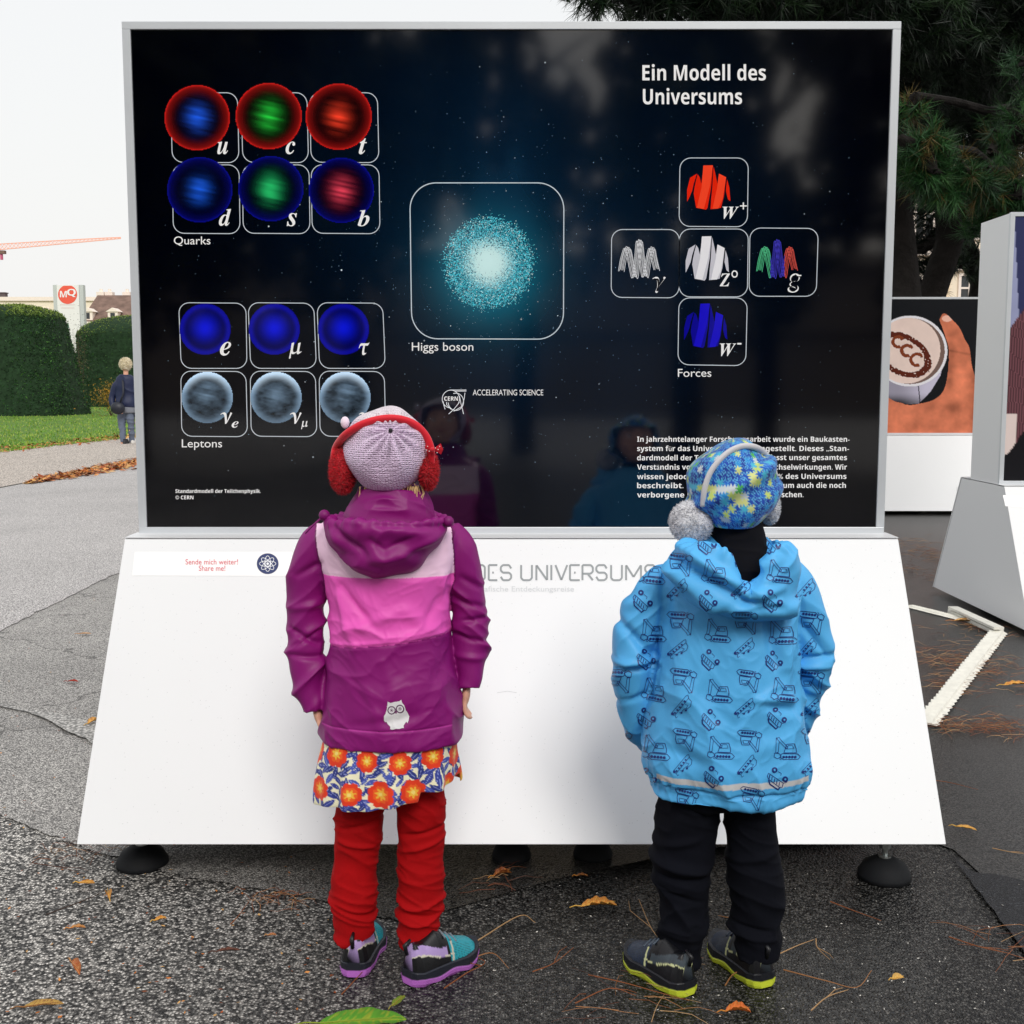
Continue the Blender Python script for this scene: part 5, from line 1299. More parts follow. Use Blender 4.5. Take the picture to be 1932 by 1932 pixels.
def PAINT_SOLE(p, j, s): return p.sole if j <= 2 else p.mid
def mk_paint(heel, toe, collar, line, sole, mid, lace, tab):
    heel, toe, collar, line = [np.array(q) for q in (heel, toe, collar, line)]
    def f(uv):
        s, z, y = uv[:, 0], uv[:, 1], uv[:, 2]
        c = np.where((s > .50)[:, None], toe, heel)
        zl = .062 + .005 * np.cos(y * 7) * (s < .1) - .018 * sst(.1, .45, s)
        c = np.where(((z > zl) & (s < .46) & (z < zl + .018))[:, None], collar, c); c = np.where(((z >= zl + .018) & (s < .46))[:, None], heel, c)
        c = np.where(((abs(z - zl) < .0015) & (s < .55))[:, None], line, c)
        c = np.where(((abs(s - .52 - .5 * (z - .02)) < .012) & (z < .085))[:, None], line * .8, c)
        c = np.where(((z < .030) & (s > .5))[:, None], heel, c)
        c = np.where(((abs(y) > .55) & (s > .56) & (s < .8) & (abs((s * 22 + z * 200) % 1 - .5) < .12))[:, None], toe * .45, c)
        return c
    f.sole, f.mid, f.lace, f.tab = sole, mid, lace, tab
    return f

def fur(name, c, r, n, L, cols, m, parent, seed, w=.0016, R=None, core=.93):
    """fluffy ball: a core with thousands of short hairs"""
    rg = np.random.default_rng(seed); b = MB(); b.ball(c, [x * core for x in r], 28); V = np.array([tuple(v) for v in b.v]); k = len(V)
    V += (vn(V, 60, seed) * .003)[:, None] * (V - np.array(c)) / np.linalg.norm(V - np.array(c), axis=1)[:, None]
    d = rg.normal(0, 1, (n, 3)); d /= np.linalg.norm(d, axis=1)[:, None]; P = np.array(c) + d * np.array(r) * core
    nn = d / np.array(r); nn /= np.linalg.norm(nn, axis=1)[:, None]; h = nn + rg.normal(0, .55, (n, 3)); h /= np.linalg.norm(h, axis=1)[:, None]
    s = np.cross(h, rg.normal(0, 1, (n, 3))); s /= np.linalg.norm(s, axis=1)[:, None]; ll = L * rg.uniform(.5, 1.3, (n, 1))
    H = np.stack([P - s * w / 2, P + s * w / 2, P + h * ll], 1).reshape(-1, 3)
    cc = np.vstack([np.tile(cols[0], (k, 1)), np.repeat(cols[rg.integers(0, len(cols), n)] * rg.uniform(.8, 1.15, (n, 1)), 3, 0)])
    o = obj(name, np.vstack([V, H]), b.f + [(k + 3 * i, k + 3 * i + 1, k + 3 * i + 2) for i in range(n)], m, parent, col=cc)
    return o
def hit_ell(px, py, c, r, k=1.0):
    d = ray(px, py); r = [x * k for x in r]; o = [(O[i] - c[i]) / r[i] for i in range(3)]; e = [d[i] / r[i] for i in range(3)]
    A = sum(x * x for x in e); B = sum(x * y for x, y in zip(o, e)); Cc = sum(x * x for x in o) - 1; D = B * B - A * Cc
    if D < 0: return atY(px, py, c[1])
    return O + d * ((-B - math.sqrt(D)) / A)

def body(root, head_c, head_r, tilt, shoulder, hips, arms, legs, voxel=.0032, hs=1.0, skin=S(232, 176, 150)):
    """one continuous figure: head, neck, trunk, arms with hands, legs"""
    mb = MB(); at, R = head_shape(mb, head_c, head_r, tilt)
    sc, sw = Vector(shoulder[:3]), shoulder[3]; hc, hw_ = Vector(hips[:3]), hips[3]
    mb.tube([Vector(head_c) + Vector((0, 0, -head_r * .5)), sc + Vector((0, 0, .0)), sc + Vector((0, 0, -.03))], [head_r * .48, head_r * .46, head_r * .6], 16)
    R_ = [(sc.x, sc.y, sc.z, sw * .45, .035), (sc.x, sc.y, sc.z - .03, sw, .055), (sc.x, sc.y, sc.z - .12, sw * .86, .062), ((sc.x + hc.x) / 2, (sc.y + hc.y) / 2, (sc.z + hc.z) / 2, hw_ * .9, .06), (hc.x, hc.y, hc.z + .05, hw_, .066), (hc.x, hc.y, hc.z - .04, hw_ * .95, .06)]
    mb.rings([tuple(q) for q in crom(R_, 5)], 28)
    for P, rr, sd in arms:
        mb.tube([tuple(q[:3]) for q in crom([tuple(p) for p in P], 3)], list(np.interp(np.linspace(0, 1, 3 * (len(P) - 1) + 1), np.linspace(0, 1, len(rr)), rr)), 14)
        a, b_ = Vector(P[-2]), Vector(P[-1]); hand(mb, b_, (b_ - a), sd, hs)
    for P, rr in legs:
        mb.tube([tuple(q[:3]) for q in crom([tuple(p) for p in P], 3)], list(np.interp(np.linspace(0, 1, 3 * (len(P) - 1) + 1), np.linspace(0, 1, len(rr)), rr)), 16)
    V, Fq, N = remesh(mb, voxel, 3)
    c = np.array(skin)[None] * (1 + .08 * vn(V, 40, 3))[:, None]
    o = obj('body', V, Fq, M_SKIN, root, smooth=True, col=c); face_parts(at, R, head_r, root); return at, R

def trouser_leg(mb, rows): tube_px(mb, rows, 28, 5)
def cloth(name, V, Fq, m, root, col=None):
    return obj(name, V, Fq, m, root, smooth=True, col=col)

# ======================================================= girl
YG = 2.33
def G_(px, py, Y=YG): return atY(px, py, Y)
M_RAIN = mat('coated_rain_fabric', attr=True, rough=.50, spec=.34, bump=(11, .007, .30, 1))
girl = thing('person', 'child in purple and pink jacket, lilac hat, red earmuffs and floral dress', 'child', (G_(735, 1800).x, YG, 0))
j = MB()
j.rings(rings_px([(735, 952, 60, .055, YG), (734, 968, 84, .068, YG), (732, 982, 116, .080, YG), (731, 1000, 137, .088, YG), (731, 1040, 138, .095, YG), (733, 1090, 124, .099, YG), (735, 1160, 112, .102, YG),
                  (737, 1230, 117, .107, YG), (739, 1300, 127, .113, YG), (740, 1350, 133, .118, YG), (740, 1384, 135, .120, YG), (740, 1388, 128, .112, YG), (740, 1380, 118, .104, YG)], 5), 72)
tube_px(j, [(618, 1002, YG, 28), (596, 1030, YG, 35), (584, 1080, YG + .004, 38), (577, 1140, YG + .008, 37), (577, 1200, YG + .006, 37), (578, 1250, YG - .004, 36), (582, 1290, YG - .012, 31), (590, 1322, YG - .02, 25), (593, 1340, YG - .022, 21)], 28, 5)
tube_px(j, [(842, 1000, YG, 28), (862, 1030, YG, 35), (874, 1080, YG + .004, 37), (886, 1140, YG + .01, 34), (888, 1200, YG + .01, 33), (888, 1240, YG + .004, 32), (889, 1270, YG - .004, 26), (886, 1298, YG - .01, 21)], 28, 5)
V, Fq, N = remesh(j, .0026, 8)
sx = (V[:, 0] - G_(735, 1150).x)
arm = sst(.105, .135, np.abs(sx)) * 1.0
zt_ = zat(1010, YG); zq = V[:, 2]
W1 = np.stack([V[:, 0] + .35 * V[:, 2], V[:, 1], V[:, 2] - .45 * np.abs(sx)], 1)
fold = .0085 * (ridge(W1, (5, 5, 11), 3, 4) - .3) + .0045 * (ridge(W1, (13, 10, 24), 9, 4) - .3) + .0015 * (ridge(W1, (40, 40, 60), 12, 3) - .3)
W2 = np.stack([V[:, 0], V[:, 1], V[:, 2] + np.sign(sx) * V[:, 0] * .9], 1)
af = .009 * (ridge(W2, (7, 7, 13), 5, 3) - .35) + .004 * (ridge(W2, (15, 15, 26), 8, 3) - .35)
af *= .45 + .55 * sst(zat(1060, YG), zat(1120, YG), zq) + .3 * np.exp(-((zq - zat(1195, YG)) / .03) ** 2)
back = sst(.02, -.05, V[:, 1] - YG)
tors = fold * .55 * (1 - .3 * sst(zat(1230, YG), zat(1300, YG), zq) * 0)
d = tors * 1.35 * (1 - arm) + af * arm
YB = YG - .10
d += (1 - arm) * back * creases(V, [(640, 1110, 700, 1180, -.007, .008), (636, 1130, 668, 1225, .008, .010), (840, 1120, 800, 1180, -.007, .010), (832, 1100, 846, 1190, .006, .009), (650, 1195, 770, 1150, .005, .012), (770, 1160, 840, 1215, .005, .012), (640, 1250, 700, 1330, -.004, .012),
                             (850, 1240, 800, 1320, -.004, .014), (690, 1300, 730, 1400, .004, .012), (620, 1290, 626, 1395, .005, .012), (858, 1290, 862, 1380, .005, .010), (660, 1370, 820, 1340, -.003, .010), (720, 1240, 740, 1300, .003, .014)], YB)
d += arm * creases(V, [(548, 1188, 600, 1215, -.008, .006), (600, 1190, 552, 1222, -.008, .006), (545, 1150, 610, 1140, .006, .008), (548, 1235, 612, 1240, -.006, .006), (560, 1085, 610, 1060, -.006, .007), (855, 1130, 915, 1150, -.007, .007), (862, 1175, 918, 1168, -.006, .006), (860, 1200, 920, 1215, -.007, .006), (872, 1090, 905, 1110, -.006, .007), (862, 1240, 915, 1245, .005, .007)], YG - .03)
V = V + N * d[:, None]
# seams
z1 = zat(1091, YB); z2 = zat(1218, YB) + (V[:, 0] - G_(735, 1218).x) * .10 ; zh = zat(1405, YG - .12)
for zz_, dep, wd in ((z1, .0012, .002), (z2, .0020, .0026), (zh + .024, .0018, .0022)):
    V -= N * (dep * np.exp(-((V[:, 2] - zz_) / wd) ** 2) * (1 - arm))[:, None]
V += N * (.0020 * (np.exp(-((V[:, 2] - (z2 + .006)) / .004) ** 2)) * (1 - arm))[:, None]
xl = np.interp(-V[:, 2], [-zat(985, YG), -zat(1040, YG), -zat(1090, YG), -zat(1115, YG), -zat(1240, YG)], [xat(590, 985, YG - .05), xat(598, 1040, YG - .05), xat(610, 1090, YG - .05), xat(616, 1115, YG), xat(614, 1240, YG)])
xr = np.interp(-V[:, 2], [-zat(985, YG), -zat(1040, YG), -zat(1090, YG), -zat(1115, YG), -zat(1240, YG)], [xat(852, 985, YG - .05), xat(857, 1040, YG - .05), xat(857, 1090, YG - .05), xat(851, 1115, YG), xat(856, 1240, YG)])
PUR, PNK, LPK = np.array(S(136, 16, 112)), np.array(S(238, 92, 192)), np.array(S(255, 214, 240))
tm = (V[:, 0] > xl) & (V[:, 0] < xr) & ((V[:, 2] < zat(992, YG - .05)) | (np.abs(sx) > .112))
c = np.tile(PUR, (len(V), 1)); c[tm & (V[:, 2] > z2)] = PNK; c[tm & (V[:, 2] > z1)] = LPK
c[tm & (np.abs(V[:, 2] - z2 - .004) < .0022)] = PNK * 1.15
k = tm & (np.abs(V[:, 2] - zh - .024) < .0013); c[k] = np.array(S(186, 60, 156))
for xe in (xl, xr):
    k = (np.abs(V[:, 0] - xe) < .0016) & (V[:, 2] > z2); c[k] = PUR * .6
jk = cloth('jacket', V, Fq, M_RAIN, girl, c)
GJ = (V.copy(), Fq.copy())
# hood
def hood(rows, lip, colr, root, V_notch=None, swag=.006, seed=0, amp=.004, voxel=.0026, lines=(), YL=2.2, swx=0.0, kf=150):
    """rows: level rings from lip to tip; lip: inner rings that make it hollow"""
    h = MB(); R = [tuple(q) for q in crom(rows, 6)]
    h.rings([tuple(q) for q in lip][::-1] + R, 72)
    if V_notch:
        xn, zn, wn_, dn = V_notch; vv = []
        for x, y, z in h.v:
            w = math.exp(-((x - xn) / wn_) ** 2) * (1 if y < rows[0][1] + .0 else 0) * float(np.interp(z, [zn - .10, zn - .02], [0, 1]))
            vv.append((x, y + .012 * w, z - dn * w))
        h.v = vv
    V, Fq, N = remesh(h, voxel, 6)
    cx = rows[0][0]; x = V[:, 0] - cx
    ph = V[:, 2] + 2.2 * (x - swx) ** 2 + .012 * vn(V, 14, seed)
    bk = sst(.02, -.03, V[:, 1] - rows[2][1])
    d = swag * np.sin(ph * kf + seed) * bk * sst(.14, .05, np.abs(x)) + amp * (ridge(V, (12, 12, 24), seed + 4) - .5)
    d += creases(V, lines, YL) * bk
    ztop = rows[0][2]; ang = np.arctan2(V[:, 1] - rows[0][1], x)
    d += .0022 * np.sin(ang * 27 + 7 * vn(V, 16, 3)) * np.exp(-((V[:, 2] - ztop + .004) / .012) ** 2)
    V = V + N * d[:, None]
    return V, Fq, cloth('hood', V, Fq, M_RAIN, root, np.tile(np.array(colr), (len(V), 1)) * (1 + .0 * V[:, :1]))
def rr(cx, py, hw, ry, Y, cy=None):
    p = atY(cx, py, Y); return (p.x, cy if cy else p.y, p.z, hw * pxm(cx, py, Y), ry, 2.1)
YH = 2.27
rows = [rr(731, 972, 112, .100, YH), rr(731, 982, 117, .104, YH), rr(730, 1004, 113, .102, YH - .004), rr(729, 1030, 100, .094, YH - .006), rr(728, 1054, 78, .080, YH - .006), rr(727, 1076, 50, .060, YH - .004), rr(727, 1092, 20, .035, YH), rr(727, 1097, 6, .018, YH)]
lip = [rr(731, 974, 100, .088, YH), rr(731, 990, 92, .080, YH + .005), rr(731, 1000, 60, .05, YH + .005)]
hV, hF, _h = hood(rows, lip, PUR * 1.02, jk, None, .0040, 1, .006, lines=[(625, 1000, 690, 1050, -.010, .008), (700, 1055, 760, 1048, .008, .010), (760, 1048, 835, 1010, .007, .008), (640, 1055, 720, 1085, .006, .010), (700, 1020, 725, 1042, -.006, .007), (725, 1042, 780, 1015, -.005, .007), (610, 985, 640, 1040, .006, .009), (690, 990, 840, 1000, -.006, .006), (650, 985, 700, 990, .005, .006)], YL=2.17, kf=95)
# standing collar inside the hood
cl = MB(); cl.rings(rings_px([(738, 920, 62, .058, YG - .02), (738, 940, 72, .066, YG - .02), (735, 965, 82, .075, YG - .02), (735, 995, 90, .080, YG - .02)], 5), 56)
V, Fq, N = remesh(cl, .0028, 4); V = V + N * (.006 * (ridge(V, (14, 14, 30), 7) - .5) + .003 * (ridge(V, (30, 30, 20), 2) - .5))[:, None]
cloth('collar', V, Fq, M_RAIN, jk, np.tile(PUR * .95, (len(V), 1)))
# drawstring toggles at both ends of the hood edge
b = MB(); b.col = PUR * .8
for px, py in ((612, 972), (846, 984)):
    p = atY(px, py, 2.24); b.ball(p, .011, 12); b.tube([p, p + Vector((-.02 if px < 700 else .012, -.01, -.018)), p + Vector((-.035 if px < 700 else .008, -.012, -.034))], [.0022, .002, .0015], 6)
b.build('drawstring', M_RAIN, jk, smooth=True)
# owl reflector, lying on the cloth
def bvhs(surfaces): return [BVHTree.FromPolygons([tuple(v) for v in V], [tuple(f) for f in Fq.tolist()]) for V, Fq in surfaces]
def drape(fl2d, bv, name, m, root, Y, off=.0012):
    """lay flat print, measured in picture units at depth Y, onto the cloth from behind"""
    V = []; ok = []
    for i, (px, py) in enumerate(fl2d.v):
        d = ray(px, py).normalized(); best = None
        for t in bv:
            h = t.ray_cast(O, d, 4)
            if h[0] is not None and (best is None or h[3] < best[3]): best = h
        if best is None or best[1].dot(d) > -.12: V.append(O); ok.append(False)
        else: V.append(best[0] + best[1] * (off + (fl2d.z[i] if i < len(fl2d.z) else 0))); ok.append(True)
    Fc = []
    for f in fl2d.f:
        if all(ok[i] for i in f) and max((V[f[i]] - V[f[i - 1]]).length for i in range(len(f))) < .03:
            a, b_, c2 = [V[i] for i in f[:3]]
            Fc.append(f if (b_ - a).cross(c2 - a).dot(O - a) > 0 else tuple(reversed(f)))
    if len(Fc) < 12: return None
    used = sorted({i for f in Fc for i in f}); re = {u: i for i, u in enumerate(used)}
    return obj(name, [V[i] for i in used], [tuple(re[i] for i in f) for f in Fc], m, root, col=np.array([fl2d.c[i] for i in used]))
def grid_shape(fl, inside, x0, y0, x1, y1, step, cfn):
    nx = int((x1 - x0) / step) + 1; ny = int((y1 - y0) / step) + 1; n0 = len(fl.v); ok = {}
    for i in range(ny):
        for k in range(nx):
            x, y = x0 + k * step, y0 + i * step; fl.v.append((x, y)); fl.z.append(0); fl.c.append(cfn(x, y)); ok[(i, k)] = inside(x, y)
    for i in range(ny - 1):
        for k in range(nx - 1):
            if ok[(i, k)] and ok[(i + 1, k)] and ok[(i + 1, k + 1)] and ok[(i, k + 1)]:
                a = n0 + i * nx + k; fl.f.append((a, a + 1, a + nx + 1, a + nx))
def pip(poly):
    def f(x, y):
        r = False; m = len(poly)
        for i in range(m):
            (ax, ay), (bx, by) = poly[i], poly[(i + 1) % m]
            if (ay > y) != (by > y) and x < (bx - ax) * (y - ay) / (by - ay) + ax: r = not r
        return r
    return f
def ow(x, y): return (504.6 + x * .2406, 1128.8 + y * .2406)
owl = [ow(*p) for p in [(942, 806), (965, 818), (1000, 808), (1030, 806), (1050, 792), (1056, 815), (1075, 840), (1084, 872), (1100, 895), (1113, 925), (1108, 960), (1096, 985), (1090, 968), (1078, 985), (1068, 1000), (1072, 1018), (1050, 1020), (1035, 1026), (1010, 1024), (985, 1030), (960, 1028), (962, 1008), (940, 985), (930, 968), (922, 975), (912, 955), (911, 925), (925, 900), (935, 865)]]
def owlc(x, y):
    X, Y = (x - 504.6) / .2406, (y - 1128.8) / .2406
    for cx, cy in ((973, 877), (1039, 866)):
        r = math.hypot(X - cx, Y - cy)
        if 24 < r < 33 or r < 7 or 11 < r < 14: return (.10, .03, .09)
    if abs(X - 1008) < 7 and 880 < Y < 902: return (.18, .03, .14)
    return (.80, .78, .80)
fl = Flat(); grid_shape(fl, pip(owl), 722, 1318, 775, 1378, .55, owlc)
drape(fl, bvhs([GJ]), 'owl_reflector', mat('reflective_print', attr=True, rough=.35), jk, 2.2, .0015)

# body
def P3(px, py, Y=YG): return tuple(atY(px, py, Y))
hc = P3(733, 866, YG - .025)
at_g, R_g = body(girl, hc, .074, math.radians(24), (*P3(735, 985), .085), (*P3(738, 1380), .085),
     [([P3(625, 1010), P3(600, 1060), P3(584, 1180), P3(586, 1290, YG - .012), P3(595, 1326, YG - .014)], [.015, .013, .012, .011, .011], 1), ([P3(838, 1010), P3(864, 1060), P3(882, 1170), P3(888, 1250, YG - .004), P3(882, 1290, YG - .002)], [.015, .013, .012, .011, .011], 1)],
     [([P3(690, 1400), P3(680, 1560), P3(672, 1700), P3(670, 1790)], [.042, .036, .030, .024]), ([P3(780, 1400), P3(792, 1560), P3(793, 1700), P3(786, 1800)], [.042, .036, .030, .024])], hs=.88)
# dress
M_DRESS = mat('printed_cotton', attr=True, rough=.8, sheen=.2)
b = MB(); R_ = crom([rpx(738, 1360, 120, .108, YG, 2.3), rpx(733, 1400, 128, .112, YG, 2.3), rpx(731, 1440, 131, .116, YG, 2.3), rpx(731, 1482, 133, .119, YG, 2.3), rpx(731, 1484, 129, .115, YG, 2.3), rpx(731, 1440, 124, .110, YG, 2.3)], 26)
R_ = [tuple(q) + (.10, 0) for q in R_]; b.rings(R_, 420, cap=False)
V = np.array(b.v, dtype=float); fx = V[:, 0] - girl.location[0]; ang = np.arctan2(V[:, 1] - YG, fx); low = sst(zat(1390, YG), zat(1480, YG), V[:, 2])
dd = .006 * np.sin(ang * 9 + 1.3) * low + .004 * np.sin(ang * 17 + .4) * low
rad = np.stack([np.cos(ang), np.sin(ang), ang * 0], 1); V += rad * dd[:, None]; V[:, 2] += .003 * np.sin(ang * 5 + 1) * low
step_ = (fx > .072) & (V[:, 1] < YG); V[step_, 2] += .018 * sst(.072, .080, fx[step_]) * low[step_]
U = np.stack([ang * .125, ang * 0, V[:, 2]], 1); up_, vp_ = U[:, 0] * 1000, U[:, 2] * 1000      # millimetres round the skirt and up
c = np.tile(np.array(S(246, 240, 206)), (len(V), 1))
r = np.random.default_rng(4)
def stamp(cx, cy, R1, fn):
    global c
    dx, dy = up_ - cx, vp_ - cy; m = np.hypot(dx, dy) < R1 * 1.3
    if m.any(): c[m] = fn(dx[m] / R1, dy[m] / R1, c[m])
def leaf_f(a, colr):
    def f(x, y, cc):
        X = x * math.cos(a) + y * math.sin(a); Y = -x * math.sin(a) + y * math.cos(a)
        k = np.abs(Y) < .36 * np.clip(1 - X * X, 0, 1); cc = cc.copy(); cc[k] = colr; cc[k & (np.abs(Y) < .03)] = np.array(S(150, 160, 220)); return cc
    return f
def flower_f(x, y, cc):
    rr_ = np.hypot(x, y); a = np.arctan2(y, x); e = .84 + .14 * np.abs(np.sin(a * 4)) ; cc = cc.copy()
    cc[rr_ < e] = np.array(S(232, 56, 18)); cc[(rr_ < e * .62)] = np.array(S(242, 96, 24)); cc[(rr_ < .34 + .1 * np.sin(a * 7))] = np.array(S(246, 190, 60)); cc[(rr_ < .14)] = np.array(S(250, 222, 120)); return cc
BL_ = [np.array(S(48, 62, 150)), np.array(S(70, 88, 178)), np.array(S(38, 52, 130))]
zb0 = zat(1484, YG) * 1000
for cx in np.arange(-400, 400, 15):
    for cy in np.arange(zb0 - 6, zb0 + 105, 17):
        stamp(cx + r.normal(0, 3.2), cy + r.normal(0, 3), r.uniform(11, 17), leaf_f(r.uniform(-1.4, 1.4) + (0 if r.uniform() < .5 else 1.57), BL_[r.integers(0, 3)]))
for k, cx in enumerate(np.arange(-398, 400, 68)):
    for jn, cy in enumerate((zb0 + 24, zb0 + 86)):
        stamp(cx + (34 if jn % 2 else 0) + r.normal(0, 4), cy + r.normal(0, 6), r.uniform(23, 29), flower_f)
obj('dress', V, b.f, M_DRESS, girl, smooth=True, col=c)
# trousers
M_CORD = mat('red_corduroy', S(166, 8, 14), .85, .15, var=(9, .12), bump=(14, .006, .4, 1))
def trousers(rows_l, rows_r, hip, m, root, seed, amp=.008, voxel=.003, lines=(), YL=2.3, fz=38):
    t = MB(); trouser_leg(t, rows_l); trouser_leg(t, rows_r); t.rings(rings_px(hip, 4), 40)
    V, Fq, N = remesh(t, voxel, 5)
    w = V + np.stack([0 * V[:, 0], 0 * V[:, 0], .35 * (V[:, 0] - root.location[0])], 1)
    low = .45 + .55 * np.maximum(sst(.20, .12, V[:, 2]), sst(.30, .42, V[:, 2]))
    d = amp * 1.1 * (ridge(w, (8, 8, fz * .7), seed, 4) - .3) * low + amp * .6 * (ridge(w, (14, 14, fz * 1.5), seed + 3, 3.5) - .3) * low + creases(V, lines, YL)
    return cloth('trousers', V + N * d[:, None], Fq, m, root)
trousers([(690, 1440, YG, 44), (678, 1530, YG, 46), (676, 1575, YG + .003, 45), (671, 1620, YG + .004, 41), (668, 1670, YG, 42), (667, 1715, YG - .004, 41), (670, 1750, YG - .008, 38), (673, 1768, YG - .008, 35)],
         [(775, 1440, YG, 46), (793, 1500, YG, 46), (794, 1560, YG + .003, 43), (793, 1620, YG + .004, 43), (794, 1680, YG, 44), (792, 1730, YG - .006, 41), (790, 1762, YG - .012, 38), (790, 1780, YG - .012, 35)],
         [(738, 1370, 95, .085, YG), (738, 1440, 92, .08, YG), (738, 1462, 70, .06, YG)], M_CORD, girl, 21, .0085,
         lines=[(640, 1575, 715, 1560, -.006, .005), (636, 1600, 700, 1612, .006, .005), (755, 1590, 835, 1575, -.006, .005), (752, 1622, 830, 1600, .006, .005), (632, 1730, 700, 1745, -.005, .005), (755, 1735, 825, 1745, -.006, .006)], YL=2.26)
# shoes
LIL, TEA, BLK = S(178, 120, 200), S(30, 150, 165), S(14, 14, 18)
pg_ = mk_paint(BLK, TEA, S(176, 150, 205), S(215, 210, 190), S(190, 110, 205), S(34, 36, 46), S(120, 130, 140), BLK)
g1, g2 = gnd(668, 1847), gnd(768, 1862); gt = gnd(880, 1812)
shoe(girl, (g1.x - .002, g1.y), math.radians(84), .182, .077, pg_)
shoe(girl, (g2.x, g2.y + .004), math.radians(45), .185, .079, pg_)
# hat
M_KNIT = mat('lilac_knit', attr=True, rough=.9, spec=.2, sheen=.4, knit=(200, .006, 1.0))
hcx, hr = P3(730, 851, YG - .03), (.0835, .094, .0875)
def hatmesh(c, r, pole, n=150, m=110):
    from mathutils import Matrix
    z = Vector(pole).normalized(); x = z.orthogonal().normalized(); y = z.cross(x); V = []; A = []
    for i in range(m + 1):
        ph = math.pi * i / m
        for k in range(n):
            t = 2 * math.pi * k / n; d = z * math.cos(ph) + (x * math.cos(t) + y * math.sin(t)) * math.sin(ph)
            V.append((c[0] + d.x * r[0], c[1] + d.y * r[1], c[2] + d.z * r[2])); A.append((ph, t))
    Fc = [(i * n + k, i * n + (k + 1) % n, (i + 1) * n + (k + 1) % n, (i + 1) * n + k) for i in range(m) for k in range(n)]
    return np.array(V), np.array(A), Fc
pd = (hit_ell(737, 812, hcx, hr) - Vector(hcx)); pole = Vector((pd.x / hr[0], pd.y / hr[1], pd.z / hr[2]))
V, A, Fc = hatmesh(hcx, hr, pole)
ph, t = A[:, 0], A[:, 1]; rad = (V - np.array(hcx)); rad /= np.linalg.norm(rad, axis=1)[:, None]
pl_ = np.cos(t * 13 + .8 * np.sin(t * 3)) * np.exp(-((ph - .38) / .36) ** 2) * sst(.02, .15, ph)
d = .0032 * pl_ - .006 * np.exp(-(ph / .10) ** 2) + .0030 * vn(V, 22, 5) * sst(.3, .9, ph)
big = np.cos(t * 5 + .5) * np.exp(-((ph - .95) / .5) ** 2); d += .0035 * big
V = V + rad * d[:, None]
z0_ = zat(922, YG - .1); V[:, 2] = np.maximum(V[:, 2], z0_ - .002 + .006 * (V[:, 1] - hcx[1]) / .09)
wid = np.interp(V[:, 2], [z0_, zat(870, YG)], [.90, 1.0]); V[:, 0] = hcx[0] + (V[:, 0] - hcx[0]) * wid
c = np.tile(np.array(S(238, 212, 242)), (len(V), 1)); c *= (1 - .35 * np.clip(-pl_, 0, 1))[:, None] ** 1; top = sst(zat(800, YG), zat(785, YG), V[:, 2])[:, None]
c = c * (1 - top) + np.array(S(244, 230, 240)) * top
kn = np.clip(vn(V, 420, 9), -1, 1); c *= (1 + .10 * kn)[:, None]
def face_opening(V, Fc, c, tilt, brow):
    """drop the part of the hat that would cover the face"""
    r = (V - np.array(c)); r /= np.linalg.norm(r, axis=1)[:, None]; ct, st = math.cos(tilt), math.sin(tilt)
    fy, fz = r[:, 1] * ct + r[:, 2] * st, -r[:, 1] * st + r[:, 2] * ct
    gone = (fy > .42) & (fz < brow) & (np.abs(r[:, 0]) < .80)
    return [f for f in Fc if not all(gone[i] for i in f)]
Fc = face_opening(V, Fc, hcx, math.radians(24), .42)
hat = obj('hat', V, Fc, M_KNIT, girl, smooth=True, col=c)
b = MB(); p = hit_ell(737, 812, hcx, hr, .985); b.ball(p, .0042, 10); b.build('crown_hole', M_DARK, hat)
p = P3(651, 797, YG - .01); b = MB(); b.ball(p, (.009, .009, .012), 12); o = b.build('hat_ear', mat('lilac_fleece', S(240, 222, 236), .95, sheen=.5, bump=(120, .003)), hat, smooth=True)
# earmuffs
M_REDF = mat('red_plush', attr=True, rough=.7, sheen=.3)
em_ = bpy.data.objects.new('earmuffs', None); COL.objects.link(em_); em_.parent = girl
REDS = np.array([S(200, 14, 34), S(224, 24, 46), S(176, 10, 26)])
pts = [(641, 905), (632, 868), (636, 842), (655, 818), (690, 798), (735, 789), (775, 797), (800, 818), (812, 845), (813, 875)]
P = crom([tuple(hit_ell(px, py, hcx, (hr[0] * 1.13, hr[1] * 1.0, hr[2] * 1.02), 1.0)) for px, py in pts], 6)
P[:8, 1] = np.minimum(P[:8, 1], YG - .03); P[-8:, 1] = np.minimum(P[-8:, 1], YG - .03)
b = MB(); b.col = REDS[1]; b.tube([tuple(q) for q in P], .0088, 14, .8); b.build('headband', M_REDF, em_, smooth=True)
for (px, py, hw_, hz, sd) in ((647, 888, 23, 44, 1), (808, 887, 17, 37, 2)):
    c0 = P3(px, py, YG - .035); s = pxm(px, py, YG)
    o = fur('ear_pad', c0, (hw_ * s, .042, hz * s), 5200, .0075, REDS, M_REDF, em_, sd)
b = MB(); bw = atY(816, 848, YG - .08); b.col = S(214, 18, 40)
for sx_, q in ((-1, (-.011, .004, .010)), (1, (.016, .002, .006))):
    b.add([bw, bw + Vector((q[0], -.004, q[2] + .006)), bw + Vector((q[0] * 1.3, -.002, q[2] - .006)), bw + Vector((q[0], .004, q[2] - .016))], [(0, 1, 2), (0, 2, 3)])
b.ball(bw, .005, 10)
b.col = (.9, .85, .85); rg = random.Random(2)
for q_ in ((-.009, .006), (-.011, -.001), (-.006, -.003), (.006, .003), (.011, .000), (.014, .006), (.009, -.006)):
    b.ball(bw + Vector((q_[0], -.0045, q_[1])), .0011, 6)
b.build('bow', M_REDF, em_)
b = MB(); b.col = S(214, 178, 120); rg = random.Random(8)
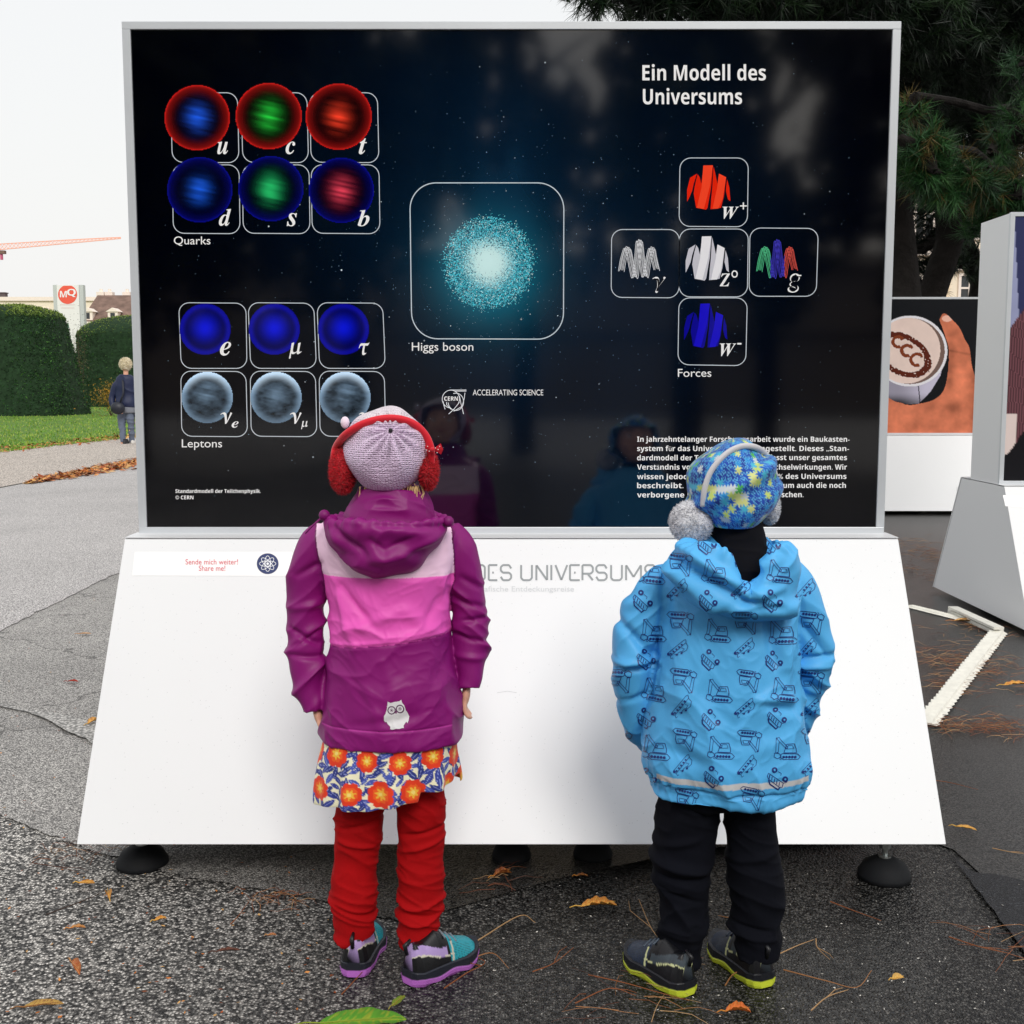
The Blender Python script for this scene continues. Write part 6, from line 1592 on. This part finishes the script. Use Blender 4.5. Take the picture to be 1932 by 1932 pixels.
for k in range(20):
    p = atY(780 + rg.uniform(-8, 18), 915 + rg.uniform(-4, 6), YG - .05); b.tube([p, p + Vector((.004, 0, -.015)), p + Vector((rg.uniform(-.008, .014), -.01, -.03 - rg.uniform(0, .01)))], [.0008, .0007, .0003], 4)
for k in range(40):
    p = P3(733 + rg.uniform(-55, 55), 918, YG - .06); b.tube([p, tuple(Vector(p) + Vector((rg.uniform(-.004, .004), -.004, -.02)))], [.001, .0005], 4)
b.build('hair', mat('blond_hair', attr=True, rough=.5), girl)
# ======================================================= boy
YB_ = 2.29
boy = thing('person', 'child in light blue digger-print jacket, puzzle hat and grey pompom earmuffs', 'child', (atY(1375, 1800, YB_).x, YB_, 0))
def Q3(px, py, Y=YB_): return tuple(atY(px, py, Y))
j = MB()
j.rings(rings_px([(1392, 1012, 58, .055, YB_), (1388, 1028, 78, .068, YB_), (1378, 1048, 100, .082, YB_), (1372, 1074, 124, .092, YB_), (1370, 1108, 134, .098, YB_), (1371, 1160, 128, .104, YB_), (1371, 1220, 132, .110, YB_),
                  (1370, 1280, 138, .115, YB_), (1368, 1340, 147, .120, YB_), (1367, 1400, 157, .125, YB_), (1367, 1432, 159, .126, YB_), (1367, 1456, 152, .120, YB_), (1366, 1470, 142, .113, YB_), (1366, 1478, 141, .113, YB_), (1366, 1488, 141, .113, YB_), (1366, 1492, 134, .106, YB_), (1366, 1484, 126, .100, YB_)], 5), 72)
tube_px(j, [(1280, 1078, YB_, 30), (1248, 1106, YB_, 37), (1218, 1150, YB_ + .004, 40), (1198, 1195, YB_ + .006, 40), (1195, 1245, YB_ + .008, 39), (1196, 1300, YB_ + .02, 34), (1202, 1350, YB_ + .045, 30), (1220, 1392, YB_ + .075, 27), (1240, 1415, YB_ + .095, 24)], 28, 5)
tube_px(j, [(1466, 1070, YB_, 30), (1490, 1098, YB_, 37), (1509, 1142, YB_ + .004, 38), (1524, 1190, YB_ + .006, 38), (1541, 1236, YB_ + .010, 36), (1530, 1275, YB_ + .03, 33), (1519, 1325, YB_ + .055, 29), (1504, 1368, YB_ + .085, 27), (1490, 1392, YB_ + .10, 24)], 28, 5)
V, Fq, N = remesh(j, .0026, 8)
sx = V[:, 0] - xat(1370, 1200, YB_); zq = V[:, 2]
arm = sst(.118, .145, np.abs(sx)) * sst(zat(1440, YB_), zat(1400, YB_), zq)
W1 = np.stack([V[:, 0] + .3 * V[:, 2], V[:, 1], V[:, 2] * .8 - .4 * np.abs(sx)], 1)
d = (1 - arm) * (.016 * (ridge(W1, (6, 6, 5), 43, 3) - .35) + .005 * (ridge(W1, (12, 10, 12), 49, 4) - .3) + .0015 * (ridge(W1, (40, 40, 50), 12, 3) - .3))
W2 = np.stack([V[:, 0], V[:, 1], V[:, 2] + np.sign(sx) * V[:, 0] * .8], 1)
d += arm * (.010 * (ridge(W2, (7, 7, 12), 45, 3) - .35) + .004 * (ridge(W2, (15, 15, 22), 48, 3) - .35))
back = sst(.02, -.05, V[:, 1] - YB_)
d += (1 - arm) * back * creases(V, [(1300, 1180, 1290, 1330, .007, .016), (1350, 1190, 1345, 1350, -.005, .020), (1470, 1120, 1480, 1260, .012, .012), (1452, 1130, 1462, 1250, -.010, .012), (1440, 1330, 1500, 1345, -.008, .010), (1420, 1318, 1500, 1325, .007, .010), (1265, 1090, 1258, 1190, -.010, .012),
             (1245, 1100, 1240, 1200, .006, .010), (1250, 1420, 1330, 1440, -.006, .014), (1400, 1420, 1480, 1400, .006, .020), (1330, 1270, 1300, 1330, .004, .012), (1380, 1380, 1440, 1300, -.004, .014), (1500, 1260, 1520, 1380, -.007, .010), (1228, 1300, 1222, 1400, -.006, .012)], YB_ - .11)
d += arm * creases(V, [(1160, 1165, 1235, 1240, -.012, .010), (1165, 1250, 1236, 1245, .010, .008), (1170, 1262, 1238, 1256, -.010, .007), (1165, 1150, 1215, 1130, .007, .010), (1500, 1170, 1570, 1240, -.010, .009), (1515, 1245, 1575, 1238, -.010, .007), (1510, 1255, 1565, 1260, .008, .007), (1170, 1330, 1230, 1310, -.006, .008), (1515, 1300, 1560, 1320, .006, .008)], YB_ - .02)
zc_ = zat(1490, YB_ - .12); ang = np.arctan2(V[:, 1] - YB_, sx)
d += -.005 * np.exp(-((zq - zat(1503, YB_ - .12)) / .0035) ** 2) + .003 * np.sin(ang * 40) * np.exp(-((zq - zat(1500, YB_ - .12)) / .012) ** 2) * sst(.10, .13, np.abs(sx))
V = V + N * d[:, None]
BLUE = np.array(S(86, 180, 240))
c = np.tile(BLUE, (len(V), 1))
zr0 = zat(1481, YB_ - .115)
k = (np.abs(V[:, 2] - zr0) < .0062) & (V[:, 1] < YB_ + .02) & (np.abs(sx) < .145); c[k] = np.array(S(214, 214, 216))
bj = cloth('jacket', V, Fq, M_RAIN, boy, c); BJ = (V.copy(), Fq.copy())
YHB = 2.215
rows = [rr(1386, 1020, 98, .098, YHB), rr(1386, 1032, 108, .106, YHB), rr(1383, 1060, 124, .110, YHB - .004), rr(1384, 1090, 125, .106, YHB - .010), rr(1392, 1118, 112, .096, YHB - .014), rr(1408, 1142, 96, .088, YHB - .016), rr(1420, 1158, 72, .070, YHB - .014), rr(1428, 1168, 36, .044, YHB - .010), rr(1430, 1171, 10, .02, YHB - .004)]
lip = [rr(1390, 1022, 84, .084, YHB), rr(1395, 1048, 70, .074, YHB + .006), rr(1400, 1088, 40, .05, YHB + .01), rr(1400, 1096, 20, .03, YHB + .01)]
xn = xat(1410, 1060, 2.15)
hVb, hFb, _hb = hood(rows, lip, BLUE * 1.03, bj, (xn, zat(1025, 2.15), .026, .070), .0055, 5, .009, kf=58,
     lines=[(1262, 1050, 1430, 1148, -.020, .012), (1290, 1042, 1400, 1110, .014, .013), (1250, 1072, 1350, 1146, .012, .012), (1395, 1130, 1480, 1150, -.007, .008), (1405, 1092, 1390, 1125, -.008, .006), (1398, 1125, 1480, 1110, .009, .010), (1430, 1070, 1470, 1060, .005, .01), (1380, 1150, 1470, 1135, .006, .007)], YL=2.12)
cl = MB(); cl.rings(rings_px([(1392, 985, 46, .052, YB_ - .02), (1392, 1020, 52, .060, YB_ - .02), (1395, 1060, 54, .072, YB_ - .03), (1400, 1098, 50, .074, YB_ - .035)], 5), 48)
V, Fq, N = remesh(cl, .003, 4); cloth('sweater', V + N * (.003 * (ridge(V, (14, 14, 40), 7) - .5))[:, None], Fq, mat('black_sweater', S(12, 12, 17), .95, .2), boy)
# digger print
def strokes_A(T):
    o = []
    o.append(([(-78, -88), (-58, -98), (-48, -80), (8, -22), (0, -6), (-58, -66), (-78, -88)], 4)); o.append(([(-80, -86), (-84, 20), (-66, 24), (-58, -60)], 4))
    o.append(([(-92, 22), (-98, 52), (-72, 68), (-46, 52), (-50, 34), (-66, 24), (-92, 22)], 5)); o.append(([(0, -44), (58, -48), (72, -8), (74, 22), (-22, 22), (-10, -12), (0, -44)], 5))
    o.append(([(10, -34), (44, -36), (54, -10), (6, -8), (10, -34)], 3.5)); o.append(([(-46, 40), (-36, 28), (82, 30), (104, 52), (86, 72), (-26, 74), (-46, 58), (-46, 40)], 5))
    for x in (-24, -2, 20, 42, 64): o.append(('dot', x, 54, 10))
    o.append(('dot', -76, -90, 6)); o.append(('dot', -72, 22, 6)); o.append(([(-40, 44), (-54, 70), (-40, 76)], 4)); o.append(('dot', -6, -14, 5))
    return o
def strokes_C(T):
    o = [([(-70, 30), (-56, 18), (44, -78), (58, -84), (62, -62), (-42, 44), (-58, 50), (-70, 30)], 4)]
    for t in (0, .2, .4, .6, .8): o.append(([(-52 + 96 * t, 30 - 94 * t), (-40 + 96 * t, 36 - 94 * t)], 12))
    o += [([(60, -60), (78, -36), (70, -4), (44, 14), (30, 8), (8, 22), (4, 40), (-18, 34)], 4), ([(30, -20), (52, -12), (36, 10)], 3.5), ('dot', -64, 38, 11), ('dot', 0, 36, 8), ('dot', 34, 22, 8), ([(-48, 50), (-44, 72), (-30, 62)], 4)]
    return o
def strokes_D(T):
    o = [('dot', -14, -64, 20), ('dot', 52, 8, 20), ('hub', -14, -64, 7), ('hub', 52, 8, 7), ([(-70, -26), (-58, -46), (36, 34), (24, 62), (4, 58), (-62, -4), (-70, -26)], 5), ([(-64, 0), (-58, 30), (-6, 76), (6, 62)], 10), ([(8, -52), (30, -34), (24, -20)], 4), ([(36, 34), (62, 30), (66, 14)], 4)]
    for t in (0, .25, .5, .75, 1): o.append(([(-52 + 62 * t, -34 + 58 * t), (-58 + 62 * t, -8 + 58 * t)], 6))
    return o
BV_B = bvhs([BJ, (hVb, hFb)]); M_NAVYP = mat('navy_fabric_print', attr=True, rough=.4)
NAVY = np.array(S(26, 48, 122))
def put_motif(st, cx, cy, rot, sc, k=.2406):
    ca, sa = math.cos(rot), math.sin(rot)
    def tr(x, y): return (cx + (x * ca - y * sa) * sc * k, cy + (x * sa + y * ca) * sc * k)
    for s_ in st:
        if s_[0] in ('dot', 'hub'):
            n = 12; P = [tr(s_[1] + s_[3] * math.cos(2 * math.pi * i / n), s_[2] + s_[3] * math.sin(2 * math.pi * i / n)) for i in range(n)]
            fl.cz = .0003 if s_[0] == 'dot' else .0006
            m = tr(s_[1], s_[2]); n0 = len(fl.v); fl.v += [m] + P; fl.z += [fl.cz] * (n + 1); fl.c += [tuple(NAVY if s_[0] == 'dot' else BLUE)] * (n + 1); fl.f += [(n0, n0 + 1 + i, n0 + 1 + (i + 1) % n) for i in range(n)]
        else:
            P = []
            for a, b_ in zip(s_[0][:-1], s_[0][1:]):
                L = math.hypot(b_[0] - a[0], b_[1] - a[1]); n = max(1, int(L / 9))
                P += [(a[0] + (b_[0] - a[0]) * i / n, a[1] + (b_[1] - a[1]) * i / n) for i in range(n)]
            P.append(s_[0][-1]); P = [tr(*p) for p in P]
            fl.cz = 0; fl.line(P, s_[1] * k * 1.0, False, tuple(NAVY))
mr_ = random.Random(9); A_s, C_s, D_s = strokes_A(0), strokes_C(0), strokes_D(0)
for i in range(-3, 3):
    for jn in range(-3, 4):
        bx = 940 + 505 * i + 14 * jn; by = 270 + 460 * jn
        for st, dx, dy, rot, sc in ((A_s, 0, 0, .1, 1.08), (A_s, -290 + 505, -90, math.pi + .12, 1.02), (C_s, -310, 130, 0, 1.05), (D_s, -65, 220, .0, 1.08)):
            X, Y_ = bx + dx, by + dy
            cx, cy = 1128.8 + X * .2406, 1128.8 + Y_ * .2406
            if 1165 < cx < 1570 and 1020 < cy < 1520:
                fl = Flat(); put_motif(st, cx + mr_.uniform(-2, 2), cy + mr_.uniform(-2, 2), rot + mr_.uniform(-.12, .12), sc * mr_.uniform(.92, 1.04)); drape(fl, BV_B, 'vehicle_print', M_NAVYP, bj, YB_, .0010)
# body
hcb = Q3(1385, 915, YB_ - .01)
body(boy, hcb, .074, math.radians(16), (*Q3(1385, 1060), .085), (*Q3(1367, 1420), .08),
     [([Q3(1265, 1075), Q3(1236, 1110), Q3(1198, 1220, YB_ + .008), Q3(1202, 1350, YB_ + .045), Q3(1246, 1424, YB_ + .10)], [.015, .013, .012, .011, .011], 1), ([Q3(1475, 1065), Q3(1500, 1100), Q3(1536, 1220, YB_ + .01), Q3(1519, 1325, YB_ + .055), Q3(1482, 1400, YB_ + .105)], [.015, .013, .012, .011, .011], 1)],
     [([Q3(1310, 1500), Q3(1292, 1640), Q3(1288, 1750), Q3(1284, 1840)], [.045, .036, .030, .024]), ([Q3(1415, 1500), Q3(1424, 1640), Q3(1428, 1740), Q3(1432, 1830)], [.045, .036, .030, .024])], hs=.85)
M_DEN = mat('black_denim', S(9, 11, 20), .9, .15, var=(7, .25), bump=(13, .007, .5, 1))
trousers([(1308, 1480, YB_, 54), (1298, 1540, YB_, 58), (1292, 1600, YB_ + .003, 57), (1284, 1645, YB_ + .002, 54), (1290, 1690, YB_, 48), (1289, 1740, YB_ - .006, 43), (1287, 1790, YB_ - .012, 40), (1288, 1816, YB_ - .014, 38)],
         [(1408, 1480, YB_, 50), (1414, 1540, YB_, 48), (1420, 1600, YB_ + .003, 49), (1424, 1645, YB_ + .002, 52), (1428, 1690, YB_, 50), (1429, 1740, YB_ - .004, 46), (1430, 1786, YB_ - .008, 44), (1430, 1806, YB_ - .01, 42)],
         [(1366, 1450, 108, .09, YB_), (1366, 1500, 100, .085, YB_), (1362, 1512, 60, .06, YB_)], M_DEN, boy, 61, .010, fz=26,
         lines=[(1235, 1640, 1330, 1655, .012, .010), (1240, 1665, 1335, 1672, -.008, .007), (1245, 1610, 1320, 1590, .006, .008), (1250, 1775, 1320, 1785, .006, .007), (1380, 1640, 1470, 1625, .006, .008), (1380, 1775, 1465, 1785, .007, .006), (1385, 1760, 1460, 1768, -.006, .005), (1250, 1690, 1330, 1715, -.005, .006)], YL=2.22)
pb_ = mk_paint(S(14, 15, 20), S(30, 44, 66), S(62, 72, 80), S(222, 226, 170), S(206, 220, 60), S(24, 26, 32), S(60, 74, 90), S(14, 15, 20))
b1, b2 = gnd(1300, 1884), gnd(1446, 1868)
shoe(boy, (b1.x, b1.y + .004), math.radians(122), .190, .079, pb_)
shoe(boy, (b2.x, b2.y + .004), math.radians(112), .190, .078, pb_)
# hat with jigsaw print
hcx2, hr2 = Q3(1378, 921, YB_ - .02), (.0895, .100, .094)
V, A, Fc = hatmesh(hcx2, hr2, (.25, -.55, .8), 230, 170)
rad = V - np.array(hcx2); rad /= np.linalg.norm(rad, axis=1)[:, None]
zz_ = (V[:, 2] - hcx2[2]) / hr2[2]; xx_ = (V[:, 0] - hcx2[0]) / hr2[0]
bag = zz_ - .55 * xx_
d = .006 * (ridge(V, (9, 9, 14), 71, 1.5) - .5) + .004 * np.sin(bag * 9 + .6 * vn(V, 20, 3)) * sst(-.9, .1, zz_) + .006 * xx_ * sst(.3, .9, zz_) - .006 * np.exp(-((bag - .35) / .10) ** 2) + .005 * np.exp(-((bag - .12) / .16) ** 2)
U = np.stack([V[:, 0], V[:, 1] * .8, V[:, 2]], 1)
V = V + rad * d[:, None]
zl_ = zat(1000, YB_ - .1); V[:, 2] = np.maximum(V[:, 2], zl_ + .03 * (V[:, 0] - hcx2[0]) / .09 * 0)
wid = np.interp(V[:, 2], [zl_, zat(950, YB_)], [.72, 1.0]); V[:, 0] = hcx2[0] + .004 + (V[:, 0] - hcx2[0]) * wid
q = np.stack([np.arctan2(rad[:, 0], -rad[:, 1]) * .092, np.arcsin(np.clip(rad[:, 2], -1, 1)) * .094], 1)
cell = .0118; wob = .0026; qx = q[:, 0] + wob * np.sin(q[:, 1] / cell * 4 * math.pi) + .0012 * vn(V, 60, 1); qy = q[:, 1] + wob * np.sin(q[:, 0] / cell * 4 * math.pi) + .0012 * vn(V, 60, 2)
ix, iy = np.floor(qx / cell).astype(int), np.floor(qy / cell).astype(int); fx_, fy_ = qx / cell - ix, qy / cell - iy
hsh = ((ix * 73856093) ^ (iy * 19349663)) % 97
pal = np.array([S(14, 72, 178), S(10, 56, 158), S(24, 104, 206), S(36, 148, 222), S(12, 50, 140), S(18, 92, 196), S(70, 196, 226), S(206, 226, 120), S(226, 232, 150), S(214, 222, 226), S(84, 190, 90)])
pick = np.select([hsh < 20, hsh < 36, hsh < 50, hsh < 60, hsh < 68, hsh < 74, hsh < 80, hsh < 85, hsh < 89, hsh < 94], range(10), 10)
c = pal[pick]
ed = (np.minimum(np.minimum(fx_, 1 - fx_), np.minimum(fy_, 1 - fy_)) < .09) & (pick < 7); c[ed] = np.array(S(92, 176, 226))
sm = ((np.floor(q[:, 0] / .0045 + np.sin(q[:, 1] * 900)).astype(int) + np.floor(q[:, 1] / .0045 + np.sin(q[:, 0] * 900)).astype(int)) % 2 == 0) & (pick < 6); c[sm] *= 1.15
Fc = face_opening(V, Fc, hcx2, math.radians(16), .40)
bhat = obj('hat', V, Fc, mat('printed_jersey', attr=True, rough=.75, sheen=.2, bump=(300, .0006, .4)), boy, smooth=True, col=c * .84)
# grey earmuffs
em2 = bpy.data.objects.new('earmuffs', None); COL.objects.link(em2); em2.parent = boy
M_GRY = mat('grey_plush', attr=True, rough=.85, sheen=.3); GY = np.array([S(226, 226, 230), S(206, 206, 212), S(240, 240, 242), S(150, 152, 160)])
s = pxm(1303, 986, YB_)
fur('ear_pad', Q3(1304, 985, YB_ - .05), (41 * s, 40 * s, 41 * s), 7500, .0055, GY, M_GRY, em2, 5, w=.0014)
fur('ear_pad', Q3(1452, 957, YB_ + .0), (19 * s, 34 * s, 34 * s), 3500, .0045, GY, M_GRY, em2, 6, w=.0014)
pts = [(1326, 955), (1329, 925), (1338, 896), (1354, 872), (1376, 852), (1402, 842), (1430, 846)]
P = [tuple(hit_ell(px, py, hcx2, tuple(x * 1.06 for x in hr2))) for px, py in pts] + [Q3(1452, 868, YB_), Q3(1462, 900, YB_), Q3(1460, 940, YB_)]
b = MB(); b.col = S(206, 204, 208); b.tube([tuple(q_) for q_ in crom(P, 6)], .0062, 12, .8); b.build('headband', M_GRY, em2, smooth=True)

# ======================================================= pedestrian on the path
gp_ = gnd(237, 838); YP = gp_.y
ped = thing('person', 'walking adult with short pale hair, navy jacket, grey trousers and shoulder bag', 'person', (gp_.x, gp_.y, 0))
def A3(px, py, Y=YP): return tuple(atY(px, py, Y))
body(ped, A3(237.5, 690), .105, 0, (*A3(237, 716), .14), (*A3(238, 770), .12),
     [([A3(222, 722), A3(218, 730), A3(211, 752), A3(214, 770, YP - .05), A3(222, 776, YP - .12)], [.035, .035, .032, .03, .028], 1), ([A3(252, 722), A3(256, 730), A3(259, 752), A3(259, 775), A3(257, 790)], [.035, .035, .032, .03, .028], 1)],
     [([A3(231, 772), A3(229, 795), A3(231, 815), A3(231, 838)], [.07, .05, .04, .035]), ([A3(243, 772), A3(245, 795), A3(247, 815, YP + .05), A3(248, 834, YP + .15)], [.07, .05, .04, .035])], voxel=.011, hs=1.7)
j = MB(); j.rings(rings_px([(237, 707, 9, .10, YP), (237, 712, 17, .12, YP), (237, 720, 19, .13, YP), (237, 740, 18, .13, YP), (238, 758, 18.5, .14, YP), (238, 768, 19, .14, YP)], 4), 40)
tube_px(j, [(223, 718, YP, 5), (217, 730, YP, 5.5), (211, 752, YP, 5), (214, 766, YP - .05, 4.5), (219, 774, YP - .1, 4.5)], 18, 4); tube_px(j, [(251, 718, YP, 5), (255, 730, YP, 5.5), (258, 752, YP, 5), (258, 772, YP, 4.5), (257, 786, YP, 4)], 18, 4)
V, Fq, N = remesh(j, .012, 4); V = V + N * (.03 * (ridge(V, (2.2, 2.2, 6), 3) - .5))[:, None]
cloth('jacket', V, Fq, mat('navy_padded_fabric', S(18, 30, 66), .6), ped)
b = MB(); b.rings(rings_px([(238, 764, 18, .13, YP), (238, 772, 18.5, .135, YP), (238, 779, 18, .13, YP)], 3), 32); b.build('shirt_hem', mat('grey_shirt', S(120, 124, 134), .8), ped, smooth=True)
t = MB(); tube_px(t, [(231, 770, YP, 8.8), (230, 790, YP, 7.5), (231, 810, YP, 6), (232, 834, YP, 5)], 20, 4); tube_px(t, [(244, 770, YP, 8.8), (246, 790, YP, 7.5), (248, 810, YP + .05, 6), (249, 835, YP + .15, 5)], 20, 4)
V, Fq, N = remesh(t, .012, 3); V = V + N * (.02 * (ridge(V, (3, 3, 9), 5) - .5))[:, None]; cloth('trousers', V, Fq, mat('grey_jeans', S(98, 108, 128), .8), ped)
for px, py, y, cc in ((231, 839, YP - .02, S(30, 30, 34)), (247, 838, YP + .15, S(215, 212, 208))):
    p = gnd(px, py); b = MB(); b.rings([(p.x, y + .03, 0, .05, .13), (p.x, y + .03, .03, .052, .135), (p.x, y + .02, .07, .045, .11), (p.x, y, .11, .04, .06)], 20); b.build('shoe', mat('walking_shoe', cc, .6), ped, smooth=True)
p = A3(237.5, 688); o = fur('hair', tuple(Vector(p) + Vector((0, -.015, .012))), (.118, .128, .125), 2600, .035, np.array([S(236, 226, 200), S(214, 200, 168), S(244, 238, 222)]), mat('pale_blond_hair', attr=True, rough=.7), ped, 9, w=.012)
b = MB(); p = Vector(A3(222, 770, YP - .24)); b.ball(p, (.15, .09, .13), 16); b.tube([p + Vector((.05, -.0, .1)), Vector(A3(233, 742, YP - .21)), Vector(A3(232, 722, YP - .19)), Vector(A3(231, 713, YP - .05))], .02, 8)
b.build('shoulder_bag', mat('dark_leather', S(22, 26, 40), .5), ped, smooth=True)
print("BUILT", len(bpy.data.objects))
